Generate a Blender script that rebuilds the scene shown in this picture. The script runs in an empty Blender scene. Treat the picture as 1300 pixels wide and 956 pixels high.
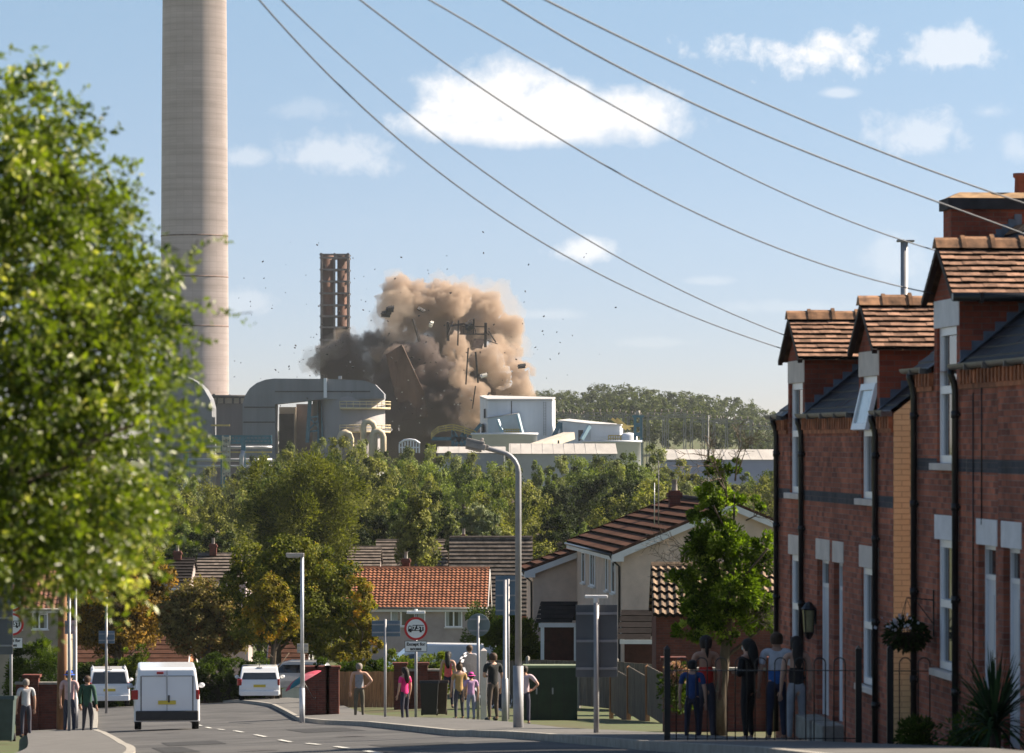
import bpy, math, random
import numpy as np
from mathutils import Vector, Matrix
R = math.radians
SC = bpy.context.scene
COL = SC.collection
F = 5000.0      # focal length in photo pixels (1300 px wide)
HY = 561.0      # row of the horizon

# ------------------------------------------------------------ camera, sky, sun, exposure
cam = bpy.data.cameras.new('camera'); camo = bpy.data.objects.new('camera', cam); COL.objects.link(camo)
cam.sensor_width = 36; cam.lens = 36 * F / 1300; cam.shift_y = (HY - 478) / 1300
camo.location = (0, 0, 0); camo.rotation_euler = (R(90), 0, 0)
cam.clip_start = .5; cam.clip_end = 20000
cam.dof.use_dof = True; cam.dof.focus_distance = 210; cam.dof.aperture_fstop = 5.6; cam.dof.aperture_blades = 9
SC.camera = camo
SC.view_settings.view_transform = 'Standard'; SC.view_settings.look = 'None'
SC.view_settings.exposure = 1.5; SC.view_settings.gamma = 1
SC.cycles.use_denoising = True
SC.cycles.max_bounces = 7; SC.cycles.diffuse_bounces = 3; SC.cycles.glossy_bounces = 3
SC.cycles.transmission_bounces = 4; SC.cycles.transparent_max_bounces = 8; SC.cycles.volume_bounces = 3
SUN_EL, SUN_AZ = R(36), math.atan2(.955, .295)     # azimuth clockwise from +Y
sd = Vector((math.sin(SUN_AZ) * math.cos(SUN_EL), math.cos(SUN_AZ) * math.cos(SUN_EL), math.sin(SUN_EL)))
sl = bpy.data.lights.new('sun', 'SUN'); sl.energy = 5.0; sl.angle = R(.6); sl.color = (1, .86, .68)
so = bpy.data.objects.new('sun', sl); COL.objects.link(so); so.rotation_euler = sd.to_track_quat('Z', 'Y').to_euler()

W = bpy.data.worlds.new('World'); SC.world = W; W.use_nodes = True
nt = W.node_tree; nt.nodes.clear()
def N(t, **k):
    n = nt.nodes.new(t)
    for a, b in k.items(): setattr(n, a, b)
    return n
def mth(op, a, b=None, c=None, clamp=False):
    n = N('ShaderNodeMath', operation=op, use_clamp=clamp)
    for i, v in enumerate((a, b, c)):
        if v is None: continue
        if isinstance(v, (int, float)): n.inputs[i].default_value = v
        else: nt.links.new(v, n.inputs[i])
    return n.outputs[0]
tc = N('ShaderNodeTexCoord'); sep = N('ShaderNodeSeparateXYZ'); nt.links.new(tc.outputs['Generated'], sep.inputs[0])
zz = mth('MULTIPLY', sep.outputs[2], 2.6)
zz = mth('ADD', mth('MAXIMUM', zz, 0.0), .035)
cmb = N('ShaderNodeCombineXYZ'); nt.links.new(sep.outputs[0], cmb.inputs[0]); nt.links.new(sep.outputs[1], cmb.inputs[1]); nt.links.new(zz, cmb.inputs[2])
vn = N('ShaderNodeVectorMath', operation='NORMALIZE'); nt.links.new(cmb.outputs[0], vn.inputs[0])
sky = N('ShaderNodeTexSky', sky_type='NISHITA'); sky.sun_disc = False
sky.sun_elevation = SUN_EL; sky.sun_rotation = SUN_AZ; sky.air_density = 1.0; sky.dust_density = .6; sky.ozone_density = 1.6
nt.links.new(vn.outputs[0], sky.inputs[0])
# clouds laid out by direction: u = x/y, v = z/y
yy = mth('MAXIMUM', sep.outputs[1], .05)
u = mth('DIVIDE', sep.outputs[0], yy); v = mth('DIVIDE', sep.outputs[2], yy)
uv = N('ShaderNodeCombineXYZ'); nt.links.new(u, uv.inputs[0]); nt.links.new(v, uv.inputs[1])
def noise(scale, det, rough=.55, dist=0):
    n = N('ShaderNodeTexNoise'); n.inputs['Scale'].default_value = scale; n.inputs['Detail'].default_value = det
    n.inputs['Roughness'].default_value = rough; n.inputs['Distortion'].default_value = dist
    nt.links.new(uv.outputs[0], n.inputs[0]); return n.outputs[0]
nb = noise(62, 7, .62); nf = noise(210, 6, .65, .4); nl = noise(34, 3)
nsum = mth('ADD', mth('MULTIPLY', mth('SUBTRACT', nb, .5), 4.2), mth('MULTIPLY', mth('SUBTRACT', nf, .5), 2.0))
nsum2 = mth('ADD', nsum, mth('MULTIPLY', mth('SUBTRACT', nl, .5), 2.4))
cov = None; shade = None
# px, py, half width, half height, strength, noise amount, flat base
CL = [(622, 132, 120, 62, 1.0, .6), (750, 150, 145, 48, 1.0, .55), (560, 158, 80, 30, .8, .7), (680, 165, 200, 32, 1.0, .4), (640, 110, 70, 44, 1.0, .5), (700, 140, 110, 50, 1.0, .5),
      (1020, 66, 115, 40, .8, 1.1), (1205, 66, 72, 34, .55, 1.2), (1178, 172, 78, 36, .42, 1.1), (415, 200, 95, 34, .42, 1.0),
      (318, 200, 45, 18, .35, .9), (738, 320, 50, 22, .7, .7), (1065, 118, 28, 9, .4, .7), (1255, 142, 28, 14, .3, .8),
      (300, 385, 70, 22, .25, 1.0), (900, 357, 40, 8, .22, .6), (380, 140, 50, 18, .18, 1.2), (1000, 390, 120, 12, .15, .8),
      (1290, 190, 30, 30, .3, .8), (1130, 330, 60, 40, .25, .8), (690, 400, 60, 10, .2, .7), (840, 435, 60, 9, .14, .7)]
for (px, py, a, b, st, na) in CL:
    du = mth('DIVIDE', mth('SUBTRACT', u, (px - 650) / F), a / F)
    dv = mth('DIVIDE', mth('SUBTRACT', v, (HY - py) / F), b / F)
    dvn = mth('MULTIPLY', mth('MINIMUM', dv, 0.0), 1.25)          # flatter bases
    dv2 = mth('ADD', mth('MAXIMUM', dv, 0.0), dvn)
    d = mth('SQRT', mth('ADD', mth('MULTIPLY', du, du), mth('MULTIPLY', dv2, dv2)))
    m = mth('ADD', mth('SUBTRACT', 1.0, d), mth('MULTIPLY', nsum2, na * .55))
    m = mth('MULTIPLY', mth('MULTIPLY', m, 1.6, clamp=True), st)
    cov = m if cov is None else mth('MAXIMUM', cov, m)
    if py in (132, 150, 165, 140):
        s_ = mth('MULTIPLY', m, mth('ADD', mth('MULTIPLY', dv, -.5), .15, clamp=True))
        shade = s_ if shade is None else mth('MAXIMUM', shade, s_)
cov = mth('SMOOTHSTEP', cov, 0, 1) if False else mth('POWER', cov, 1.15)
shn = mth('MULTIPLY', shade, mth('ADD', mth('MULTIPLY', nb, 1.0), .1), clamp=True)
ccol = N('ShaderNodeMix', data_type='RGBA'); nt.links.new(shn, ccol.inputs[0])
ccol.inputs[6].default_value = (6.9, 6.7, 6.6, 1); ccol.inputs[7].default_value = (5.3, 5.2, 5.3, 1)
# sky tint by elevation (paler toward the horizon)
tint = N('ShaderNodeMix', data_type='RGBA', blend_type='MULTIPLY'); tint.inputs[0].default_value = 1
nt.links.new(sky.outputs[0], tint.inputs[6]); 
gr = N('ShaderNodeMix', data_type='RGBA'); nt.links.new(mth('MULTIPLY', v, 9.0, clamp=True), gr.inputs[0])
gr.inputs[6].default_value = (.79, .655, .71, 1); gr.inputs[7].default_value = (1.13, 1.10, .98, 1); nt.links.new(gr.outputs[2], tint.inputs[7])
mix = N('ShaderNodeMix', data_type='RGBA'); nt.links.new(cov, mix.inputs[0]); nt.links.new(tint.outputs[2], mix.inputs[6]); nt.links.new(ccol.outputs[2], mix.inputs[7])
bg = N('ShaderNodeBackground'); bg.inputs[1].default_value = .060; nt.links.new(mix.outputs[2], bg.inputs[0])
wo = N('ShaderNodeOutputWorld'); nt.links.new(bg.outputs[0], wo.inputs[0])

# ------------------------------------------------------------ helpers
def P(px, py, Y): return ((px - 650) / F * Y, Y, (HY - py) / F * Y)
def PX(px, Y): return (px - 650) / F * Y
def PZ(py, Y): return (HY - py) / F * Y
GY = [(-60, -1.4), (0, -1.65), (20, -2.1), (30, -2.62), (40, -3.25), (50, -3.95), (60, -4.62), (80, -5.95), (100, -7.1), (115, -8.05), (130, -8.95),
      (150, -9.75), (175, -11.1), (200, -12.8), (230, -14.4), (250, -15.3), (300, -17.4), (350, -19), (420, -20.6), (500, -22), (700, -24), (1000, -25), (1350, -25)]
def gy(Y):
    if Y >= 1350: return -25.0
    for (a, za), (b, zb) in zip(GY, GY[1:]):
        if Y <= b: return za + (zb - za) * (Y - a) / (b - a)
    return -25
def ground(X, Y):
    z = gy(Y) - .04 * min(max(-X, 0), 25)
    if Y > 1350:
        t = min((Y - 1350) / 600, 1); t = t * t * (3 - 2 * t)
        h = 22 + 12 * min(max((X + 100) / 200, 0), 1)
        z += t * h * 1.0
    return z

MATS = {}
def M(name, c, r=.6, var=.18, scale=3, metal=0, c2=None, bump=0, bscale=None, spec=.4, tint=0, stretch=None, coat=0, emis=None, alpha=None):
    if name in MATS: return MATS[name]
    m = bpy.data.materials.new(name); m.use_nodes = True; t = m.node_tree; b = t.nodes['Principled BSDF']
    b.inputs['Roughness'].default_value = r; b.inputs['Metallic'].default_value = metal; b.inputs['Specular IOR Level'].default_value = spec
    if coat: b.inputs['Coat Weight'].default_value = coat; b.inputs['Coat Roughness'].default_value = .08
    co = t.nodes.new('ShaderNodeTexCoord'); mp = t.nodes.new('ShaderNodeMapping'); t.links.new(co.outputs['Object'], mp.inputs[0])
    if stretch: mp.inputs['Scale'].default_value = stretch
    n = t.nodes.new('ShaderNodeTexNoise'); n.inputs['Scale'].default_value = scale; n.inputs['Detail'].default_value = 6; n.inputs['Roughness'].default_value = .62
    t.links.new(mp.outputs[0], n.inputs[0])
    mx = t.nodes.new('ShaderNodeMix'); mx.data_type = 'RGBA'
    c2 = c2 or tuple(x * (1 - var * 1.6) for x in c)
    mx.inputs[6].default_value = (*c2, 1); mx.inputs[7].default_value = (*[x * (1 + var * .5) for x in c], 1)
    cr = t.nodes.new('ShaderNodeMapRange'); cr.inputs[1].default_value = .32; cr.inputs[2].default_value = .66
    t.links.new(n.outputs[0], cr.inputs[0]); t.links.new(cr.outputs[0], mx.inputs[0]); out = mx.outputs[2]
    if tint:
        at = t.nodes.new('ShaderNodeAttribute'); at.attribute_name = 'tint'
        mr = t.nodes.new('ShaderNodeMapRange'); mr.inputs[3].default_value = 1 - tint; mr.inputs[4].default_value = 1 + tint * .7
        t.links.new(at.outputs['Fac'], mr.inputs[0])
        vm = t.nodes.new('ShaderNodeVectorMath'); vm.operation = 'SCALE'; t.links.new(out, vm.inputs[0]); t.links.new(mr.outputs[0], vm.inputs['Scale']); out = vm.outputs[0]
    t.links.new(out, b.inputs['Base Color'])
    if bump:
        n2 = t.nodes.new('ShaderNodeTexNoise'); n2.inputs['Scale'].default_value = bscale or scale * 4; n2.inputs['Detail'].default_value = 5
        t.links.new(mp.outputs[0], n2.inputs[0]); bp = t.nodes.new('ShaderNodeBump'); bp.inputs['Strength'].default_value = bump; bp.inputs['Distance'].default_value = .02
        t.links.new(n2.outputs[0], bp.inputs['Height']); t.links.new(bp.outputs[0], b.inputs['Normal'])
    MATS[name] = m; return m

def brickmat(name, c1, c2, mortar, bw=.225, bh=.075, ms=.006, var=.5, bump=.6):
    m = bpy.data.materials.new(name); m.use_nodes = True; t = m.node_tree; b = t.nodes['Principled BSDF']; b.inputs['Roughness'].default_value = .85
    b.inputs['Specular IOR Level'].default_value = .2
    co = t.nodes.new('ShaderNodeTexCoord'); s = t.nodes.new('ShaderNodeSeparateXYZ'); t.links.new(co.outputs['Object'], s.inputs[0])
    ad = t.nodes.new('ShaderNodeMath'); ad.operation = 'ADD'; t.links.new(s.outputs[0], ad.inputs[0]); t.links.new(s.outputs[1], ad.inputs[1])
    cb = t.nodes.new('ShaderNodeCombineXYZ'); t.links.new(ad.outputs[0], cb.inputs[0]); t.links.new(s.outputs[2], cb.inputs[1])
    br = t.nodes.new('ShaderNodeTexBrick'); t.links.new(cb.outputs[0], br.inputs[0])
    br.inputs['Scale'].default_value = 1; br.inputs['Brick Width'].default_value = bw; br.inputs['Row Height'].default_value = bh; br.inputs['Mortar Size'].default_value = ms
    br.inputs['Mortar Smooth'].default_value = .3; br.inputs['Bias'].default_value = -.1
    br.inputs['Color1'].default_value = (*c1, 1); br.inputs['Color2'].default_value = (*c2, 1); br.inputs['Mortar'].default_value = (*mortar, 1)
    n = t.nodes.new('ShaderNodeTexNoise'); n.inputs['Scale'].default_value = 1.1; n.inputs['Detail'].default_value = 8; n.inputs['Roughness'].default_value = .7
    t.links.new(co.outputs['Object'], n.inputs[0])
    mr = t.nodes.new('ShaderNodeMapRange'); mr.inputs[1].default_value = .3; mr.inputs[2].default_value = .7; mr.inputs[3].default_value = 1 - var; mr.inputs[4].default_value = 1 + var * .6
    t.links.new(n.outputs[0], mr.inputs[0]); vm = t.nodes.new('ShaderNodeVectorMath'); vm.operation = 'SCALE'
    t.links.new(br.outputs[0], vm.inputs[0]); t.links.new(mr.outputs[0], vm.inputs['Scale']); t.links.new(vm.outputs[0], b.inputs['Base Color'])
    bp = t.nodes.new('ShaderNodeBump'); bp.inputs['Strength'].default_value = bump; bp.inputs['Distance'].default_value = .01; bp.invert = True
    t.links.new(br.outputs['Fac'], bp.inputs['Height']); t.links.new(bp.outputs[0], b.inputs['Normal'])
    return m

def foliage(name, dark, light, accent=None, acc=0, trans=.35, gloss=False):
    m = bpy.data.materials.new(name); m.use_nodes = True; t = m.node_tree; t.nodes.clear()
    at = t.nodes.new('ShaderNodeAttribute'); at.attribute_name = 'tint'
    cr = t.nodes.new('ShaderNodeValToRGB'); t.links.new(at.outputs['Fac'], cr.inputs[0])
    cr.color_ramp.elements[0].color = (*dark, 1); cr.color_ramp.elements[1].color = (*light, 1)
    if accent:
        e = cr.color_ramp.elements.new(1 - acc); e.color = (*light, 1); cr.color_ramp.elements[-1].color = (*accent, 1)
    d = t.nodes.new('ShaderNodeBsdfPrincipled'); d.inputs['Roughness'].default_value = .38 if gloss else .7; d.inputs['Specular IOR Level'].default_value = .45 if gloss else .12; t.links.new(cr.outputs[0], d.inputs['Base Color'])
    tr = t.nodes.new('ShaderNodeBsdfTranslucent')
    g = t.nodes.new('ShaderNodeMix'); g.data_type = 'RGBA'; g.blend_type = 'MULTIPLY'; g.inputs[0].default_value = 1; g.inputs[7].default_value = (1.5, 1.6, .55, 1)
    t.links.new(cr.outputs[0], g.inputs[6]); t.links.new(g.outputs[2], tr.inputs[0])
    mx = t.nodes.new('ShaderNodeMixShader'); mx.inputs[0].default_value = trans; t.links.new(d.outputs[0], mx.inputs[1]); t.links.new(tr.outputs[0], mx.inputs[2])
    o = t.nodes.new('ShaderNodeOutputMaterial'); t.links.new(mx.outputs[0], o.inputs[0]); return m

def tag(o, label=None, cat=None, group=None, kind=None):
    if label: o['label'] = label
    if cat: o['category'] = cat
    if group: o['group'] = group
    if kind: o['kind'] = kind
    return o
def thing(name, label, cat, loc=(0, 0, 0), rz=0, group=None):
    o = bpy.data.objects.new(name, None); COL.objects.link(o); o.empty_display_size = .3
    o.location = loc; o.rotation_euler = (0, 0, rz); return tag(o, label, cat, group)
def children(o): return [c for c in KIDS.get(o.name, [])]
KIDS = {}
def copy_tree(o, parent=None):
    c = o.copy(); COL.objects.link(c)
    if parent: c.parent = parent; KIDS.setdefault(parent.name, []).append(c)
    for k in children(o): copy_tree(k, c)
    return c

class MB:
    def __init__(s): s.v = []; s.f = []; s.m = []; s.t = []; s.sm = []
    def add(s, vs, fs, m=0, t=None, smooth=False):
        o = len(s.v); s.v += [tuple(x) for x in vs]
        for f in fs:
            s.f.append([o + i for i in f]); s.m.append(m); s.t.append(random.random() if t is None else t); s.sm.append(smooth)
        return s
    def quad(s, a, b, c, d, m=0, t=None): return s.add([a, b, c, d], [(0, 1, 2, 3)], m, t)
    def box(s, x0, x1, y0, y1, z0, z1, m=0, t=None, mat=None):
        vs = [(x, y, z) for z in (z0, z1) for x, y in ((x0, y0), (x1, y0), (x1, y1), (x0, y1))]
        if mat: vs = [tuple(mat @ Vector(p)) for p in vs]
        return s.add(vs, [(3, 2, 1, 0), (4, 5, 6, 7), (0, 1, 5, 4), (1, 2, 6, 5), (2, 3, 7, 6), (3, 0, 4, 7)], m, t)
    def bar(s, a, b, w, h=None, m=0):
        """box from a to b with section w x h"""
        h = h or w; a = Vector(a); b = Vector(b); d = (b - a); L = d.length
        if L < 1e-6: return s
        d /= L; up = Vector((0, 0, 1)) if abs(d.z) < .95 else Vector((0, 1, 0))
        x = d.cross(up).normalized(); y = x.cross(d).normalized()
        vs = []
        for p in (a, b):
            for i, j in ((-1, -1), (1, -1), (1, 1), (-1, 1)): vs.append(p + x * i * w / 2 + y * j * h / 2)
        return s.add(vs, [(3, 2, 1, 0), (4, 5, 6, 7), (0, 1, 5, 4), (1, 2, 6, 5), (2, 3, 7, 6), (3, 0, 4, 7)], m)
    def tube(s, pts, rs, n=10, m=0, caps=True, smooth=True):
        pts = [Vector(p) for p in pts]
        if isinstance(rs, (int, float)): rs = [rs] * len(pts)
        vs = []; px = None
        for i, p in enumerate(pts):
            d = (pts[min(i + 1, len(pts) - 1)] - pts[max(i - 1, 0)]).normalized()
            if px is None:
                up = Vector((0, 0, 1)) if abs(d.z) < .9 else Vector((0, 1, 0)); px = d.cross(up).normalized()
            else: px = (px - d * px.dot(d)).normalized()
            py = d.cross(px)
            for k in range(n):
                a = 2 * math.pi * k / n; vs.append(p + (px * math.cos(a) + py * math.sin(a)) * rs[i])
        fs = [(i * n + k, i * n + (k + 1) % n, (i + 1) * n + (k + 1) % n, (i + 1) * n + k) for i in range(len(pts) - 1) for k in range(n)]
        s.add(vs, fs, m, .5, smooth)
        if caps:
            o = len(s.v) - len(vs)
            for st, rev in ((0, True), ((len(pts) - 1) * n, False)):
                f = [o + st + k for k in range(n)]; s.f.append(f[::-1] if rev else f); s.m.append(m); s.t.append(.5); s.sm.append(False)
        return s
    def lathe(s, prof, c=(0, 0, 0), n=32, m=0, smooth=True, a0=0, a1=2 * math.pi):
        full = abs(a1 - a0 - 2 * math.pi) < 1e-6; cnt = n if full else n + 1
        vs = [(c[0] + r * math.cos(a0 + (a1 - a0) * k / n), c[1] + r * math.sin(a0 + (a1 - a0) * k / n), c[2] + z) for r, z in prof for k in range(cnt)]
        fs = [(i * cnt + k, i * cnt + (k + 1) % cnt, (i + 1) * cnt + (k + 1) % cnt, (i + 1) * cnt + k) for i in range(len(prof) - 1) for k in range(n)]
        return s.add(vs, fs, m, .5, smooth)
    def prism(s, poly, a, b, axis='y', m=0, t=None, smooth=False):
        """poly = list of 2d points; extruded between a and b along axis"""
        def mk(p, q):
            return {'y': (p[0], q, p[1]), 'x': (q, p[0], p[1]), 'z': (p[0], p[1], q)}[axis]
        n = len(poly); vs = [mk(p, a) for p in poly] + [mk(p, b) for p in poly]
        s.add(vs, [list(range(n))[::-1], list(range(n, 2 * n))], m, t)
        return s.add(vs, [(i, (i + 1) % n, n + (i + 1) % n, n + i) for i in range(n)], m, t, smooth)
    def ball(s, c, r, m=0, n=10, t=None):
        rx, ry, rz = r if isinstance(r, tuple) else (r, r, r); vs = []
        for i in range(n // 2 + 1):
            a = math.pi * i / (n // 2)
            for k in range(n):
                b = 2 * math.pi * k / n; vs.append((c[0] + rx * math.sin(a) * math.cos(b), c[1] + ry * math.sin(a) * math.sin(b), c[2] + rz * math.cos(a)))
        return s.add(vs, [(i * n + k, (i + 1) * n + k, (i + 1) * n + (k + 1) % n, i * n + (k + 1) % n) for i in range(n // 2) for k in range(n)], m, t, True)
    def build(s, name, mats, parent=None, loc=None, rz=None, bevel=0):
        me = bpy.data.meshes.new(name); me.from_pydata(s.v, [], s.f)
        for m in (mats if isinstance(mats, (list, tuple)) else [mats]): me.materials.append(m)
        me.polygons.foreach_set('material_index', s.m); me.polygons.foreach_set('use_smooth', s.sm)
        at = me.attributes.new('tint', 'FLOAT', 'FACE'); at.data.foreach_set('value', s.t)
        me.update(); me.validate()
        return link(name, me, parent, loc, rz, bevel)
def link(name, me, parent=None, loc=None, rz=None, bevel=0):
    o = bpy.data.objects.new(name, me); COL.objects.link(o)
    if parent: o.parent = parent; KIDS.setdefault(parent.name, []).append(o)
    if loc: o.location = loc
    if rz is not None: o.rotation_euler = (0, 0, rz)
    if bevel:
        b = o.modifiers.new('bevel', 'BEVEL'); b.width = bevel; b.segments = 2; b.limit_method = 'ANGLE'
    return o

def text_mesh(name, txt, size, mat, parent, mtx, ext=.002):
    cu = bpy.data.curves.new(name, 'FONT'); cu.body = txt; cu.size = size; cu.extrude = ext; cu.align_x = 'CENTER'; cu.align_y = 'CENTER'; cu.resolution_u = 3; cu.offset = .004 * size / .1
    o = bpy.data.objects.new(name, cu); COL.objects.link(o)
    me = bpy.data.meshes.new_from_object(o.evaluated_get(bpy.context.evaluated_depsgraph_get()))
    bpy.data.objects.remove(o); me.transform(mtx); me.materials.clear(); me.materials.append(mat); me.name = name
    return link(name, me, parent)

# common materials
WHITE = M('white_paint', (.74, .74, .74), .35, .05, 2)
UPVC = M('white_upvc', (.84, .83, .86), .3, .04, 2)
BLACK = M('black_paint', (.012, .012, .014), .35, .2, 3)
GALV = M('galvanised_steel', (.36, .37, .40), .45, .15, 6, .6)
POSTG = M('grey_painted_post', (.30, .30, .32), .5, .12, 4, .2)
SIGNG = M('grey_sign_back', (.115, .125, .14), .6, .12, 2, .1)
RED = M('sign_red', (.50, .015, .02), .35, .05, 2)
SIGNW = M('sign_white', (.78, .78, .78), .4, .03, 2)
GLASS = M('window_glass', (.035, .045, .05), .06, .3, 1.5, spec=.9)
CURT = M('net_curtain', (.35, .37, .36), .8, .25, 6, stretch=(6, 6, .3))
STONE = M('painted_stone', (.66, .57, .52), .75, .1, 3)
LSTONE = M('white_painted_stone', (.76, .73, .75), .7, .08, 3)
CONC = M('concrete', (.30, .28, .25), .9, .2, 4, bump=.3)
WOOD = M('fence_wood', (.36, .18, .085), .85, .3, 3, c2=(.20, .10, .05), stretch=(8, 8, .6), tint=.25)
WOODG = M('weathered_fence_wood', (.17, .145, .115), .9, .3, 3, stretch=(8, 8, .6), tint=.22)
BARK = M('bark', (.09, .07, .05), .95, .4, 8, bump=.6, stretch=(1, 1, .3))
SKIN = M('skin_light', (.50, .29, .21), .55, .05, 4)
# ------------------------------------------------------------ ground and roads
random.seed(3)
YK = sorted(set([a for a, _ in GY] + list(range(-60, 120, 10)) + list(range(120, 400, 20)) + list(range(400, 1350, 80)) + list(range(1350, 2000, 30)) + [2100, 2400, 3000]))
XK = sorted(set([-1500, -900, -600, -400, -300, -200, -150, -100, -70, -50, -35, -25, -15, -8, 0, 8, 15, 25, 40, 60, 90, 130, 180, 250, 350, 500, 700, 1000, 1500]))
b = MB()
b.v = [(x, y, ground(x, y)) for y in YK for x in XK]; nx = len(XK)
for j in range(len(YK) - 1):
    for i in range(nx - 1): b.f.append([j * nx + i, j * nx + i + 1, (j + 1) * nx + i + 1, (j + 1) * nx + i]); b.m.append(0); b.t.append(.5); b.sm.append(False)
GRASSM = M('meadow_grass', (.05, .075, .02), .95, .5, .35, c2=(.075, .06, .028), bump=.8, bscale=6)
tag(b.build('ground', GRASSM), kind='structure')

def cx_road(Y):     # centre line of the street
    K = [(-60, 4.6), (20, .6), (52, -1.6), (60, -2.3), (80, -4.4), (115, -9.0), (150, -12.3), (180, -16.2), (230, -24), (300, -36)]
    def f(y):
        for (a, xa), (b_, xb) in zip(K, K[1:]):
            if y <= b_: return xa + (xb - xa) * (y - a) / (b_ - a)
        return K[-1][1]
    return sum(f(Y + d) for d in range(-20, 21, 4)) / 11
RY = [y for y in sorted(set(YK + list(range(-60, 300, 5)))) if -60 <= y <= 300]
def ribbon(name, o0, o1, dz, mat, kind='structure', h=0, rows=None):
    b = MB(); rows = rows or RY
    for Y0, Y1 in zip(rows, rows[1:]):
        q = []
        xs = sorted(set([o0, o1]))
        for Y in (Y0, Y1):
            c = cx_road(Y)
            cuts = [o0 + (o1 - o0) * k / 6 for k in range(7)]
            q.append([(c + o, Y, ground(c + o, Y) + dz) for o in cuts])
        for k in range(6): b.quad(q[0][k], q[0][k + 1], q[1][k + 1], q[1][k])
        if h:
            for k, s in ((0, 0), (6, 1)):
                a, d = q[0][k], q[1][k]; a2, d2 = (a[0], a[1], a[2] - h), (d[0], d[1], d[2] - h)
                b.quad(a, d, d2, a2) if s == 0 else b.quad(a2, d2, d, a)
    return tag(b.build(name, mat), kind=kind)
ASPH = M('asphalt', (.07, .068, .068), .9, .5, .45, c2=(.035, .035, .037), bump=.5, bscale=40)
PAVE = M('pavement_asphalt', (.12, .115, .11), .9, .22, 2, bump=.3, bscale=40)
ribbon('road', -3.3, 3.3, .03, ASPH)
ribbon('kerb', 3.3, 3.45, .15, CONC, h=.13); ribbon('kerb', -3.45, -3.3, .15, CONC, h=.13)
ribbon('pavement', 3.45, 5.6, .146, PAVE, h=.13); ribbon('pavement', -5.3, -3.45, .146, PAVE, h=.13)
b = MB()
for k in range(24):
    y0 = -20 + k * 9
    for Y0, Y1 in ((y0, y0 + 2), (y0 + 2, y0 + 4)):
        p = [(cx_road(Y) + o, Y, ground(cx_road(Y) + o, Y) + .045) for Y, o in ((Y0, -.05), (Y0, .05), (Y1, .05), (Y1, -.05))]; b.quad(*p)
tag(b.build('road_markings', M('road_paint', (.55, .55, .52), .8, .2, 4)), kind='structure')

PATCH = M('tarmac_patch', (.028, .028, .030), .9, .3, 3, bump=.4, bscale=50)
def on_road(name, pts, mat, dz=.036):
    b = MB(); b.v = []; b.add([(cx_road(Y) + o, Y, ground(cx_road(Y) + o, Y) + dz) for o, Y in pts], [list(range(len(pts)))]); tag(b.build(name, mat), kind='structure')
for o0, o1, Y0, Y1 in ((.6, 1.9, 62, 66), (-2.4, -1.2, 81, 86), (1.2, 2.6, 92, 99), (-.9, .2, 52, 55.5), (-2.8, -2.2, 66, 79)): on_road('road_patch', [(o0, Y0), (o1, Y0), (o1, Y1), (o0, Y1)], PATCH)
for o, Y in ((-1.3, 64), (1.6, 84), (.8, 57), (-1.6, 103)):
    b = MB(); c = (cx_road(Y) + o, Y); n = 20; b.add([(c[0] + .33 * math.cos(a * math.pi / 10), c[1] + .33 * math.sin(a * math.pi / 10), ground(c[0], c[1] + .33 * math.sin(a * math.pi / 10)) + .045) for a in range(n)], [list(range(n))]); tag(b.build('drain_cover', M('cast_iron', (.09, .07, .06), .6, .3, 12, .6)), kind='structure')
# ------------------------------------------------------------ red-brick terrace
BRICK = brickmat('red_brick', (.46, .145, .085), (.185, .062, .046), (.27, .18, .15))
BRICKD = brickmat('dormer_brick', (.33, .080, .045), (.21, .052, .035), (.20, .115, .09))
BLUEB = brickmat('blue_brick', (.055, .056, .07), (.09, .085, .095), (.12, .10, .10))
CREAM = brickmat('cream_painted_brick', (.86, .68, .37), (.82, .64, .34), (.60, .45, .25), var=.15, bump=.8)
SLATE = M('slate', (.020, .022, .028), .55, .35, 4, tint=.35, spec=.35)
LEAD = M('lead_flashing', (.10, .12, .16), .5, .25, 5)
GAP = M('tile_gap_shade', (.02, .015, .012), .95, .2, 4, spec=0); CLAY = M('clay_tile', (.31, .18, .125), .85, .4, 9, c2=(.15, .09, .065), tint=.45, spec=.15)  # near-black risers: shade between the tile rows put into the colour
RIDGE = M('clay_ridge_tile', (.36, .20, .115), .85, .4, 6, c2=(.13, .08, .055), tint=.35, spec=.15)
GUT = M('black_gutter', (.02, .02, .022), .3, .3, 4); GUTG = M('grey_gutter', (.16, .15, .145), .45, .3, 4)
TA = math.atan2(.0875, .9962)
TU = Vector((-.0875, .9962, 0)); TN = Vector((.9962, .0875, 0)); TO = Vector((9.86, 0, 0))
def tw(w, s, z): return tuple(TO + TU * s + TN * w + Vector((0, 0, z)))
TAN = .80
def wall_open(b, s0, s1, z0, z1, ops, w=0.0, depth=.1, m=0):
    """front face at w (facing -w) of [s0,s1]x[z0,z1] without the openings, with their reveals"""
    ss = sorted(set([s0, s1] + [o[0] for o in ops] + [o[1] for o in ops])); zs = sorted(set([z0, z1] + [o[2] for o in ops] + [o[3] for o in ops]))
    for a, c in zip(ss, ss[1:]):
        for d, e in zip(zs, zs[1:]):
            mid = ((a + c) / 2, (d + e) / 2)
            if any(o[0] < mid[0] < o[1] and o[2] < mid[1] < o[3] for o in ops): continue
            b.quad((w, c, d), (w, a, d), (w, a, e), (w, c, e), m, .5)
    for (a, c, d, e) in ops:
        D = w + depth + .06
        b.quad((w, a, d), (D, a, d), (D, a, e), (w, a, e), m, .5); b.quad((D, c, d), (w, c, d), (w, c, e), (D, c, e), m, .5)
        b.quad((w, a, e), (D, a, e), (D, c, e), (w, c, e), m, .5); b.quad((w, c, d), (D, c, d), (D, a, d), (w, a, d), m, .5)
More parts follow.
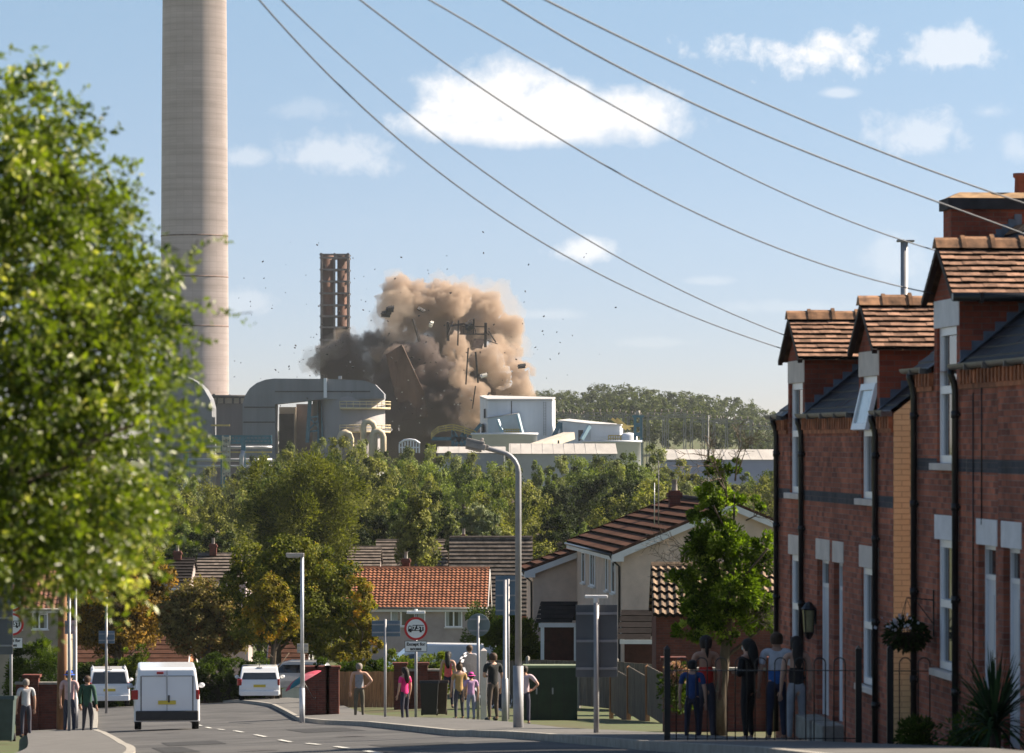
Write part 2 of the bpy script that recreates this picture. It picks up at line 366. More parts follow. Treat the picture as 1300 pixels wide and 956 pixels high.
def sash_window(par, s0, s1, z0, z1, tr, label=None, sill=True, open_top=False, cur=True):
    f = MB(); w0, w1 = .035, .11; t = .10
    f.box(w0, w1, s0, s0 + t, z0, z1); f.box(w0, w1, s1 - t, s1, z0, z1); f.box(w0, w1, s0 + t, s1 - t, z1 - t, z1); f.box(w0, w1, s0 + t, s1 - t, z0, z0 + t)
    f.box(w0 - .01, w1, s0 + t, s1 - t, tr - .05, tr + .05)
    f.box(w0 + .02, w1 - .005, s0 + t, s0 + t + .04, z0 + t, tr - .05); f.box(w0 + .02, w1 - .005, s1 - t - .04, s1 - t, z0 + t, tr - .05)
    if not open_top: f.box(w0 + .02, w1 - .005, s0 + t, s0 + t + .04, tr + .05, z1 - t); f.box(w0 + .02, w1 - .005, s1 - t - .04, s1 - t, tr + .05, z1 - t)
    fo = f.build('window', UPVC, par)
    if label: fo['label'] = label
    p = MB(); p.box(w1 - .03, w1 - .022, s0 + t, s1 - t, z0 + t, tr - .05)
    if not open_top: p.box(w1 - .03, w1 - .022, s0 + t, s1 - t, tr + .05, z1 - t)
    p.build('pane', GLASS, fo)
    if cur:
        c = MB(); n = 22
        for k in range(n):
            a = s0 + (s1 - s0) * k / n; d = s0 + (s1 - s0) * (k + 1) / n; o = .02 * math.sin(k * 1.9)
            c.quad((w1 + .05 + o, d, z0), (w1 + .05 - o, a, z0), (w1 + .05 - o, a, z1), (w1 + .05 + o, d, z1))
        c.build('curtain', CURT, fo)
    if open_top:
        q = MB(); h = z1 - t - tr - .03; ang = math.asin(.15 / h)
        mt = Matrix.Translation((w0 - .02, 0, z1 - t - .01)) @ Matrix.Rotation(ang, 4, 'Y')
        for bx in ((s0 + .05, s0 + .14, -h, 0), (s1 - .14, s1 - .05, -h, 0), (s0 + .14, s1 - .14, -.09, 0), (s0 + .14, s1 - .14, -h, -h + .09)):
            q.box(-.03, .03, bx[0], bx[1], bx[2], bx[3], mat=mt)
        qo = q.build('open_sash', UPVC, fo)
        q = MB(); q.box(-.005, .005, s0 + .14, s1 - .14, -h + .09, -.09, mat=mt); q.build('sash_pane', M('painted_sky_pane', (.42, .5, .55), .12, .1, 2, spec=.9), fo)  # pale base colour stands in for sky reflected in the tilted pane
    if sill:
        q = MB(); q.box(-.09, .12, s0 - .10, s1 + .10, z0 - .09, z0); q.build('sill', UPVC if not sill == 'stone' else STONE, par, bevel=.008)
def terrace_house(label, s0, s1, dz, wc, door, drop, zg, dorm=True, segs=(), pipes=(), gable_near=None, open_top=False, far_gable=False, lower=True, stone=STONE):
    """all z relative to the camera height; s0 near end, s1 far end; wc window centre; door (a,c)"""
    base = zg - .5
    t = thing('terraced_house', label, 'house', tw(0, (s0 + s1) / 2, base), TA, 'red brick terraced houses')
    so_ = (s0 + s1) / 2
    # geometry is written in (w, s, z) and shifted to the thing's base
    def B(b, name, mats, par=None, bevel=0):
        return b.build(name, mats, par or t, bevel=bevel)
    sh = lambda z: z - base
    S = lambda s: s - so_
    ze = .385 + dz
    hw = .62
    ops = [(S(wc - hw), S(wc + hw), sh(-.80 + dz), sh(.92 + dz))]
    if lower: ops.append((S(wc - hw), S(wc + hw), sh(-3.42 + dz), sh(-1.77 + dz)))
    ops.append((S(door[0]), S(door[1]), sh(-4.12 + dz), sh(-1.77 + dz)))
    b = MB()
    up = [o for o in ops if o[3] > sh(ze)]
    wall_open(b, S(s0), S(s1), 0, sh(ze - .02), [(o[0], o[1], o[2], min(o[3], sh(ze - .02))) for o in ops])
    if dorm:     # gabled front of the wall dormer
        a, c, d = S(wc - .82), S(wc + .82), sh(ze - .02)
        zc = sh(1.30 + dz); za = sh(1.30 + dz + .82 * .62)
        o = ops[0]
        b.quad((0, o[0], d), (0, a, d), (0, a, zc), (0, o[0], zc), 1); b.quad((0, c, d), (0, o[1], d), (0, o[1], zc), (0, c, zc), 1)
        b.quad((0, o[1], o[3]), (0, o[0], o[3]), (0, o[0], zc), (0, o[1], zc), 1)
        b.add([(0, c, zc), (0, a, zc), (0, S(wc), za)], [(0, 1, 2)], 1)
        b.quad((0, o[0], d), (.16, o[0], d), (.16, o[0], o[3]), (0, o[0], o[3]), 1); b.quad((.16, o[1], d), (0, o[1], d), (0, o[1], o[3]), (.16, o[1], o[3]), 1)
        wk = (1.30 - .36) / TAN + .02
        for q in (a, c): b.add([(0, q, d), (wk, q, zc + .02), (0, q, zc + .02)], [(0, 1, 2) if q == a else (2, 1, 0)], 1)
    D = 7.4; zr = ze + TAN * 3.7
    # side and back walls
    if not gable_near: b.add([(0, S(s0), 0), (D, S(s0), 0), (D, S(s0), sh(ze)), (3.7, S(s0), sh(zr) - .05), (0, S(s0), sh(ze))], [(0, 1, 2, 3, 4)], 0)
    b.add([(0, S(s1), 0), (D, S(s1), 0), (D, S(s1), sh(ze)), (3.7, S(s1), sh(zr) - .05), (0, S(s1), sh(ze))], [(4, 3, 2, 1, 0)], 0)
    b.quad((D, S(s0), 0), (D, S(s1), 0), (D, S(s1), sh(ze)), (D, S(s0), sh(ze)), 0)
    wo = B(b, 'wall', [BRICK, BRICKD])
    # inside darkness comes from closed rooms: a floor slab and a back wall
    b = MB(); b.box(2.5, 2.52, S(s0) + .05, S(s1) - .05, .3, sh(ze)); b.box(.3, 2.5, S(s0) + .05, S(s1) - .05, sh(-1.1 + dz), sh(-1.0 + dz)); B(b, 'room_wall', M('room_wallpaper', (.25, .22, .19), .9, .1, 2))
    if gable_near:
        b = MB(); b.add([(.0, S(s0) - .004, 0), (D, S(s0) - .004, 0), (D, S(s0) - .004, sh(ze)), (3.7, S(s0) - .004, sh(zr) - .05), (0, S(s0) - .004, sh(ze))], [(0, 1, 2, 3, 4)]); B(b, 'gable_wall', CREAM)['label'] = 'cream painted side wall on the alley'
    # blue brick band and dentils
    b = MB(); cuts = [S(s0)] + [x for o in ops[:1] for x in (o[0], o[1])] + [S(s1)]
    for a, c in ((cuts[0], cuts[1]), (cuts[2], cuts[3])): b = MB(); b.quad((-.004, c, sh(-.90 + dz)), (-.004, a, sh(-.90 + dz)), (-.004, a, sh(-.74 + dz)), (-.004, c, sh(-.74 + dz))); B(b, 'blue_brick_band', BLUEB)
    for a, c in (((s0, wc - .84), (wc + .84, s1)) if dorm else ((s0, s1),)):
        b = MB(); b.box(-.03, .01, S(a), S(c), sh(ze - .26), sh(ze - .20)); s = a + .04
        while s < c - .1: b.box(-.06, .02, S(s), S(s + .105), sh(ze - .20), sh(ze - .03), t=random.random()); s += .21
        B(b, 'dentil_course', M('dentil_brick', (.42, .15, .07), .85, .4, 5, tint=.3))
    # lintels
    for o in ops[1:]:
        b = MB(); ex = .14 if o is not ops[-1] else .10
        b.box(-.012, .10, o[0] - ex, o[1] + ex, o[3] - .003, o[3] + .31); B(b, 'lintel', stone, bevel=.006)
    if dorm:
        b = MB(); b.box(-.012, .10, S(wc - .82) + .03, S(wc + .82) - .03, sh(.92 + dz), sh(1.27 + dz)); B(b, 'lintel', stone, bevel=.006)
    sash_window(t, *ops[0][:2], ops[0][2], ops[0][3], sh(.13 + dz), open_top=open_top, sill='stone')
    if lower: sash_window(t, *ops[1][:2], ops[1][2], ops[1][3], sh(-2.58 + dz), sill='stone')
    # door
    o = ops[-1]; b = MB(); b.box(.10, .15, o[0] + .05, o[1] - .05, o[2], o[3] - .42)
    for q in ((.2, .9), (1.05, 1.75)):
        for e in (0, 1):
            m_ = (o[0] + o[1]) / 2; x0 = o[0] + .14 if e == 0 else m_ + .04; b.box(.09, .10, x0, x0 + (o[1] - o[0]) / 2 - .18, o[2] + q[0], o[2] + q[1])
    dd = B(b, 'door', M('white_door', (.60, .62, .68), .35, .04, 2), bevel=.004)
    h = MB(); h.tube([(.05, o[0] + .13, o[2] + 1.0), (.05, o[0] + .25, o[2] + 1.0)], .012); h.box(.06, .09, o[0] + .11, o[0] + .15, o[2] + .9, o[2] + 1.1); h.build('handle', M('brass', (.5, .36, .14), .25, .1, 3, 1), dd)
    b = MB(); b.box(.08, .16, o[0], o[0] + .05, o[2], o[3]); b.box(.08, .16, o[1] - .05, o[1], o[2], o[3]); b.box(.08, .16, o[0] + .05, o[1] - .05, o[3] - .06, o[3]); b.box(.08, .16, o[0] + .05, o[1] - .05, o[3] - .42, o[3] - .36); B(b, 'door_frame', UPVC)
    b = MB(); b.box(.12, .13, o[0] + .05, o[1] - .05, o[3] - .36, o[3] - .06); B(b, 'fanlight', GLASS)
    b = MB(); b.box(-.32, .12, o[0] - .1, o[1] + .1, o[2] - .35, o[2] - .005); B(b, 'doorstep', CONC, bevel=.02)
    # slate roof in courses
    b = MB(); step = .19; L = 3.7 * math.sqrt(1 + TAN * TAN); n = int(L / step)
    for k in range(n):
        wa, wb = -.10 + k * (3.8 / n), -.10 + (k + 1) * (3.8 / n) + .03
        za, zb = sh(ze + .06 + TAN * wa), sh(ze + .06 + TAN * wb)
        spans = [(s0, s1)]
        if dorm and wa < (1.3 - .385) / TAN + .25: spans = [(s0, wc - .81), (wc + .81, s1)]
        elif dorm and wa < 2.2:
            hh = max(.0, 1 - (wa - 1.4) / .8) * .8
            spans = [(s0, wc - hh), (wc + hh, s1)] if hh > .05 else spans
        for (a, c) in spans:
            x = a - (step * .5 if k % 2 else 0)
            while x < c - .001:
                y0, y1 = max(x, a) + .002, min(x + .28, c); x += .28
                if y1 - y0 < .02: continue
                j = random.uniform(-.003, .004)
                b.quad((wa, S(y1), za + .022 + j), (wa, S(y0), za + .022 + j), (wb, S(y0), zb + j), (wb, S(y1), zb + j))
                b.quad((wa, S(y0), za + .022 + j), (wa, S(y1), za + .022 + j), (wa + .002, S(y1), za - .003), (wa + .002, S(y0), za - .003), t=.0)
    b.quad((3.7, S(s0), sh(zr)), (D + .15, S(s0), sh(ze) + .02), (D + .15, S(s1), sh(ze) + .02), (3.7, S(s1), sh(zr)))
    B(b, 'roof', SLATE)
    b = MB(); x = s0
    while x < s1 - .05: b.prism([(3.7 - .17, sh(zr - .04)), (3.7, sh(zr + .11)), (3.7 + .17, sh(zr - .04))], S(x) + .005, S(min(x + .45, s1)), 'y'); x += .45
    B(b, 'ridge_tiles', RIDGE)
    # gutters and downpipes
    for (a, c) in segs:
        g = MB(); pr = [(-.17 + .065 + .065 * math.cos(q), sh(ze + .045) - .065 * math.sin(q)) for q in [math.pi * k / 8 for k in range(9)]]
        pts_o = [(x, z) for x, z in pr]; pts_i = [(-.105 + (x + .105) * .85, sh(ze + .045) + (z - sh(ze + .045)) * .85) for x, z in pr]
        poly = pts_o + pts_i[::-1]; n = len(poly)
        vs = [(p[0], S(a), p[1]) for p in poly] + [(p[0], S(c), p[1]) for p in poly]
        g.add(vs, [(i, (i + 1) % n, n + (i + 1) % n, n + i) for i in range(n)] + [list(range(n)), list(range(n, 2 * n))[::-1]], 0, .5)
        for q in (a + .02, (a + c) / 2): g.box(-.18, -.02, S(q), S(q + .03), sh(ze - .04), sh(ze + .03))
        B(g, 'gutter', GUTG)
    for ps in pipes:
        p = MB(); zt = sh(ze - .02)
        p.tube([(-.11, S(ps), zt), (-.11, S(ps), zt - .06), (-.07, S(ps), zt - .16), (-.055, S(ps), zt - .26), (-.055, S(ps), sh(zg + .1))], .043, 12)
        z = zt - .6
        while z > .8: p.tube([(-.055, S(ps), z), (-.055, S(ps), z + .09)], .053, 12); p.box(-.03, .01, S(ps) - .08, S(ps) + .08, z + .03, z + .06); z -= 1.15
        B(p, 'downpipe', GUT)
    if dorm:
        dr = MB(); rows = 9; hd = 1.0; zt_, zb_ = sh(1.30 + dz + .77 * .82 + .02), sh(1.30 + dz) - .02
        for side in (-1, 1):
            for k in range(rows):
                f0, f1 = k / rows, (k + 1) / rows + .04
                y0, y1 = side * hd * (1 - f0), side * hd * (1 - f1)
                z0, z1 = zb_ + (zt_ - zb_) * f0, zb_ + (zt_ - zb_) * f1
                wend = ((z1 + base) - ze) / TAN + .05
                x = -.13 - (.085 if k % 2 else 0)
                while x < wend:
                    xa, xb = max(x, -.13) + .0015, min(x + .17, wend + .1); x += .17
                    if xb - xa < .015: continue
                    j = random.uniform(-.004, .006); jy = random.uniform(-.004, .004)
                    A = [(xa, S(wc) + y0 + jy, z0 + .040 + j), (xb, S(wc) + y0 + jy, z0 + .040 + j), (xb, S(wc) + y1, z1 + j), (xa, S(wc) + y1, z1 + j)]
                    dr.quad(*(A if side < 0 else A[::-1]))
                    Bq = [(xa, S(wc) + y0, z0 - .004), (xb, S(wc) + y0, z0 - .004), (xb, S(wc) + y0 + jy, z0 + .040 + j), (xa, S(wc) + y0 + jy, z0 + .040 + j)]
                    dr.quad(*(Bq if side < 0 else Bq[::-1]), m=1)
            # underside and verge
            dr.quad((-.13, S(wc) + side * hd, zb_ - .02), (1.3, S(wc) + side * hd, zb_ - .02), (2.1, S(wc), zt_ - .02), (-.13, S(wc), zt_ - .02), t=.1)
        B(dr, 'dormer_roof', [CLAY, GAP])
        rt = MB(); x = -.16; k = 0
        while x < 2.15:
            r_ = .115 if k % 2 else .10
            rt.prism([(S(wc) - .15, zt_ - .035), (S(wc) - .06, zt_ + r_ * .7), (S(wc), zt_ + r_), (S(wc) + .06, zt_ + r_ * .7), (S(wc) + .15, zt_ - .035)], x, x + .36, 'x', t=random.random())
            rt.prism([(S(wc) - .165, zt_ - .035), (S(wc) - .07, zt_ + r_ * .8), (S(wc), zt_ + r_ + .03), (S(wc) + .07, zt_ + r_ * .8), (S(wc) + .165, zt_ - .035)], x + .33, x + .385, 'x', t=.05)
            x += .375; k += 1
        B(rt, 'ridge_tiles', RIDGE)
        vb = MB()
        for side in (-1, 1):   # barge undercloak
            A = (-.10, S(wc) + side * hd, zb_ - .035); C = (-.10, S(wc), zt_ - .035)
            vb.bar(A, C, .07, .07)
        B(vb, 'bargeboard', M('dark_timber', (.05, .03, .025), .7, .3, 4))
        fl = MB()       # stepped lead flashing along the near cheek
        for side in (-1, 1):
            y = S(wc) + side * .845; n = 8
            for k in range(n):
                w0 = k * (1.18 / n); w1 = (k + 1) * (1.18 / n) + .01
                fl.box(w0, w1, min(y, y - side * .022), max(y, y - side * .022), sh(ze + TAN * w0 - .03), sh(ze + TAN * w1 + .10))
            fl.quad((-.1, y, sh(ze + .09 - .08)), (1.2, y, sh(ze + .10 + TAN * 1.2)), (1.2, y + side * .12, sh(ze + .10 + TAN * 1.2)), (-.1, y + side * .12, sh(ze + .01 + .0)))
        B(fl, 'lead_flashing', LEAD)
        if dz > .1:
            g = MB(); y = S(wc) - hd - .05; g.tube([(-.14, y, zb_ - .02), (1.45, y, zb_ - .02)], .055, 10); g.box(.2, .24, y - .065, y + .065, zb_ - .09, zb_ + .04); g.box(.95, .99, y - .065, y + .065, zb_ - .09, zb_ + .04); B(g, 'dormer_gutter', GUT)
    return t, S, sh, B

YS = lambda Y: Y / .9962
tA, S, sh, B = terrace_house('farthest red brick terraced house, wall lantern beside its white door, end of the row', 58.55, 63.95, 0, 61.85, (58.82, 59.86), 0, -4.75,
    segs=((58.6, 60.98), (62.72, 64.1)), pipes=(61.05, 63.55))
# iron wall lantern on the farthest house, x 1030 y 770
q = MB(); Y0 = 59.98; zc = sh(-2.72)
q.lathe([(.0, .30), (.05, .28), (.10, .21), (.125, .19), (.115, .17)], (-.11, S(Y0), zc), 8, smooth=False); q.lathe([(.085, -.17), (.06, -.22), (.03, -.27), (0, -.28)], (-.11, S(Y0), zc), 8, smooth=False)
for k in range(4):
    a = math.pi / 4 + k * math.pi / 2; q.bar((-.11 + .085 * math.cos(a), S(Y0) + .085 * math.sin(a), zc - .17), (-.11 + .115 * math.cos(a), S(Y0) + .115 * math.sin(a), zc + .18), .014)
q.bar((0, S(Y0), zc + .1), (-.10, S(Y0), zc + .2), .025); q.box(-.02, 0, S(Y0) - .05, S(Y0) + .05, zc - .05, zc + .2)
lan = q.build('wall_lantern', BLACK, tA); q = MB(); q.lathe([(.08, -.16), (.10, .17)], (-.11, S(Y0), zc), 8); q.build('lantern_glass', M('amber_glass', (.22, .19, .10), .2, .2, 4), lan)
# chimney stack at the far gable
q = MB(); q.box(2.68, 5.3, S(62.95), S(63.60), sh(1.9), sh(3.72))
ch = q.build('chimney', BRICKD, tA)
q = MB(); q.box(2.62, 5.36, S(62.89), S(63.66), sh(3.72), sh(3.90)); q.build('chimney_band', M('dark_brick_band', (.035, .03, .035), .8, .3, 4), ch)
q = MB(); q.add([(2.64, S(62.9), sh(3.90)), (5.34, S(62.9), sh(3.90)), (5.34, S(63.65), sh(3.90)), (2.64, S(63.65), sh(3.90)), (2.85, S(63.1), sh(4.0)), (5.1, S(63.1), sh(4.0)), (5.1, S(63.45), sh(4.0)), (2.85, S(63.45), sh(4.0))], [(0, 1, 5, 4), (1, 2, 6, 5), (2, 3, 7, 6), (3, 0, 4, 7), (4, 5, 6, 7)]); q.build('chimney_flaunching', M('sandy_mortar', (.38, .24, .13), .9, .3, 5), ch)
for w_ in (3.9, 4.5, 5.0):
    q = MB(); q.lathe([(.13, 0), (.12, .28), (.15, .30), (.15, .36), (.10, .36), (.10, .1)], (w_, S(63.27), sh(3.96)), 14); q.build('chimney_pot', M('chimney_pot_clay', (.30, .085, .05), .8, .25, 5), ch)
q = MB(); n = 8
for k in range(n):
    w0 = 3.0 + k * .1; q.box(w0, w0 + .12, S(62.95) - .02, S(62.95) - .003, sh(.385 + TAN * w0 - .1), sh(.385 + TAN * w0 + .3))
q.build('lead_flashing', LEAD, ch)

tB, S, sh, B = terrace_house('middle terraced house with top window sash tilted open and cream side wall', 53.6, 58.55, 0, 55.45, (57.62, 58.66 - .3), 0, -4.3,
    segs=((53.55, 54.6), (56.3, 58.5)), pipes=(54.68,), gable_near=True, open_top=True)
tC, S, sh, B = terrace_house('nearest full red brick terraced house with hanging basket beside its window', 46.85, 52.15, .53, 49.93, (46.98, 47.98), 0, -3.95,
    segs=((46.9, 49.08), (50.8, 52.3)), pipes=(49.13, 51.85), stone=LSTONE)
q = MB()
q.add([(-.02, S(48.6), sh(-.2)), (-.02, S(48.6) + .018, sh(-.2)), (-.02, S(48.6) + .018, sh(-3)), (-.02, S(48.6), sh(-3))], [(0, 1, 2, 3)])
for (ys, z0, z1) in ((47.75, -1.0, .92), (48.25, -2.9, .6)): q.tube([(-.012, S(ys), sh(z0)), (-.012, S(ys), sh(z1))], .008, 6)
q.build('wall_cable', BLACK, tC)
tD, S, sh, B = terrace_house('red brick terraced house cut by the right edge of the frame, glazed door', 41.5, 46.85, .53, 43.7, (45.65, 46.55), 0, -3.7, segs=((41.6, 42.8), (44.6, 46.8)), stone=LSTONE)
# alley gate
g = thing('alley_gate', 'dark brown timber gate closing the alley between the cream wall and the brick house', 'gate', tw(.5, 52.85, -4.5), TA)
q = MB()
for k in range(9): q.box(-.02, .02, -.66 + k * .147, -.66 + k * .147 + .138, 0, 1.55 + .05 * math.sin(k))
q.box(.02, .05, -.66, .66, .3, .42); q.box(.02, .05, -.66, .66, 1.15, 1.27)
q.build('gate_leaf', WOOD, g, rz=0); q = MB(); q.box(-.05, .05, -.76, -.67, 0, 1.7); q.box(-.05, .05, .67, .73, 0, 1.7); q.build('gate_post', WOOD, g)
# hanging basket on the nearest house
hb = thing('hanging_basket', 'dark hanging basket with trailing leaves and white flowers by the near house window', 'hanging basket', tw(-.36, 50.75, -2.45), TA)
q = MB(); q.lathe([(.02, -.22), (.12, -.18), (.19, -.08), (.21, 0), (.19, 0), (.1, -.14)], (0, 0, 0), 16); q.build('basket', M('coir', (.05, .035, .02), .95, .3, 9), hb)
q = MB(); q.bar((.35, 0, .42), (0, 0, .45), .015); q.bar((.36, 0, .1), (.1, 0, .44), .012); q.bar((.355, 0, -.05), (.355, 0, .55), .025, .01)
for k in range(3): a = k * 2.1; q.bar((0, 0, .44), (.19 * math.cos(a), .19 * math.sin(a), 0), .006)
q.build('bracket', BLACK, hb)
rn = np.random.default_rng(5)
def leaf_mesh(name, pts, nrm, size, tintv, aspect=.55, bend=.25, mats=None, parent=None, loc=None, rz=None, face=0):
    """pts (n,3), nrm (n,3) axis directions of the leaves, size (n,), tint (n,): two folded quads per leaf"""
    n = len(pts); a = nrm / (np.linalg.norm(nrm, axis=1, keepdims=True) + 1e-9)
    r = rn.normal(size=(n, 3))
    if face:      # blades lie roughly along the crown's surface instead of sticking out of it
        f_ = a + rn.normal(size=(n, 3)) * (1 - face); f_ /= np.linalg.norm(f_, axis=1, keepdims=True); a = np.cross(f_, r); a /= np.linalg.norm(a, axis=1, keepdims=True); r = f_
    sdv = np.cross(a, r); sdv /= np.linalg.norm(sdv, axis=1, keepdims=True) + 1e-9; up = np.cross(sdv, a)
    L = size[:, None]; Wd = L * aspect / 2
    base = pts; tip = pts + a * L; mid = pts + a * L * .5 - up * L * bend * .4
    v = np.stack([base, pts + a * L * .45 + sdv * Wd, tip, pts + a * L * .45 - sdv * Wd, mid], 1)  # 0 base 1 right 2 tip 3 left 4 mid
    V = v.reshape(-1, 3); o = (np.arange(n) * 5)[:, None]
    Fq = np.concatenate([o + np.array([0, 1, 2, 4]), o + np.array([0, 4, 2, 3])], 1).reshape(-1)
    me = bpy.data.meshes.new(name); me.vertices.add(len(V)); me.vertices.foreach_set('co', V.astype('f').ravel())
    me.loops.add(len(Fq)); me.loops.foreach_set('vertex_index', Fq.astype('i'))
    me.polygons.add(2 * n); me.polygons.foreach_set('loop_start', np.arange(0, 8 * n, 4, dtype='i')); me.polygons.foreach_set('loop_total', np.full(2 * n, 4, 'i'))
    at = me.attributes.new('tint', 'FLOAT', 'FACE'); at.data.foreach_set('value', np.repeat(np.clip(tintv, 0, 1), 2).astype('f'))
    me.update(calc_edges=True); me.materials.append(mats)
    return link(name, me, parent, loc, rz) if parent is not False else me
FBASK = foliage('basket_leaves', (.006, .012, .004), (.03, .05, .015))
n = 900; d = rn.normal(size=(n, 3)); d /= np.linalg.norm(d, axis=1, keepdims=True); pts = d * np.array([.28, .33, .2]) * rn.uniform(.5, 1, (n, 1)) + np.array([0, 0, -.02])
leaf_mesh('leaves', pts, d + np.array([0, 0, -.4]), rn.uniform(.05, .09, n), rn.uniform(0, 1, n), mats=FBASK, parent=hb)
n = 60; d = rn.normal(size=(n, 3)); pts = d * np.array([.10, .12, .04]) + np.array([-.1, -.1, .12])
leaf_mesh('flowers', pts, d, rn.uniform(.04, .06, n), rn.uniform(0, 1, n), aspect=1, mats=M('white_petals', (.6, .6, .65), .6, .05, 3), parent=hb)
# spiky cordyline in front of the nearest house
cp = thing('spiky_palm', 'dark spiky sword-leaved plant in front of the nearest house', 'plant', (PX(1262, 44), 44, -3.75))
q = MB(); q.tube([(0, 0, 0), (.02, 0, .5), (0, .02, .62)], [.07, .06, .05], 10); q.build('stem', BARK, cp)
q = MB()
for k in range(170):
    a = random.uniform(0, 6.283); el = random.uniform(-.2, 1.5) ** 1.0; L = random.uniform(.7, 1.05); p0 = Vector((0, 0, random.uniform(.5, .66)))
    dr_ = Vector((math.cos(a) * math.cos(el), math.sin(a) * math.cos(el), math.sin(el))); sd_ = Vector((-math.sin(a), math.cos(a), 0)); pr = None; t_ = random.random()
    for i in range(6):
        f = i / 5; p = p0 + dr_ * L * f + Vector((0, 0, -.38 * f * f * math.cos(el))); w_ = .022 * (1 - f) ** .6 + .001
        cur = (p - sd_ * w_, p + sd_ * w_)
        if pr: q.quad(pr[0], pr[1], cur[1], cur[0], t=t_)
        pr = cur
q.build('leaves', foliage('sword_leaves', (.008, .02, .010), (.035, .08, .03), trans=.2), cp)
# bow-top railing
def railing(name, label, x0, x1, Y, step=.26, zt=None):
    zb = ground((x0 + x1) / 2, Y) + .05; t = thing(name, label, 'railing', ((x0 + x1) / 2, Y, zb)); L = (x1 - x0) / 2; H = PZ(835, Y) - zb
    q = MB(); q.bar((-L, 0, H - .17), (L, 0, H - .17), .035, .012); q.bar((-L, 0, .12), (L, 0, .12), .035, .012); q.build('rail', BLACK, t)
    x = -L + .12
    while x < L - .2:
        q = MB(); w_ = .075
        q.tube([(x, 0, .02), (x, 0, H - w_)] + [(x + w_ - w_ * math.cos(a), 0, H - w_ + w_ * math.sin(a)) for a in [math.pi * k / 8 for k in range(1, 8)]] + [(x + 2 * w_, 0, H - w_), (x + 2 * w_, 0, .02)], .008, 6)
        q.build('hoop_bar', BLACK, t); x += step
    for x in (-L, L): q = MB(); q.box(x - .04, x + .04, -.04, .04, -.1, H + .12); q.add([(x - .04, -.04, H + .12), (x + .04, -.04, H + .12), (x + .04, .04, H + .12), (x - .04, .04, H + .12), (x, 0, H + .17)], [(0, 1, 4), (1, 2, 4), (2, 3, 4), (3, 0, 4)]); q.build('railing_post', BLACK, t)
railing('bow_top_railing', 'black hoop topped railing in front of the people by the terrace', PX(847, 52), PX(1090, 52), 52)
railing('bow_top_railing', 'black hoop topped railing against the nearest terraced house', PX(1130, 50.5), PX(1205, 50.5), 50.5, .24)
# ------------------------------------------------------------ power station, far wood, dust
CONCW = None
def ring_concrete():
    m = bpy.data.materials.new('ringed_concrete'); m.use_nodes = True; t = m.node_tree; b = t.nodes['Principled BSDF']; b.inputs['Roughness'].default_value = .9; b.inputs['Specular IOR Level'].default_value = .15
    co = t.nodes.new('ShaderNodeTexCoord'); mp = t.nodes.new('ShaderNodeMapping'); t.links.new(co.outputs['Object'], mp.inputs[0]); mp.inputs['Scale'].default_value = (.04, .04, 1)
    n1 = t.nodes.new('ShaderNodeTexNoise'); n1.inputs['Scale'].default_value = .38; n1.inputs['Detail'].default_value = 7; n1.inputs['Roughness'].default_value = .75; t.links.new(mp.outputs[0], n1.inputs[0])
    n2 = t.nodes.new('ShaderNodeTexNoise'); n2.inputs['Scale'].default_value = .12; n2.inputs['Detail'].default_value = 5; t.links.new(co.outputs['Object'], n2.inputs[0])
    w = t.nodes.new('ShaderNodeTexWave'); w.bands_direction = 'Z'; w.inputs['Scale'].default_value = .28; w.inputs['Distortion'].default_value = .3; t.links.new(co.outputs['Object'], w.inputs[0])
    br = t.nodes.new('ShaderNodeTexBrick'); s = t.nodes.new('ShaderNodeSeparateXYZ'); t.links.new(co.outputs['Object'], s.inputs[0])
    at = t.nodes.new('ShaderNodeMath'); at.operation = 'ARCTAN2'; t.links.new(s.outputs[1], at.inputs[0]); t.links.new(s.outputs[0], at.inputs[1])
    ml = t.nodes.new('ShaderNodeMath'); ml.operation = 'MULTIPLY'; ml.inputs[1].default_value = 8.5; t.links.new(at.outputs[0], ml.inputs[0])
    cb = t.nodes.new('ShaderNodeCombineXYZ'); t.links.new(ml.outputs[0], cb.inputs[0]); t.links.new(s.outputs[2], cb.inputs[1]); t.links.new(cb.outputs[0], br.inputs[0])
    br.offset = 0; br.inputs['Scale'].default_value = 1; br.inputs['Brick Width'].default_value = 2.2; br.inputs['Row Height'].default_value = 1.5; br.inputs['Mortar Size'].default_value = .12; br.inputs['Mortar Smooth'].default_value = 1
    br.inputs['Color1'].default_value = (1, 1, 1, 1); br.inputs['Color2'].default_value = (.93, .93, .93, 1); br.inputs['Mortar'].default_value = (.84, .83, .82, 1)
    mx = t.nodes.new('ShaderNodeMix'); mx.data_type = 'RGBA'; b.inputs['Diffuse Roughness'].default_value = 1.0; mx.inputs[6].default_value = (.50, .42, .395, 1); mx.inputs[7].default_value = (.66, .57, .55, 1)
    mr = t.nodes.new('ShaderNodeMapRange'); mr.inputs[1].default_value = .3; mr.inputs[2].default_value = .62; t.links.new(n1.outputs[0], mr.inputs[0]); t.links.new(mr.outputs[0], mx.inputs[0])
    m2 = t.nodes.new('ShaderNodeMix'); m2.data_type = 'RGBA'; m2.blend_type = 'MULTIPLY'; m2.inputs[0].default_value = 1; t.links.new(mx.outputs[2], m2.inputs[6]); t.links.new(br.outputs[0], m2.inputs[7])
    m3 = t.nodes.new('ShaderNodeMix'); m3.data_type = 'RGBA'; m3.blend_type = 'MULTIPLY'; m3.inputs[0].default_value = .2; t.links.new(m2.outputs[2], m3.inputs[6]); t.links.new(n2.outputs[0], m3.inputs[7])
    t.links.new(m3.outputs[2], b.inputs['Base Color']); return m
D0 = 1000; K0 = D0 / F
ch = thing('power_station_chimney', 'huge pale concrete chimney with ringed shaft rising out of the top of the frame', 'chimney', (PX(247, D0), D0, -25))
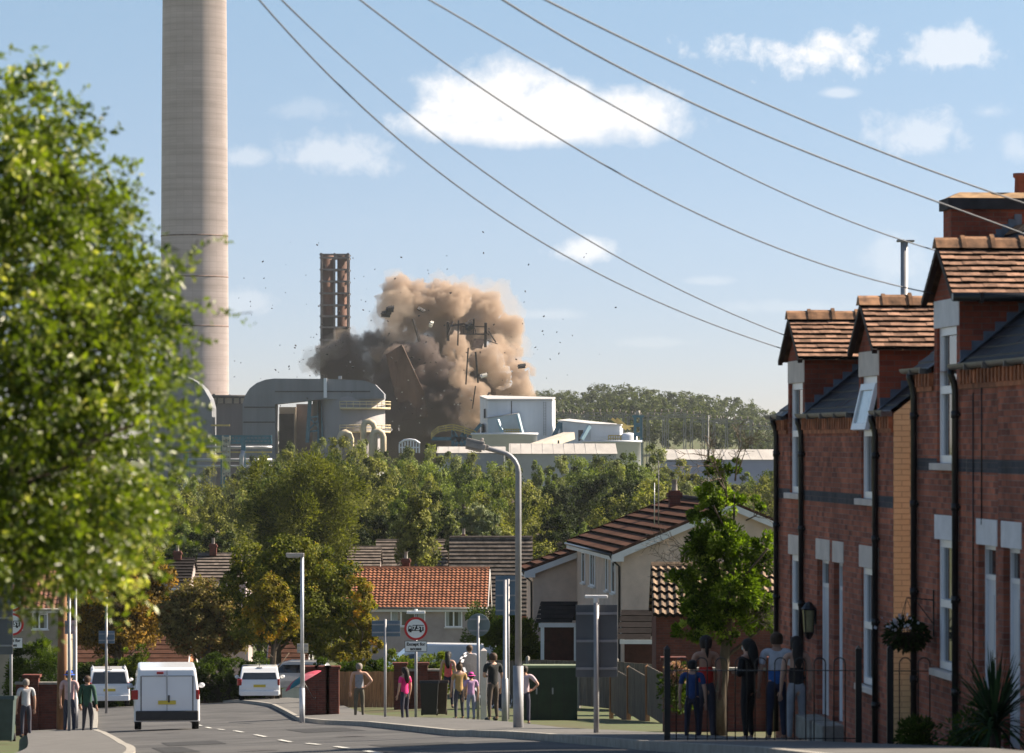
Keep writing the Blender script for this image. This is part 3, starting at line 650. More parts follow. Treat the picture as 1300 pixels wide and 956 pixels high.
b = MB(); b.lathe([(9.0, 0), (8.75, 30), (8.45, 80), (8.3, 110), (8.1, 137), (8.0, 170), (7.9, 183), (7.2, 183), (7.2, 178)], n=96)
b.build('shaft', ring_concrete(), ch)
b = MB()
for z, rr in ((77.2, 8.50), (66.8, 8.56), (54.3, 8.6)): b.lathe([(rr, -.18), (rr + .08, -.1), (rr + .08, .1), (rr, .18)], (0, 0, z), 96)
b.build('steel_band', M('rusty_band', (.20, .14, .12), .8, .3, .8), ch)
b = MB()
for z in (183,): b.lathe([(7.9, 0), (8.3, .1), (8.3, .9), (7.6, .9)], (0, 0, z - .8), 64)
b.build('rim', CONC, ch)

STEEL = M('flue_frame_steel', (.20, .175, .175), .7, .3, .5)
RUST = M('rusty_flue', (.15, .075, .055), .85, .4, .25, c2=(.065, .045, .04), stretch=(1, 1, .35))
D1 = 1120
px = lambda x, D: (x - 650) / F * D
fl = thing('twin_flue_tower', 'brown twin flue tower in a steel lattice frame behind the dust', 'tower', (px(425.5, D1), D1, -25))
w = px(444.5, D1) - px(425.5, D1); zt = PZ(322, D1) + 25
b = MB()
for x in (-w + .5, w - .5):
    for y in (-w + .5, w - .5): b.bar((x, y, 0), (x, y, zt), .55)
b.bar((0, -w + .5, 0), (0, -w + .5, zt), .5)
for py in (324, 328, 343, 358, 373, 388, 402, 416, 432, 448): z = PZ(py, D1) + 25; [b.bar((-w, y, z), (w, y, z), .55, .5) for y in (-w + .5, w - .5)]; [b.bar((x, -w, z), (x, w, z), .5) for x in (-w + .5, w - .5)]
b.build('lattice_frame', STEEL, fl)
for x in (-w * .46, w * .50): b = MB(); b.lathe([(w * .36, 0), (w * .36, zt - .4), (w * .3, zt - .4), (w * .3, zt - 5)], (x, 0, 0), 32); b.build('flue', RUST, fl)
for x0, x1, py in ((-w * .92, -w * .04, 401), (-w * .03, w * .92, 417)): b = MB(); b.box(x0, x1, -w + 1.1, -w + 1.8, 0, PZ(py, D1) + 25); [b.box(x0, x1, -w + 1.0, -w + 1.1, z, z + .4) for z in range(8, 55, 6)]; b.build('cladding_panel', M('dark_cladding', (.075, .058, .06), .8, .25, .4, stretch=(1, 1, .2)), fl)

CLAD = M('grey_cladding', (.185, .195, .22), .6, .14, .25, stretch=(1.6, 1.6, .05)); CLADL = M('pale_cladding', (.66, .68, .73), .5, .08, .25, stretch=(1, 1, .1)); ROOFL = M('pale_metal_roof', (.50, .48, .47), .5, .1, .3)
TEAL = M('teal_steel', (.035, .135, .19), .6, .2, .5); YEL = M('yellow_rail', (.48, .36, .12), .7, .2, .6); DKM = M('dark_machinery', (.05, .05, .055), .8, .3, .4)
D2 = 950
def q2(x, y, D=D2): return (px(x, D), PZ(y, D) + 25)
def ribs(b, x0, x1, y, z0, z1, n, m=1, d=.15):
    for k in range(n + 1):
        x = x0 + (x1 - x0) * k / n; b.box(x - .06, x + .06, y - d, y, z0, z1, m)
# left absorber housing (round-topped)
a = thing('duct_building', 'grey round-shouldered duct building partly behind the near tree', 'industrial building', (px(230, D2), D2, -25))
ox = px(230, D2)
b = MB(); c_ = [(190, 690), (190, 484), (203, 478), (222, 476), (238, 479), (250, 485), (259, 494), (266, 506), (269, 518), (269, 690)]
pl = [(q2(x, y)[0] - ox, q2(x, y)[1]) for x, y in c_]; b.prism(pl, 0, 14); [b.box(q2(x, 0)[0] - ox - .05, q2(x, 0)[0] - ox + .05, -.12, 0, 0, q2(0, 508)[1]) for x in range(195, 268, 6)]; b.build('housing', CLAD, a)
# the big absorber duct with the round silo
a = thing('duct_building', 'large grey arched duct joining a round absorber tower, centre of the works', 'industrial building', (px(400, D2), D2, -25)); ox = px(400, D2)
b = MB(); c_ = [(308, 690), (308, 513), (311, 502), (317, 493), (326, 486), (337, 482), (348, 480.5), (413, 481), (462, 483), (476, 488), (487.5, 500), (487.5, 506), (407, 507), (349, 513), (349, 690)]
pl = [(q2(x, y)[0] - ox, q2(x, y)[1]) for x, y in c_]; b.prism(pl, 0, 13)
for x in list(range(312, 349, 4)): b.box(q2(x, 0)[0] - ox - .04, q2(x, 0)[0] - ox + .04, -.10, 0, 0, q2(0, 500 if x > 315 else 512)[1])
for x in range(354, 412, 5): b.box(q2(x, 0)[0] - ox - .04, q2(x, 0)[0] - ox + .04, -.10, 0, q2(0, 509)[1], q2(0, 482)[1])
b.build('duct', CLAD, a)
b = MB(); [b.box(q2(x0, 0)[0] - ox, q2(x1, 0)[0] - ox, -.14, 0, q2(0, y)[1] - .15, q2(0, y)[1] + .15) for x0, x1, y in ((310, 349, 517), (309, 349, 536), (349, 411, 497), (415, 470, 497))]; b.build('panel_seam', DKM, a)
b = MB(); [b.box(q2(x, 0)[0] - ox - .2, q2(x, 0)[0] - ox + .2, 2, 3, q2(0, 481)[1], q2(0, 477)[1]) for x in (430, 432)]; b.build('roof_vent', GALV, a)
b = MB(); b.box(q2(411, 0)[0] - ox, q2(415, 0)[0] - ox, -.5, 0, q2(0, 505)[1], q2(0, 480)[1]); b.build('white_joint', CLADL, a)
b = MB(); R_ = px(487.5, D2) - px(441, D2); b.lathe([(R_, 0), (R_, q2(0, 505)[1]), (R_ * .96, q2(0, 502)[1]), (0, q2(0, 500)[1])], (q2(441, 0)[0] - ox, R_ * .98, 0), 64); b.build('absorber_tower', M('tower_cladding', (.25, .24, .25), .65, .12, .2, stretch=(.6, .6, .1)), a)
def walkway(par, x0, x1, y, D, cx_, r, name='walkway'):
    b = MB(); z = PZ(y, D) + 25; o = cx_
    a0, a1 = R(-100), R(10)
    b.lathe([(r, -.5), (r + 1.3, -.5), (r + 1.3, .0), (r, 0)], (o, R_ * .98, z), 24, a0=a0, a1=a1)
    for k in range(13):
        t_ = a0 + (a1 - a0) * k / 12; x = o + (r + 1.3) * math.cos(t_); yy_ = R_ * .98 + (r + 1.3) * math.sin(t_); b.bar((x, yy_, z), (x, yy_, z + 1.5), .14)
    for h in (.75, 1.4):
        pts = [(o + (r + 1.3) * math.cos(a0 + (a1 - a0) * k / 16), R_ * .98 + (r + 1.3) * math.sin(a0 + (a1 - a0) * k / 16), z + h) for k in range(17)]; b.tube(pts, .11, 5)
    b.build(name, M('cream_rail', (.52, .44, .28), .7, .15, .5), par)
walkway(a, 0, 0, 517, D2, q2(441, 0)[0] - ox, R_); walkway(a, 0, 0, 547, D2, q2(441, 0)[0] - ox, R_)
b = MB(); PIPE = M('cream_pipe', (.50, .42, .30), .6, .12, .4)
for (x, y) in ((467, 548), (478, 560), (437, 562)):
    X, Z = q2(x, y); X -= ox; b.tube([(X - 1.0, -2.5, Z - 6), (X - 1.0, -2.5, Z + 1.2), (X - .6, -2.5, Z + 2.2), (X + .4, -2.5, Z + 2.5), (X + 1.3, -2.2, Z + 2), (X + 1.7, -2, Z + 1), (X + 1.7, -2, Z - 7)], .75, 12)
b.build('bent_pipe', PIPE, a)
b = MB()
for x0, y0, x1, y1 in ((393, 508, 389.5, 562), (405, 508, 408, 562), (405, 508, 405, 562), (391, 530, 407, 528), (391, 548, 408, 546), (392, 530, 408, 546), (407, 530, 391, 546)):
    (X0, Z0), (X1, Z1) = q2(x0, y0), q2(x1, y1); b.bar((X0 - ox, 2, Z0), (X1 - ox, 2, Z1), .9 if abs(y0 - y1) > 20 else .45)
b.build('support_leg', TEAL, a)
b = MB(); b.box(q2(349.5, 0)[0] - ox, q2(371, 0)[0] - ox, 16, 22, 0, q2(0, 516)[1]); b.build('hall_and_dust_backing', M('tan_cladding', (.42, .35, .28), .8, .1, .4), a)
b = MB(); b.box(q2(371, 0)[0] - ox, q2(410, 0)[0] - ox, 18, 24, 0, q2(0, 512)[1]); b.build('hall_and_dust_backing', M('drifted_dust_pink', (.30, .235, .225), .8, .3, .1), a)  # solid box added to stand for pinkish dust drifting behind the duct
b = MB(); b.box(q2(349.5, 0)[0] - ox, q2(369, 0)[0] - ox, 15, 15.8, 0, q2(0, 525)[1]); b.build('louvre_panel', DKM, a)
# linking hall between the two ducts
a = thing('boiler_annexe', 'low dark hall with pipes on its roof beside the chimney foot', 'industrial building', (px(290, 990), 990, -25)); ox = px(290, 990)
b = MB(); b.box(px(262, 990) - ox, px(330, 990) - ox, 0, 20, 0, PZ(512, 990) + 25); b.build('hall', M('dark_hall', (.15, .14, .15), .8, .15, .3, stretch=(1, 1, .1)), a)
b = MB(); b.box(px(262, 990) - ox, px(330, 990) - ox, -.2, 20.2, PZ(512, 990) + 25.01, PZ(505.5, 990) + 25); b.build('roof_band', M('tan_cladding2', (.42, .38, .33), .8, .1, .4), a)
b = MB(); z = PZ(503.5, 990) + 25; b.tube([(px(262, 990) - ox, -1, z), (px(320, 990) - ox, -1, z)], .4, 8)
for x in (270, 276, 285, 296, 305): b.bar((px(x, 990) - ox, -1, z), (px(x, 990) - ox, -1, z - 1.8), .5)
for x, h in ((270, 5), (283, 3), (290, 4)): b.box(px(x, 990) - ox, px(x + 3, 990) - ox, -.9, 1, PZ(505, 990) + 25, PZ(505 - h, 990) + 25)
b.build('roof_pipe', DKM, a)
# blue pipe gantry
a = thing('pipe_gantry', 'long teal pipe bridge with yellow handrail crossing before the grey ducts', 'pipe bridge', (px(290, 900), 900, -24.8)); ox = px(290, 900)
X = lambda x: px(x, 900) - ox; Z = lambda y: PZ(y, 900) + 24.8
b = MB()
for y in (554, 558, 562): b.bar((X(228), 0, Z(y)), (X(345), 0, Z(y)), .8, .55)
for k in range(24): x = 228 + k * 4.9; b.bar((X(x), .3, Z(554)), (X(x + 4.9), .3, Z(562)), .25)
for x in (283, 309, 236): b.bar((X(x), 0, 0), (X(x), 0, Z(553)), 1.0); b.bar((X(x + 5), 0, 0), (X(x), 0, Z(560)), .5)
b.build('truss', TEAL, a)
b = MB()
for y in (574,): b.bar((X(228), -.6, Z(y)), (X(345), -.6, Z(y)), .3)
b.bar((X(268), -.6, Z(540)), (X(292), -.6, Z(540)), .4)
b.build('handrail', YEL, a)
b = MB()
for k in range(7):
    y = 556 + k * 7; b.bar((X(283), -.8, Z(y)), (X(292), -.8, Z(y + 7)), .35); b.bar((X(292), -.8, Z(y)), (X(283), -.8, Z(y + 7)), .35); b.bar((X(283), -.8, Z(y)), (X(292), -.8, Z(y)), .5)
b.bar((X(283), -.8, 0), (X(283), -.8, Z(553)), .3); b.bar((X(292), -.8, 0), (X(292), -.8, Z(553)), .3); b.build('stair_tower', M('pale_steel', (.40, .38, .32), .7, .3, 1), a)
b = MB()
for y, r_ in ((568, .35), (584, .4), (592, .3)): b.tube([(X(228), .8, Z(y)), (X(345), .8, Z(y))], r_, 8)
b.tube([(X(318), -.5, Z(610)), (X(308), -.5, Z(606)), (X(307), -.5, Z(580)), (X(309), -.5, Z(572))], .6, 10); b.build('pipe', GALV, a)

# right-hand process buildings
D3 = 930
a = thing('process_building', 'tall pale metal-clad process building with flat sunlit roof, right of the dust', 'industrial building', (px(655, D3), D3, -25)); ox = px(655, D3)
X = lambda x: px(x, D3) - ox; Z = lambda y: PZ(y, D3) + 25
b = MB(); zt = Z(509)
b.add([(X(609), 9, 0), (X(619), 0, 0), (X(701), 0, 0), (X(706), 16, 0), (X(614), 18, 0), (X(609), 9, Z(504.5)), (X(619), 0, zt), (X(701), 0, zt), (X(706), 16, Z(507)), (X(614), 18, Z(504))],
      [(0, 1, 6, 5), (1, 2, 7, 6), (2, 3, 8, 7), (3, 4, 9, 8), (4, 0, 5, 9)])
b.build('wall', CLADL, a)
b = MB(); r0 = [(X(608.5), 9, Z(504.4)), (X(618.8), -.4, zt + .05), (X(701.5), -.4, zt + .05), (X(706), 16, Z(505.5)), (X(614), 18.2, Z(503))]
b.add(r0 + [(x, y, z + .45) for x, y, z in r0], [(5, 6, 7, 8, 9), (0, 1, 6, 5), (1, 2, 7, 6), (2, 3, 8, 7), (3, 4, 9, 8), (4, 0, 5, 9)]); b.build('roof', ROOFL, a)
b = MB(); b.box(X(648.8), X(649.8), -.12, 0, 0, zt); b.box(X(601), X(602), -.12, 0, 0, 4); b.build('joint_strip', DKM, a)
b = MB(); [b.box(X(x) - .05, X(x) + .05, -.07, 0, 0, zt) for x in range(623, 700, 4)]; b.build('cladding_rib', CLADL, a)
b = MB(); [b.bar((X(690 + o), -.5, Z(553)), (X(690 + o), -.5, Z(510)), .12) for o in (0, 3)]; [b.bar((X(690), -.5, Z(y)), (X(693), -.5, Z(y)), .1) for y in range(511, 553, 2)]; b.build('ladder', GALV, a)
b = MB(); b.add([(X(619.5), -.3, Z(531)), (X(658.5), -3.5, Z(525)), (X(664), -3.5, Z(553)), (X(619.5), -.3, Z(553)), (X(619.5), .05, Z(531)), (X(658.5), .05, Z(525)), (X(664), .05, Z(553))], [(3, 2, 1, 0), (0, 1, 5, 4), (1, 2, 6, 5)]); b.build('annexe', M('blue_grey_cladding', (.46, .53, .60), .55, .08, .3), a)
b = MB(); b.add([(X(617), -.5, Z(530.8)), (X(659), -3.8, Z(524.6)), (X(659), .1, Z(523.5)), (X(617), .1, Z(529.5))], [(0, 1, 2, 3)]); b.build('annexe_roof', ROOFL, a)
b = MB(); [b.bar((X(x0), -4, Z(y0)), (X(x1), -5, Z(y1)), .6) for x0, y0, x1, y1 in ((632, 533, 638, 550), (657, 526, 663, 550))]; b.build('pipe', M('light_blue_pipe', (.30, .46, .54), .5, .1, .4), a)
b = MB()
for x, y, h in ((614, 519, 12), (628, 538, 12), (611, 538, 14)): b.box(X(x), X(x + 2), -.25 if x > 618 else 2, .1 if x > 618 else 6, Z(y + h), Z(y))
b.build('louvre', DKM, a)
b = MB()
for x in range(640, 662, 3): b.bar((X(x), -4.8, Z(551)), (X(x), -4.8, Z(545)), .2)
for y in (545, 548): b.bar((X(640), -4.8, Z(y)), (X(661), -4.8, Z(y)), .22)
b.build('railing', YEL, a)
def tank(label, x0, x1, yt, yb, D):
    t = thing('settling_tank', label, 'tank', (px((x0 + x1) / 2, D), D, -24.8)); r = (px(x1, D) - px(x0, D)) / 2; b = MB(); h = PZ(yt, D) + 24.8
    b.lathe([(r, 0), (r, h - .5), (r + .25, h - .5), (r + .25, h), (r - .3, h), (r - .3, h - .8), (0, h - .8)], (0, 0, 0), 64); b.build('tank_wall', M('tank_cladding', (.58, .60, .66), .45, .1, .3, stretch=(.2, .2, 1)), t); return t
tank('wide low round grey tank before the tall pale building', 599, 682, 549.5, 565, 900)
tank('wide low round grey tank beside the teal column', 738, 814, 559, 572, 905)
a = thing('process_building', 'low pale gabled process building with teal pipe between the two round tanks', 'industrial building', (px(750, 920), 920, -25)); ox = px(750, 920)
X = lambda x: px(x, 920) - ox; Z = lambda y: PZ(y, 920) + 25
b = MB(); b.add([(X(709), 10, 0), (X(750), 0, 0), (X(787), 0, 0), (X(793), 14, 0), (X(709), 10, Z(534)), (X(750), 0, Z(539)), (X(787), 0, Z(540)), (X(793), 14, Z(540))], [(0, 1, 5, 4), (1, 2, 6, 5), (2, 3, 7, 6), (3, 0, 4, 7)]); b.build('wall', CLADL, a)
b = MB(); b.add([(X(708), 10, Z(533.8)), (X(749.5), -.6, Z(538.8)), (X(788), -.6, Z(540)), (X(794), 14, Z(539.6)), (X(724), 18, Z(532)), (X(708), 10, Z(532.9)), (X(749.5), -.6, Z(537.6)), (X(788), -.6, Z(538.8)), (X(794), 14, Z(538.4)), (X(724), 18, Z(531))], [(5, 6, 7, 8, 9), (0, 1, 6, 5), (1, 2, 7, 6), (2, 3, 8, 7)]); b.build('roof', ROOFL, a)
b = MB(); b.box(X(734), X(740), -3, -.5, Z(560), Z(546)); b.build('doorway', DKM, a)
b = MB(); b.bar((X(738), -4, Z(558)), (X(748), -3, Z(541)), .8); b.build('pipe', M('light_blue_pipe', (.3, .4, .5)), a)
b = MB(); b.bar((X(702), 6, Z(556)), (X(712), 6, Z(536)), 1.0); b.bar((X(713), 6, Z(536)), (X(713), 6, Z(556)), .6); b.build('teal_brace', TEAL, a)
b = MB()
for x in range(772, 806, 3): b.bar((X(x), -3, Z(560)), (X(x), -3, Z(553)), .22)
b.bar((X(772), -3, Z(553)), (X(803), -3, Z(553)), .25); b.bar((X(772), -3, Z(556.5)), (X(803), -3, Z(556.5)), .2); b.bar((X(778), 10, Z(531)), (X(797), 10, Z(545)), .6); b.bar((X(784), 10, Z(531)), (X(802), 10, Z(545)), .6); b.bar((X(790), 5, Z(541)), (X(806), 5, Z(541)), .4); b.build('yellow_stair', YEL, a)
b = MB(); b.lathe([(2.0, 0), (2.0, Z(553)), (1.3, Z(550)), (0, Z(549))], (X(798), -2, 0), 20); b.build('vessel', CLADL, a)
a = thing('steel_column', 'teal steel column tower at the right end of the works', 'tower', (px(810, 905), 905, -24.8))
b = MB(); z = PZ(530, 905) + 24.8
for x in (-.7, .7): b.box(x - .3, x + .3, -.4, .4, 0, z)
for k in range(14): b.box(-.7, .7, -.3, .3, k * z / 14, k * z / 14 + .9)
b.box(-1.3, 1.3, -.6, .6, z, z + .5); b.build('column', TEAL, a); b = MB(); b.tube([(0, 0, z + .5), (0, 0, z + 1.6)], .5, 8); b.build('vent', CONC, a)
a = thing('conveyor', 'long pale covered conveyor sloping up to the low process building', 'conveyor', (px(690, 870), 870, -24.6)); ox = px(690, 870)
X = lambda x: px(x, 870) - ox; Z = lambda y: PZ(y, 870) + 24.6
b = MB(); b.bar((X(664), 0, Z(573)), (X(724), 14, Z(553)), 3, 1.6); b.build('gallery', M('cream_cladding', (.56, .50, .42), .6, .12, .5), a)
b = MB(); b.bar((X(664), -1.8, Z(575.5)), (X(724), 12.2, Z(556)), .35, .5); [b.bar((X(664 + k * 5), 0, Z(574 - k * 1.66)), (X(664 + k * 5), 0, 0), .4) for k in range(0, 12, 3)]; b.build('underframe', DKM, a)
def shed(label, x0, x1, ye, yr, yb, D, dep, wallm):
    t = thing('long_shed', label, 'warehouse', (px((x0 + x1) / 2, D), D, ground(0, D))); z0 = ground(0, D); h = (px(x1, D) - px(x0, D)) / 2; b = MB(); ze, zr = PZ(ye, D) - z0, PZ(yr, D + dep / 2) - z0
    b.box(-h, h, 0, dep, 0, ze); b.build('wall', wallm, t); b = MB()
    b.add([(-h - .3, -.4, ze), (h + .3, -.4, ze), (h + .3, dep / 2, zr), (-h - .3, dep / 2, zr), (h + .3, dep + .4, ze), (-h - .3, dep + .4, ze)], [(0, 1, 2, 3), (3, 2, 4, 5), (0, 3, 5), (1, 4, 2)])
    n = int(h * 2 / 2.2)
    for k in range(n): x = -h + k * 2.2; b.bar((x, -.35, ze + .02), (x, dep / 2, zr + .05), .05, .05)
    b.build('roof', M('shed_roof', (.40, .375, .35), .6, .15, .3, stretch=(1, .2, 1)), t); return t
shed('long low shed with pale ribbed roof and lilac wall below the wooded hill', 846, 992, 583.5, 570.5, 602, 720, 30, M('lilac_cladding', (.30, .31, .44), .6, .06, .2))
shed('long low pale-roofed shed beyond the street lamp, below the conveyor', 648, 782, 576, 563, 590, 800, 30, M('grey_render', (.38, .37, .36), .8, .1, .3))
shed('low pale shed roof showing above the wood left of the lamp', 556, 640, 575, 567, 590, 830, 24, M('grey_render', (.38, .37, .36)))
b = MB()     # walkway bits left of the process building
a = thing('access_bridge', 'small teal and yellow access bridge at the foot of the dust cloud', 'walkway', (px(575, 915), 915, -24.8)); ox = px(575, 915)
X = lambda x: px(x, 915) - ox; Z = lambda y: PZ(y, 915) + 24.8
pts = [(548, 549), (556, 542), (566, 540), (576, 539), (590, 543), (604, 548)]
for o in (0, 3, 6): [b.bar((X(x0), 0, Z(y0 + o)), (X(x1), 0, Z(y1 + o)), .28) for (x0, y0), (x1, y1) in zip(pts, pts[1:])]
for x, y in pts: b.bar((X(x), 0, Z(y)), (X(x), 0, Z(y + 8)), .3)
b.build('yellow_rail', YEL, a); b = MB()
for x0, y0, x1, y1 in ((548, 557, 606, 557), (575, 545, 575, 575), (590, 545, 590, 575), (575, 548, 590, 570), (590, 548, 575, 570), (596, 556, 611, 538), (604, 556, 604, 575)): b.bar((X(x0), .5, Z(y0)), (X(x1), .5, Z(y1)), .8)
b.build('teal_frame', TEAL, a)
a = thing('glasshouse', 'small arched white glazed frame at the left foot of the dust cloud', 'frame', (px(522, 900), 900, -24.8)); ox = px(522, 900)
b = MB(); X = lambda x: px(x, 900) - ox; Z = lambda y: PZ(y, 900) + 24.8
for k in range(8):
    x = 507 + k * 3.6; top = 559 if k < 3 or k > 5 else 558; b.bar((X(x), 0, Z(575)), (X(x), 0, Z(top + abs(k - 3.5) * 1.2)), .3)
b.tube([(X(507), 0, Z(563)), (X(513), 0, Z(559)), (X(520), 0, Z(558)), (X(527), 0, Z(559)), (X(533), 0, Z(563))], .3, 6); b.bar((X(507), 0, Z(568)), (X(533), 0, Z(568)), .25)
b.build('frame', CLADL, a)
# substation gantries
b0 = None
for i, x in enumerate((704, 722, 744, 768, 792, 820, 846, 870, 900, 930, 962)):
    D = 1180 + (i % 3) * 25; zt = PZ(524 + (i % 3) * 2 + max(0, x - 880) * .18, D) + 25; bx = px(x, D)
    if b0 is None:
        b0 = thing('substation_gantry', 'pale steel substation gantry', 'gantry', (0, 0, -25), 0, 'steel gantries below the wooded hill'); b = MB(); W2 = 5.5; zt0 = zt
        for s in (-W2, W2):
            for o in (-.6, .6): b.bar((s + o, 0, 0), (s + o * .4, 0, zt0), .25)
            for k in range(8): b.bar((s - .6, 0, k * zt0 / 8), (s + .6, 0, (k + 1) * zt0 / 8), .15)
        for o in (0, 1.0): b.bar((-W2, 0, zt0 - o), (W2, 0, zt0 - o), .22)
        for k in range(8): b.bar((-W2 + k * W2 / 4, 0, zt0 - (k % 2)), (-W2 + (k + 1) * W2 / 4, 0, zt0 - ((k + 1) % 2)), .15)
        b.build('lattice', M('gantry_steel', (.20, .20, .19), .7, .2, 1), b0); b = MB()
        for k in range(5): b.tube([(-W2 + 2 + k * 2, 0, zt0), (-W2 + 2 + k * 2, 0, zt0 + 1.0)], .2, 6)
        b.build('insulator', M('brown_insulator', (.12, .10, .09)), b0); g = b0
    else: g = copy_tree(b0)
    g.location = (bx, D, -25 + (zt - zt0)); g['label'] = 'steel substation gantry below the wooded hill, ' + ['right beside the tall pale process building', 'second along from the tall pale process building', 'above the low process building', 'above the yellow stair of the low process building', 'just left of the teal column', 'just right of the teal column', 'above the left end of the long ribbed shed', 'above the left part of the ribbed shed roof', 'in front of the gap in the hill wood', 'right of the gap in the hill wood', 'nearest the brick terrace'][i]
# gapped pale transmission pole
a = thing('utility_pole', 'thin steel pole with crossarm above the long ribbed shed', 'pole', (px(899, 700), 700, ground(0, 700))); h = PZ(527, 700) - ground(0, 700)
b = MB(); b.tube([(0, 0, 0), (0, 0, h)], [.25, .14], 8); b.bar((-2, 0, h - 1), (2, 0, h - 1), .15); b.bar((-5, 0, h * .42), (5, 0, h * .42), .12); b.build('pole', M('gantry_steel', (.2, .2, .19)), a)

# ---- leaf clouds for trees
def crown_arrays(blobs, n_clump, n_leaf, size, rng, spread=.30, droop=0, inner=.35):
    """blobs: (cx,cy,cz,rx,ry,rz); clumps of leaves on their shells"""
    bl = np.array(blobs, float); vol = bl[:, 3] * bl[:, 5]; pr = vol / vol.sum()
    ci = rng.choice(len(bl), n_clump, p=pr); d = rng.normal(size=(n_clump, 3)); d /= np.linalg.norm(d, axis=1, keepdims=True)
    rr = np.where(rng.random(n_clump) < inner, rng.uniform(.3, .8, n_clump), rng.uniform(.8, 1.08, n_clump))[:, None]
    cc = bl[ci, :3] + d * rr * bl[ci, 3:6]; cr = spread * bl[ci, 3:6].mean(1) * rng.uniform(.5, 1.4, n_clump); ct = np.clip(rng.normal(.48, .26, n_clump), 0, 1)
    li = rng.integers(0, n_clump, n_leaf); e = rng.normal(size=(n_leaf, 3)); e /= np.linalg.norm(e, axis=1, keepdims=True)
    r2 = rng.uniform(.25, 1.0, n_leaf)[:, None] ** .6; pts = cc[li] + e * r2 * cr[li][:, None] * np.array([1, 1, .8])
    if droop: pts[:, 2] -= droop * rng.random(n_leaf) ** 2 * cr[li]
    nr = e * .8 + d[li] * .8 + np.array([0, 0, .25]) + rng.normal(size=(n_leaf, 3)) * .3
    return pts, nr, size * rng.uniform(.6, 1.3, n_leaf), np.clip(ct[li] + rng.normal(0, .16, n_leaf), 0, 1)
def trunk_mesh(H, r, rng, limbs=6, spread=.35, lean=0):
    b = MB(); pts = [(lean * f * H + .03 * H * math.sin(3 * f + H), .02 * H * math.cos(4 * f), H * f) for f in (0, .15, .35, .55, .75, .92)]
    b.tube([(p[0] , p[1], p[2]) for p in pts], [r * 1.35, r, r * .8, r * .55, r * .32, r * .1], 9)
    for k in range(limbs):
        f = .3 + .6 * k / limbs; a = k * 2.4 + rng.random(); L = spread * H * (1 - f * .5) * rng.uniform(.7, 1.1); z = H * f
        x0 = lean * f * H; b.tube([(x0, 0, z), (x0 + L * .5 * math.cos(a), L * .5 * math.sin(a), z + L * .35), (x0 + L * math.cos(a), L * math.sin(a), z + L * .75)], [r * .4 * (1 - f * .5), r * .25 * (1 - f * .5), .02], 6)
    return b
# far wooded hill: one mass
rng = np.random.default_rng(11)
prof = [(560, 505), (640, 500), (668, 497), (700, 493), (715, 494), (738, 497), (760, 491), (800, 490), (830, 493), (850, 496), (870, 495), (890, 498), (915, 503), (930, 502), (945, 506), (958, 516), (975, 523), (1010, 526), (1080, 530), (1180, 535)]
xs_, ys_ = zip(*prof)
blobs = []
for row, (D, dy) in enumerate(((2000, 0), (1850, 7), (1700, 15), (1560, 24), (1430, 33), (1360, 40))):
    x = 560 + row * 7
    while x < 1180:
        wpx = rng.uniform(20, 34); r = wpx / 2 / F * D * 1.25
        top = np.interp(x, xs_, ys_) + dy * .9 + rng.uniform(-1.5, 3)
        if not (row >= 1 and 908 < x < 930 and row < 4) : blobs.append((px(x, D), D, PZ(top, D) - r * .95, r, r, r * rng.uniform(.85, 1.1)))
        x += wpx * .62
for D, x0 in ((1500, -200),):
    for k in range(60): x = x0 + k * 13; blobs.append((px(x, D), D, PZ(556 + 3 * math.sin(k), D) - 4, 5, 5, 5)) if x < 560 else None
P_, Nn, S_, T_ = crown_arrays(blobs, 7000, 240000, .9, rng, .26, inner=.02)
FARF = foliage('hill_wood_leaves', (.030, .045, .018), (.105, .125, .042), trans=.25)
hw = leaf_mesh('hill_wood', P_, Nn, S_, T_, aspect=.8, mats=FARF, face=.75); tag(hw, 'dark green wood covering the far hill', 'wood', kind='stuff')
# ------------------------------------------------------------ the collapsing boiler house in its dust
DD = 1060
def puff_mesh(name, blobs, mat, vox, disp, seed, parent=None):
    """blobs (px, py, radius px, depth offset m): balls fused into one billowing closed surface"""
    b = MB(); kk = DD / F
    for (x, y, r, dy) in blobs: b.ball((px(x, DD), DD + dy, PZ(y, DD)), r * kk, n=20)
    o = b.build(name, mat)
    m = o.modifiers.new('r', 'REMESH'); m.mode = 'VOXEL'; m.voxel_size = vox
    for i, (sc, st) in enumerate(disp):
        tx = bpy.data.textures.new(name + str(i), 'CLOUDS'); tx.noise_scale = sc; tx.noise_depth = 3 if i else 1; tx.noise_basis = 'IMPROVED_PERLIN' if i == 0 else 'VORONOI_F1'
        d = o.modifiers.new('d', 'DISPLACE'); d.texture = tx; d.strength = st; d.mid_level = .5; d.texture_coords = 'GLOBAL'
    me = bpy.data.meshes.new_from_object(o.evaluated_get(bpy.context.evaluated_depsgraph_get())); bpy.data.objects.remove(o)
    me.name = name; me.polygons.foreach_set('use_smooth', [True] * len(me.polygons))
    return link(name, me, parent)
def dustmat(name, col, dens, emis=None):
    m = bpy.data.materials.new(name); m.use_nodes = True; t = m.node_tree; t.nodes.clear()
    v = t.nodes.new('ShaderNodeVolumePrincipled'); v.inputs['Color'].default_value = (*col, 1); v.inputs['Density'].default_value = dens; v.inputs['Anisotropy'].default_value = .0
    o = t.nodes.new('ShaderNodeOutputMaterial'); t.links.new(v.outputs[0], o.inputs['Volume']); return m
DUST1 = dustmat('tan_dust', (.60, .485, .395), .45); DUST2 = dustmat('shaded_grey_dust', (.25, .21, .20), .5); DUST3 = dustmat('thin_dust', (.68, .58, .49), .055)  # grey albedo darkened to carry the cloud's shade besides its own grey
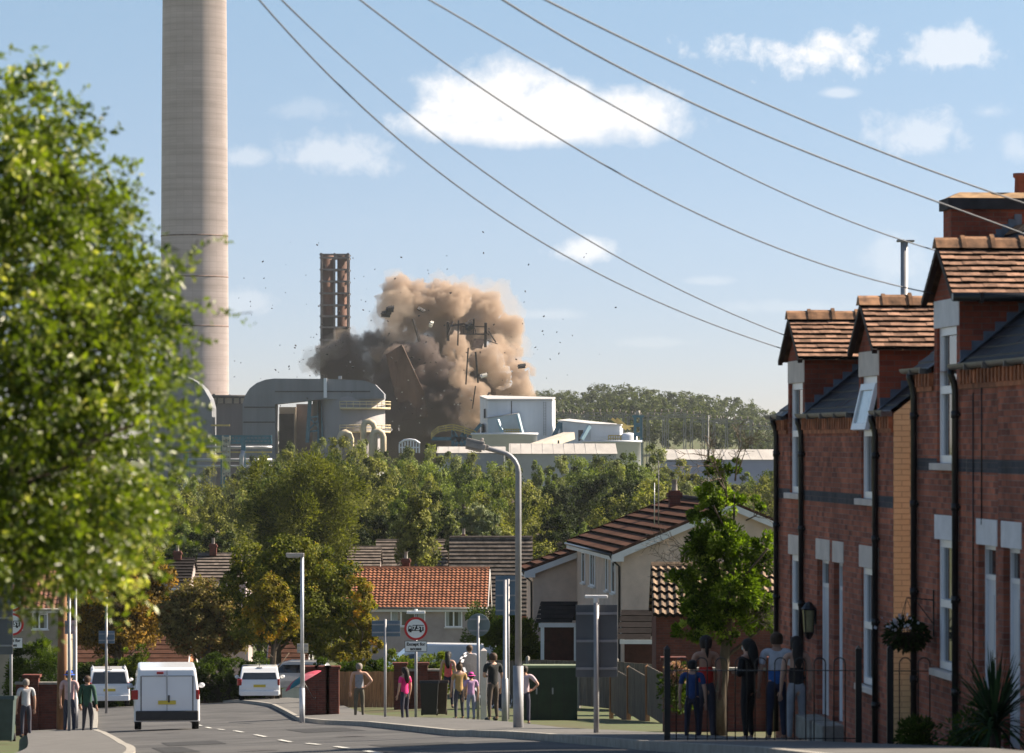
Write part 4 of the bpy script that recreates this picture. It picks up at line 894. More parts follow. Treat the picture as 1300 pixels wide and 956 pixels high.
tanb = [(508, 383, 24, 0), (502, 398, 18, -4), (530, 372, 22, 2), (552, 378, 24, 4), (572, 388, 24, 0), (540, 400, 28, 0), (575, 408, 24, 6), (604, 376, 15, 8), (612, 392, 20, 8), (600, 410, 24, 8), (560, 420, 26, 6), (625, 410, 16, 10), (640, 420, 14, 10),
        (525, 425, 22, 6), (495, 432, 16, -2), (500, 450, 16, -8), (484, 447, 12, -8),
        (583, 448, 14, -22), (590, 465, 14, -24), (586, 482, 14, -24), (598, 500, 14, -26), (606, 518, 13, -26), (596, 536, 13, -26), (612, 538, 10, -24),
        (622, 462, 12, -10), (632, 480, 12, -10), (640, 450, 18, -4), (648, 468, 16, -4), (652, 488, 14, -6), (656, 505, 12, -6), (650, 520, 14, -4), (640, 500, 12, -4), (655, 445, 10, 0)]
greyb = [(404, 466, 13, 0), (416, 456, 15, 0), (430, 448, 17, 0), (446, 440, 18, 0), (460, 434, 16, 0), (474, 436, 16, 0), (488, 440, 15, 0), (420, 474, 16, 0), (444, 466, 24, 0), (470, 462, 24, -4), (455, 485, 24, 0),
         (505, 470, 24, -12), (520, 455, 24, -8), (545, 450, 26, -8), (500, 495, 24, -12), (530, 490, 28, -10), (560, 480, 28, -10), (515, 520, 28, -12), (545, 520, 28, -12), (572, 515, 24, -12), (500, 545, 26, -10), (530, 550, 28, -10), (560, 548, 26, -10), (585, 540, 22, -8),
         (605, 460, 22, -2), (620, 490, 24, -2), (620, 520, 24, -2), (600, 545, 20, 0), (640, 540, 18, 4), (655, 545, 14, 6), (570, 575, 24, 0), (500, 580, 24, 0), (535, 580, 26, 0), (470, 560, 20, 0), (560, 440, 24, 16), (590, 450, 26, 16), (600, 475, 26, 14), (540, 470, 26, 14), (490, 470, 24, 12), (470, 500, 26, 10), (620, 500, 24, 12), (575, 500, 26, 12)]
dc = thing('dust_cloud', 'tan and dark grey billowing demolition dust cloud over the collapsing boiler house', 'dust cloud'); dc['kind'] = 'stuff'
dc.location = (px(530, DD), DD, -25)
o = puff_mesh('tan_plume', tanb, DUST1, 0.8, ((14, 11), (5.0, 7.0), (2.2, 3.8), (.9, 1.6)), 1, dc); o.matrix_parent_inverse = Matrix.Translation(-Vector(dc.location))
o = puff_mesh('grey_plume', greyb, DUST2, 0.85, ((15, 11), (5.5, 7.0), (2.4, 3.8), (1.0, 1.6)), 2, dc); o.matrix_parent_inverse = Matrix.Translation(-Vector(dc.location))
thin = [(500, 362, 16, 0), (560, 358, 18, 4), (590, 362, 16, 6), (648, 428, 16, 4), (660, 500, 12, -4), (664, 520, 10, -4), (505, 405, 30, -6), (395, 458, 16, -4), (425, 440, 16, -4), (520, 368, 26, 5), (610, 385, 34, 14), (632, 405, 26, 14), (480, 425, 22, 4), (440, 432, 24, 4), (398, 462, 14, 4), (655, 440, 20, 6), (570, 375, 30, 8), (662, 480, 12, 0)]
o = puff_mesh('thin_haze', thin, DUST3, 1.5, ((12, 14), (5, 9), (2, 3)), 3, dc); o.matrix_parent_inverse = Matrix.Translation(-Vector(dc.location))
# building pieces showing through the dust
bh = thing('boiler_house', 'collapsing brown boiler house leaning inside the dust', 'building', (px(540, DD), DD, -25)); ox = px(540, DD)
X = lambda x: px(x, DD) - ox; Z = lambda y: PZ(y, DD) + 25
SLABM = M('rust_brown_cladding', (.12, .075, .058), .9, .3, .35, stretch=(1, 1, .25))
b = MB(); b.add([(X(493), -20, Z(452)), (X(513), -22, Z(440)), (X(540), -19, Z(498)), (X(545), -17, Z(530)), (X(513), -17, Z(535)), (X(503), -19, Z(500)), (X(513), -14, Z(440)), (X(540), -11, Z(498)), (X(545), -9, Z(530))], [(0, 1, 2, 3, 4, 5), (1, 6, 7, 2), (2, 7, 8, 3)]); b.build('leaning_wall', SLABM, bh)
b = MB(); 
for x0, y0, x1, y1, w_ in ((528, 409, 536, 437, 1.0), (571, 413, 571, 436, 1.4), (571, 430, 577, 412, .6), (584, 411, 583, 442, .7), (603, 409, 602, 428, .8), (617.5, 414, 617, 444, 1.3), (621, 424, 630, 438, .5), (620, 436, 632, 440, .4),
    (586, 418, 618, 419, .45), (585, 428, 618, 428, .6), (574, 418, 598, 414, .9), (592, 417, 600, 412, 1.6), (596, 445, 593, 490, .7), (605, 450, 608, 488, .9), (605, 492, 601, 520, .6), (612, 520, 622, 500, .7), (610, 478, 620, 476, .6), (604, 420, 606, 428, .4), (590, 420, 590, 428, .3), (595, 420, 595, 428, .3), (600, 420, 600, 428, .3)):
    b.bar((X(x0), -30, Z(y0)), (X(x1), -29, Z(y1)), w_ * .55)
b.build('broken_frame', M('charred_steel', (.045, .035, .035), .8, .3, 1), bh)
b = MB(); b.box(X(586), X(600), -29, -28.5, Z(427), Z(418)); b.add([(X(600), -28, Z(444)), (X(613), -28, Z(446)), (X(616), -27, Z(434)), (X(603), -27, Z(433))], [(0, 1, 2, 3)]); b.build('hanging_panel', M('torn_panel', (.22, .15, .12), .9, .3, 1), bh)
random.seed(8)
b = None
def debris(x, y, w_, h_, ang, col, lab):
    d = thing('flying_debris', lab, 'debris', (px(x, DD - 35), DD - 35, PZ(y, DD - 35)), 0, 'pieces of debris thrown up by the collapse'); q = MB(); k = DD / F
    mt = Matrix.Rotation(ang, 4, 'Y') @ Matrix.Rotation(.4, 4, 'X')
    q.box(-w_ * k / 2, w_ * k / 2, -1, 1, -h_ * k / 2, h_ * k / 2, mat=mt); q.box(-w_ * k * .2, w_ * k * .6, -.6, .8, h_ * k * .3, h_ * k * .9, mat=mt); q.bar(mt @ Vector((-w_ * k * .6, 0, 0)), mt @ Vector((w_ * k * .3, .5, h_ * k)), h_ * k * .25)
    q.build('fragment', col, d)
CH = M('charred_panel', (.02, .018, .02), .8, .3, 1)
debris(490, 399, 11, 4, .08, CH, 'largest dark torn panel flying left of the tan plume'); debris(495, 393, 9, 4, -.05, CH, 'smaller dark torn panel flying just above the largest one')
debris(534.5, 393, 9, 1.3, .5, CH, 'thin dark strip flying in front of the tan plume top'); debris(662, 465, 9, 2, -.1, CH, 'dark torn strip flying off the right edge of the dust cloud')
debris(614, 477, 8, 1.6, -.25, M('pale_scrap', (.6, .57, .5)), 'pale strip of cladding falling in front of the dark dust'); debris(547, 412, 4, 4, .3, M('pale_scrap', (.6, .57, .5)), 'pale scrap falling where the two dust plumes meet'); debris(596, 416, 9, 4, -.5, CH, 'dark panel tipping off the broken steel frame')
q = MB()
for i in range(230):
    while True:
        x, y = random.gauss(480, 130), random.gauss(440, 65)
        if 292 < x < 800 and 280 < y < 545: break
    s = random.choice((.10, .13, .17, .24)); Y = DD + random.uniform(-120, -40); c = P(x, y, Y); mt = Matrix.Translation(c) @ Matrix.Rotation(random.random() * 3, 4, 'Y') @ Matrix.Rotation(random.random() * 3, 4, 'X')
    q.box(-s, s, -s * .4, s * .4, -s * .5, s * .5, mat=mt)
for i in range(26): x, y = random.uniform(495, 600), random.uniform(460, 555); mt = Matrix.Translation(P(x, y, DD - 60)) @ Matrix.Rotation(random.random() * 3, 4, 'Y'); q.box(-.16, .16, -.1, .1, -.12, .12, 1, mat=mt)
tag(q.build('debris_specks', [CH, M('pale_scrap', (.6, .57, .5))]), 'specks of debris scattered in the air round the dust cloud', 'debris', kind='stuff')

# ------------------------------------------------------------ the wood between the houses and the works
rng = np.random.default_rng(21); random.seed(21)
F1 = foliage('wood_leaves_green', (.018, .036, .010), (.19, .235, .055), trans=.28)
F2 = foliage('wood_leaves_olive', (.028, .040, .012), (.26, .26, .07), trans=.28)
F3 = foliage('wood_leaves_pale', (.045, .062, .025), (.23, .25, .11), trans=.3)
F4 = foliage('wood_leaves_dark', (.008, .017, .006), (.06, .08, .018), trans=.2)
def variant(kind, seed):
    r = np.random.default_rng(seed); H = 1.0
    if kind == 'round': bl = [(0, 0, .62, .26, .26, .26), (-.14, .05, .5, .19, .19, .2), (.15, -.04, .55, .19, .19, .22), (.03, .1, .8, .16, .16, .17), (0, 0, .35, .2, .2, .2)]
    elif kind == 'tall': bl = [(0, 0, .3, .13, .13, .22), (.02, 0, .55, .15, .15, .24), (-.01, .02, .8, .10, .10, .18), (.07, 0, .45, .1, .1, .15), (-.08, .03, .5, .1, .1, .2)]
    else: bl = [(-.2, 0, .42, .22, .22, .22), (.2, .02, .45, .22, .22, .24), (0, .05, .66, .22, .22, .24), (-.12, 0, .8, .13, .13, .14), (.14, 0, .78, .13, .13, .16), (0, 0, .25, .24, .24, .2)]
    bl = [(x + r.uniform(-.03, .03), y, z + r.uniform(-.03, .03), a * r.uniform(.85, 1.15), b_, c * r.uniform(.85, 1.15)) for x, y, z, a, b_, c in bl]
    return crown_arrays(bl, 120, 17000, .0175, r, .30, inner=.18)
VAR = [(k, s, f) for k, s, f in (('round', 1, F1), ('round', 2, F2), ('tall', 3, F1), ('tall', 4, F3), ('wide', 5, F2), ('wide', 6, F1), ('round', 7, F3), ('wide', 8, F4), ('tall', 9, F2))]
protos = []
for k, s, f in VAR:
    p_, n_, s_, t_ = variant(k, s); me = leaf_mesh('crown', p_, n_, s_, t_, aspect=.7, mats=f, parent=False, face=.6); tb = trunk_mesh(.8, .016, np.random.default_rng(s), 6, .3)
    tm = tb.build('trunk', BARK); tmesh = tm.data; bpy.data.objects.remove(tm); protos.append((me, tmesh, k, f))
LM = [(-120, 'far left behind the nearest leaves'), (-60, 'left of the buff house roof'), (0, 'behind the buff house roof'), (60, 'above the buff house'), (120, 'above the orange-brown tree'), (170, 'left of the small hillside chimney'), (215, 'near the small hillside chimney'), (265, 'below the teal pipe bridge'), (312, 'below the arched grey duct'), (365, 'in front of the gap under the duct'), (420, 'below the teal duct legs'), (465, 'below the round absorber tower'), (510, 'below the small white arched frame'),
      (556, 'below the little yellow bridge'), (605, 'behind the street lamp head'), (650, 'behind the tall street lamp post'), (700, 'below the tall pale process building'), (745, 'below the covered conveyor'), (795, 'below the low process building'), (835, 'below the teal column'), (880, 'above the brown gable roof'), (930, 'behind the half bare tree'), (985, 'beside the brick terrace end')]
HUE = {id(F1): 'green', id(F2): 'olive green', id(F3): 'pale green', id(F4): 'dark green'}; SHP = {'round': 'rounded', 'tall': 'slender upright', 'wide': 'broad'}
def wood_tree(x, D, top, vi, wid, row, i):
    me, tm, k, f = protos[vi]; z0 = ground(px(x, D), D); H = (PZ(top, D) - z0) / .97
    lm = min(LM, key=lambda a: abs(a[0] - x))[1]
    t = thing('woodland_tree', '%s %s tree, wood %s, %s' % (SHP[k], HUE[id(f)], row, lm), 'tree', (px(x, D), D, z0), random.random() * 6.28, 'trees of the wood below the works')
    w = wid / F * D / .5 / H
    c = link('crown', me, t); c.scale = (H * w, H * w, H); c2 = link('trunk', tm, t); c2.scale = (H, H, H)
    return t
TOPS = [(-200, 602), (180, 600), (225, 592), (245, 588), (290, 598), (325, 590), (345, 558), (365, 552), (385, 556), (408, 560), (430, 552), (455, 556), (480, 562), (505, 566), (530, 561), (556, 566), (580, 574), (610, 574), (640, 577), (668, 582), (700, 578), (735, 574), (770, 570), (795, 574), (822, 562), (845, 572), (862, 588), (890, 596), (930, 594), (960, 596), (985, 590), (1030, 585), (1120, 580)]
tx_, ty_ = zip(*TOPS); i = 0
for row, D, off, stp, wd, rn_ in (('back row', 600, 0, 30, 62, 0), ('second row', 520, 14, 38, 66, 0), ('third row', 440, 30, 44, 72, 0), ('front row', 370, 56, 52, 80, 0), ('lowest row', 325, 84, 62, 84, 0)):
    x = -130
    while x < 1060 + (row == 'back row') * 60:
        top = np.interp(x, tx_, ty_) + off * rng.uniform(.75, 1.25) + rng.uniform(-2, 5)
        vi = int(rng.choice([0, 1, 2, 3, 4, 5, 6, 8] if off < 30 else [0, 1, 4, 5, 7, 7, 2]))
        if off == 0 and x > 330 and x < 560: vi = [3, 6, 6, 3, 4][i % 5]
        if D < 400: wood_tree(x + rng.uniform(-8, 8), D + rng.uniform(-18, 18), max(top, 640) if 860 < x < 980 else top, vi, wd * rng.uniform(.85, 1.2), row, i)
        else: wood_tree(x + rng.uniform(-6, 6), D + rng.uniform(-25, 25), top, vi, wd * rng.uniform(.85, 1.25), row, i)
        x += stp * rng.uniform(.75, 1.25); i += 1
def tree(name, label, x, D, blobs_px, fol, nleaf, lsize, nclump=200, base=None, tr=.14, droop=0, group=None, spread=.33, limbs=7, lean=0, trunk_top=None, inner=.3, seed=1, aspect=.6, cat='tree'):
    """blobs_px: (px, py, rx, ry) in photo pixels at distance D"""
    z0 = ground(px(x, D), D) if base is None else base; k = D / F; r = np.random.default_rng(seed)
    bl = [((bx - x) * k, r.uniform(-.3, .3) * rx * k, PZ(by, D) - z0, rx * k, rx * k * .9, ry * k) for bx, by, rx, ry in blobs_px]
    t = thing(name, label, cat, (px(x, D), D, z0), 0, group)
    p_, n_, s_, t_ = crown_arrays(bl, nclump, nleaf, lsize, r, spread, droop, inner); leaf_mesh('crown' if cat == 'tree' else 'foliage', p_, n_, s_, t_, aspect=aspect, mats=fol, parent=t, face=.55 if droop == 0 and D > 100 else 0)
    H = trunk_top or max(b[2] for b in bl); trunk_mesh(H, tr, r, limbs, .3, lean).build('trunk' if cat == 'tree' else 'stem', BARK, t); return t
FW = foliage('willow_leaves', (.020, .032, .008), (.19, .20, .04), trans=.3)
tree('willow_tree', 'large dark drooping willow-like tree with arching sprays, left middle', 385, 300, [(350, 610, 34, 30), (395, 600, 38, 30), (430, 620, 28, 32), (375, 650, 46, 36), (335, 655, 28, 34), (425, 665, 28, 36), (385, 690, 50, 40)], FW, 36000, .26, 330, tr=.35, droop=1.6, seed=4, aspect=.35)
tree('rowan_tree', 'narrow olive tree with rusty tips behind the orange roof', 530, 290, [(530, 648, 16, 22), (525, 672, 24, 22), (535, 698, 26, 22), (518, 700, 16, 18)], F2, 12000, .22, 130, tr=.2, seed=5)
tree('poplar_tree', 'bright pale silvery tree in front of the dark wood, above the long dark roof', 610, 315, [(608, 655, 16, 16), (596, 668, 12, 14), (624, 668, 14, 16), (608, 680, 24, 12)], foliage('silver_leaves', (.08, .11, .05), (.28, .30, .17), trans=.2), 9000, .22, 90, tr=.2, seed=6)
tree('poplar_tree', 'small pale green tree left of the silvery one', 578, 305, [(576, 672, 12, 16), (580, 688, 14, 14)], F3, 4000, .22, 50, tr=.12, seed=7)
FO = foliage('autumn_leaves', (.05, .036, .010), (.27, .17, .035), (.42, .22, .03), .25, trans=.3); FB = foliage('brown_leaves', (.048, .042, .015), (.26, .21, .08), (.20, .09, .03), .2, trans=.25)
FY = foliage('yellow_green_leaves', (.026, .040, .008), (.17, .18, .03), (.36, .26, .04), .22, trans=.35); FYO = foliage('turning_leaves', (.05, .05, .010), (.24, .20, .03), (.42, .22, .03), .25, trans=.35)
tree('maple_tree', 'orange-brown autumn tree left of the white van', 145, 195, [(160, 742, 34, 26), (195, 735, 24, 20), (130, 760, 40, 30), (180, 775, 40, 30), (110, 790, 26, 26), (150, 805, 44, 24), (100, 735, 20, 20), (215, 725, 16, 14)], FO, 36000, .17, 380, tr=.28, seed=8)
tree('maple_tree', 'dense rusty brown rounded tree behind the white van', 262, 185, [(255, 762, 34, 26), (285, 775, 26, 26), (230, 785, 28, 30), (262, 800, 46, 32), (300, 800, 20, 26)], FB, 38000, .15, 330, tr=.28, seed=9)
tree('lime_tree', 'tall yellow-green turning tree behind the left street lamp', 345, 180, [(330, 715, 34, 24), (375, 705, 34, 24), (415, 728, 34, 28), (350, 745, 44, 34), (395, 765, 48, 36), (440, 775, 32, 32), (300, 745, 22, 24), (320, 790, 30, 28), (425, 810, 40, 24), (370, 800, 34, 26)], FY, 62000, .145, 520, tr=.30, seed=10)
tree('cherry_tree', 'small golden tree in front of the yellow-green tree, thin curved trunk', 350, 172, [(345, 755, 22, 22), (330, 775, 20, 20), (362, 785, 20, 20), (345, 800, 24, 14)], FYO, 11000, .13, 120, tr=.10, seed=11)
tree('cherry_tree', 'orange-leaved branchy tree beside the orange roofed house', 458, 176, [(462, 785, 18, 26), (470, 812, 16, 18), (455, 752, 16, 22), (445, 830, 24, 16)], FYO, 9000, .13, 100, tr=.08, seed=12)
FR = foliage('bright_leaves', (.020, .045, .006), (.14, .21, .022), (.36, .44, .10), .12, trans=.4)
t = tree('half_bare_tree', 'slim bright green tree with bare twigs at its top, beside the brick terrace', 922, 78, [(905, 625, 16, 18), (925, 645, 22, 18), (895, 655, 20, 10), (930, 600, 10, 14), (915, 690, 30, 26), (945, 700, 22, 22), (890, 720, 24, 26), (930, 745, 34, 30), (900, 765, 30, 26), (950, 735, 18, 20), (880, 775, 22, 18), (925, 790, 34, 22), (968, 640, 12, 12), (960, 760, 22, 20), (870, 740, 20, 20), (895, 690, 22, 22), (970, 700, 14, 26), (875, 800, 20, 14), (965, 790, 18, 16), (905, 590, 10, 12)], FR, 30000, .080, 420, tr=.12, seed=13, spread=.32, limbs=5, trunk_top=5.2)
q = MB(); random.seed(5); k = 78 / F
def twig(x, y, a, L, r, dep):
    n = 4; pts = [(x, y)]; 
    for i in range(n): a += random.uniform(-.22, .22); pts.append((pts[-1][0] + L / n * math.cos(a), pts[-1][1] - L / n * math.sin(a)))
    dy = random.uniform(-.6, .3)
    q.tube([((p[0] - 922) * k, dy - i * .1, PZ(p[1], 78) - t.location.z) for i, p in enumerate(pts)], [max(r * .6 * (1 - i / (n + .6)), .004) for i in range(n + 1)], 5)
    if dep:
        for i in range(1, n + 1):
            for s in (1, -1):
                if random.random() < .75: twig(pts[i][0], pts[i][1], a + s * random.uniform(.4, .9), L * random.uniform(.35, .6), r * .5, dep - 1)
for x, y, a, L, r in ((925, 640, 1.75, 85, .05), (918, 620, 2.2, 60, .03), (932, 610, 1.35, 62, .035), (935, 600, 1.1, 50, .03), (945, 660, .6, 60, .03), (885, 700, 2.9, 60, .02), (880, 720, 3.1, 55, .018), (955, 720, .7, 45, .02), (940, 800, .9, 50, .025), (950, 790, .3, 40, .02)): twig(x, y, a, L * (.8 if y < 650 else .8), r, 2)
q.build('bare_branches', M('pale_bark', (.14, .11, .085), .9, .3, 6), t)
# tall shrub and hedges
def hedge(name, label, x0, x1, yt, D, dep, fol, h=None, n=9000, ls=.09, cat='hedge', seed=1, rough=.25):
    r = np.random.default_rng(seed); X0, X1 = px(x0, D), px(x1, D); xm = (X0 + X1) / 2; z0 = ground(xm, D); H = PZ(yt, D) - z0 if h is None else h
    t = thing(name, label, cat, (xm, D, z0)); nb = max(3, int((X1 - X0) / (H * .5))); bl = [((X0 - xm) + (X1 - X0) * (i + .5) / nb, dep / 2, H * .5 * (1 + r.uniform(-rough, 0) * .3), (X1 - X0) / nb * .8, dep / 2, H * .5) for i in range(nb)]
    bl += [((X0 - xm) + (X1 - X0) * (i + .5) / nb, dep / 2, H * .2, (X1 - X0) / nb * .8, dep / 2, H * .25) for i in range(nb)]
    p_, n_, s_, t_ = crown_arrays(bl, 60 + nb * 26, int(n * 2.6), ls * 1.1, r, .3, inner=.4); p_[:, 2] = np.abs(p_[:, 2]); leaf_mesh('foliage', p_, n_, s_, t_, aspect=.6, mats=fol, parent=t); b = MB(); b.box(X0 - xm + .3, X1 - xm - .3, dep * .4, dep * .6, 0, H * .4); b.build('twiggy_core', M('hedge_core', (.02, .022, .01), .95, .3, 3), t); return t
FH = foliage('hedge_leaves', (.012, .026, .006), (.075, .115, .02), trans=.3); FHY = foliage('privet_leaves', (.03, .05, .008), (.20, .24, .03), trans=.35)
hedge('rounded_bush', 'large rounded dark green bush in front of the left house', 16, 64, 811, 140, 1.6, FH, n=14000, ls=.075, cat='bush', seed=2)
hedge('garden_hedge', 'low clipped hedge behind the white estate car', 62, 180, 836, 188, 1.5, FH, n=12000, ls=.1, seed=3)
hedge('garden_hedge', 'yellow-green bush at the foot of the orange-brown tree', 150, 186, 826, 186, 1.4, FHY, n=6000, ls=.1, seed=4, cat='bush')
hedge('garden_hedge', 'dark hedge between the white van and the small garage', 250, 350, 833, 182, 1.4, FH, n=16000, ls=.09, seed=5)
hedge('garden_hedge', 'long trimmed hedge above the brown board fence', 398, 520, 841, 150, 1.2, FH, n=16000, ls=.085, seed=6, rough=.05)
hedge('garden_hedge', 'bright leafy bush under the lorry sign', 494, 562, 826, 152, 1.4, FHY, n=9000, ls=.085, cat='bush', seed=7)
hedge('garden_shrub', 'tall yellow-green feathery shrub between the orange roofed house and the porch', 620, 682, 783, 165, 2.2, FHY, n=14000, ls=.11, cat='bush', seed=8)
hedge('garden_shrub', 'green bush behind the tall yellow-green shrub', 596, 640, 766, 225, 2, FH, n=8000, ls=.12, cat='bush', seed=9)
hedge('garden_shrub', 'low dark shrub at the foot of the garden wall', 985, 1010, 845, 70, .7, FH, n=2500, ls=.06, cat='bush', seed=12) if False else None
# ------------------------------------------------------------ houses down the hill
random.seed(31)
REND = M('pebbledash_render', (.60, .455, .37), .95, .12, 1.2, bump=.5, bscale=30); RENDG = M('grey_pebbledash', (.36, .305, .30), .95, .12, 1.2, bump=.5, bscale=30); RENDB = M('buff_render', (.30, .265, .21), .95, .12, 1.2, bump=.4, bscale=30)
ORT = M('orange_pantile', (.26, .105, .058), .8, .35, 2, c2=(.15, .06, .036), tint=.22, spec=.2); BRT = M('brown_interlocking_tile', (.082, .040, .028), .95, .25, 1.5, tint=.12, spec=.05); DKT = M('weathered_brown_tile', (.135, .11, .095), .85, .3, 2, tint=.25, spec=.2); PALT = M('sunlit_pantile', (.23, .155, .10), .8, .3, 3, tint=.3); BLKT = M('dark_porch_tile', (.022, .018, .018), .85, .3, 3, tint=.2, spec=.1)
DBRICK = brickmat('old_dark_brick', (.15, .045, .032), (.09, .032, .026), (.10, .065, .055)); WFASC = M('white_fascia', (.66, .64, .64), .5, .06, 2)
def tiles(b, x0, x1, p_low, p_high, rows, wave=.3, amp=.03, step=.035, flip=False):
    """tiled slope: x range, p_low=(y,z) eave, p_high=(y,z) ridge"""
    n = max(1, int(round((x1 - x0) / wave))); sub = 5 if amp else 1
    for r in range(rows):
        for k in range(n):
            t_ = random.random()
            for j in range(sub):
                fa, fb = (k + j / sub) / n, (k + (j + 1) / sub) / n; xa, xb = x0 + (x1 - x0) * fa, x0 + (x1 - x0) * fb
                ha, hb = amp * math.sin(2 * math.pi * j / sub), amp * math.sin(2 * math.pi * (j + 1) / sub)
                def pt(x, f, h): return (x, p_low[0] + (p_high[0] - p_low[0]) * f, p_low[1] + (p_high[1] - p_low[1]) * f + h)
                f0, f1 = r / rows, (r + 1) / rows
                q = [pt(xa, f0, ha + step), pt(xb, f0, hb + step), pt(xb, f1, hb), pt(xa, f1, ha)]
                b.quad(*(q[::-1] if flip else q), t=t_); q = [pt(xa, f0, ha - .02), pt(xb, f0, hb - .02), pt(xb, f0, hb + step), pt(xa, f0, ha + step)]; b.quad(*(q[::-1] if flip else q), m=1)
def win(par, x0, x1, z0, z1, y=0, bars=(.5,), label=None, sill=True, axis='x', top=None):
    """upvc window on the face y (facing -y) or on the face x=y facing -x when axis='y'"""
    def bx(b, a, c, d0, d1, e, f): b.box(a, c, y + d0, y + d1, e, f) if axis == 'x' else b.box(y + d0, y + d1, a, c, e, f)
    f = MB(); t = .07
    bx(f, x0, x1, -.05, .03, z1 - t, z1); bx(f, x0, x1, -.05, .03, z0, z0 + t); bx(f, x0, x0 + t, -.05, .03, z0 + t, z1 - t); bx(f, x1 - t, x1, -.05, .03, z0 + t, z1 - t)
    for q in bars: m_ = x0 + (x1 - x0) * q; bx(f, m_ - .045, m_ + .045, -.045, .03, z0 + t, z1 - t)
    if top: m_ = x0 + (x1 - x0) * (bars[0] if bars else 0); bx(f, m_ + .045, x1 - t, -.043, .03, z1 - top - .03, z1 - top + .03)
    fo = f.build('window', UPVC, par)
    if label: fo['label'] = label
    g = MB(); bx(g, x0 + t, x1 - t, -.02, -.012, z0 + t, z1 - t); g.build('pane', GLASS, fo)
    c = MB()
    for (a, d) in ((x0 + t, x0 + t + (x1 - x0) * .18), (x1 - t - (x1 - x0) * .18, x1 - t)): bx(c, a, d, -.030, -.024, z0 + t, z1 - t)
    c.build('curtain', CURT, fo)
    if sill: s = MB(); bx(s, x0 - .06, x1 + .06, -.12, .0, z0 - .07, z0); s.build('sill', WFASC, fo)
def house(name, label, x, Y, L, Dp, H, pitch, wall, roof, rz=0, rows=14, wave=.3, amp=.03, base=None, wins=(), chimneys=(), oh=.3, fascia=True, step=.035, cat='house', group=None, gwins=()):
    """local: x along the ridge (0..L), y depth (0 front .. Dp), ridge in the middle"""
    z0 = ground(x, Y) if base is None else base; t = thing(name, label, cat, (x, Y, z0), rz, group); rise = Dp / 2 * math.tan(pitch); b = MB()
    b.quad((0, 0, -1), (L, 0, -1), (L, 0, H), (0, 0, H)); b.quad((L, Dp, -1), (0, Dp, -1), (0, Dp, H), (L, Dp, H))
    for s in (0, L): q = [(s, 0, -1), (s, Dp, -1), (s, Dp, H), (s, Dp / 2, H + rise), (s, 0, H)]; b.add(q if s else q[::-1], [(0, 1, 2, 3, 4)])
    b.build('wall', wall, t)
    b = MB(); e = oh * math.tan(pitch)
    tiles(b, -oh * .5, L + oh * .5, (-oh, H - e + .06), (Dp / 2, H + rise + .06), rows, wave, amp, step); tiles(b, -oh * .5, L + oh * .5, (Dp + oh, H - e + .06), (Dp / 2, H + rise + .06), rows, wave, 0, step, flip=True)
    for s in (-oh * .5, L + oh * .5): b.add([(s, -oh, H - e), (s, Dp / 2, H + rise), (s, Dp + oh, H - e), (s, -oh, H - e - .12), (s, Dp / 2, H + rise - .12), (s, Dp + oh, H - e - .12)], [(0, 1, 4, 3), (1, 2, 5, 4)], 0, .1)
    ro = b.build('roof', [roof, GAP], t)
    b = MB(); x_ = -oh * .5
    while x_ < L + oh * .5 - .05: b.prism([(Dp / 2 - .14, H + rise + .03), (Dp / 2 - .06, H + rise + .14), (Dp / 2 + .06, H + rise + .14), (Dp / 2 + .14, H + rise + .03)], x_ + .01, min(x_ + .42, L + oh * .5), 'x'); x_ += .42
    b.build('ridge_tiles', roof, ro)
    if fascia:
        b = MB(); b.box(-oh * .5, L + oh * .5, -oh + .02, -oh + .05, H - e - .2, H - e + .05); b.box(-oh * .5, L + oh * .5, -oh + .05, 0, H - e - .2, H - e - .17)
        for s in (-oh * .5 - .03, L + oh * .5):
            for y0, y1 in ((-oh, Dp / 2), (Dp + oh, Dp / 2)): b.bar((s + .015, y0, H - e - .12), (s + .015, y1, H + rise - .12), .04, .24)
        b.build('fascia', WFASC, t); b = MB(); b.tube([(-oh * .5, -oh - .06, H - e + .02), (L + oh * .5, -oh - .06, H - e + .02)], .06, 8); b.build('gutter', GUTG, t)
    for w_ in wins: win(t, *w_)
    for (cx_, cy_, cw, cz, pots) in chimneys:
        b = MB(); b.box(cx_ - cw / 2, cx_ + cw / 2, cy_ - .3, cy_ + .3, H, H + rise + cz); b.box(cx_ - cw / 2 - .06, cx_ + cw / 2 + .06, cy_ - .36, cy_ + .36, H + rise + cz - .25, H + rise + cz - .1); c = b.build('chimney', DBRICK, ro)
        for k in range(pots): b = MB(); b.lathe([(.12, 0), (.11, .4), (.14, .42), (.08, .42)], (cx_ - cw / 2 + cw * (k + .5) / pots, cy_, H + rise + cz), 10); b.build('chimney_pot', CONC, c)
    return t, H, rise
D = 250; k = D / F; z0 = ground(px(530, D), D); H = PZ(768, D) - z0
t, H, rs = house('rendered_house', 'grey rendered house with bright orange pantile roof facing the street', px(436, D), D, px(616, D) - px(436, D), 7.0, H, R(32), RENDG, ORT, rz=R(-1.5), rows=15, wave=.27, amp=.022, step=.06, base=z0, oh=.35,
   wins=((px(496, D) - px(436, D), px(540, D) - px(436, D), PZ(795, D) - z0, PZ(768.5, D) - z0, -.0, (.3, .7)), (px(565, D) - px(436, D), px(587, D) - px(436, D), PZ(796, D) - z0, PZ(768.5, D) - z0, 0, (.5,)),
         (3.2, 5.3, 1.0, 2.2, 0, (.3, .7)), (6.4, 7.5, .9, 2.1, 0, (.5,))), chimneys=((px(511, D) - px(436, D), 4.2, .5, .65, 1),))
b = MB(); xx = px(613, D) - px(436, D); b.tube([(xx, -.35, H - .1), (xx, -.06, H - .45), (xx, -.06, 0)], .04, 6); b.build('downpipe', GUT, t)
D = 230; z0 = ground(px(30, D), D); X0 = px(-60, D); H = PZ(770, D) - z0
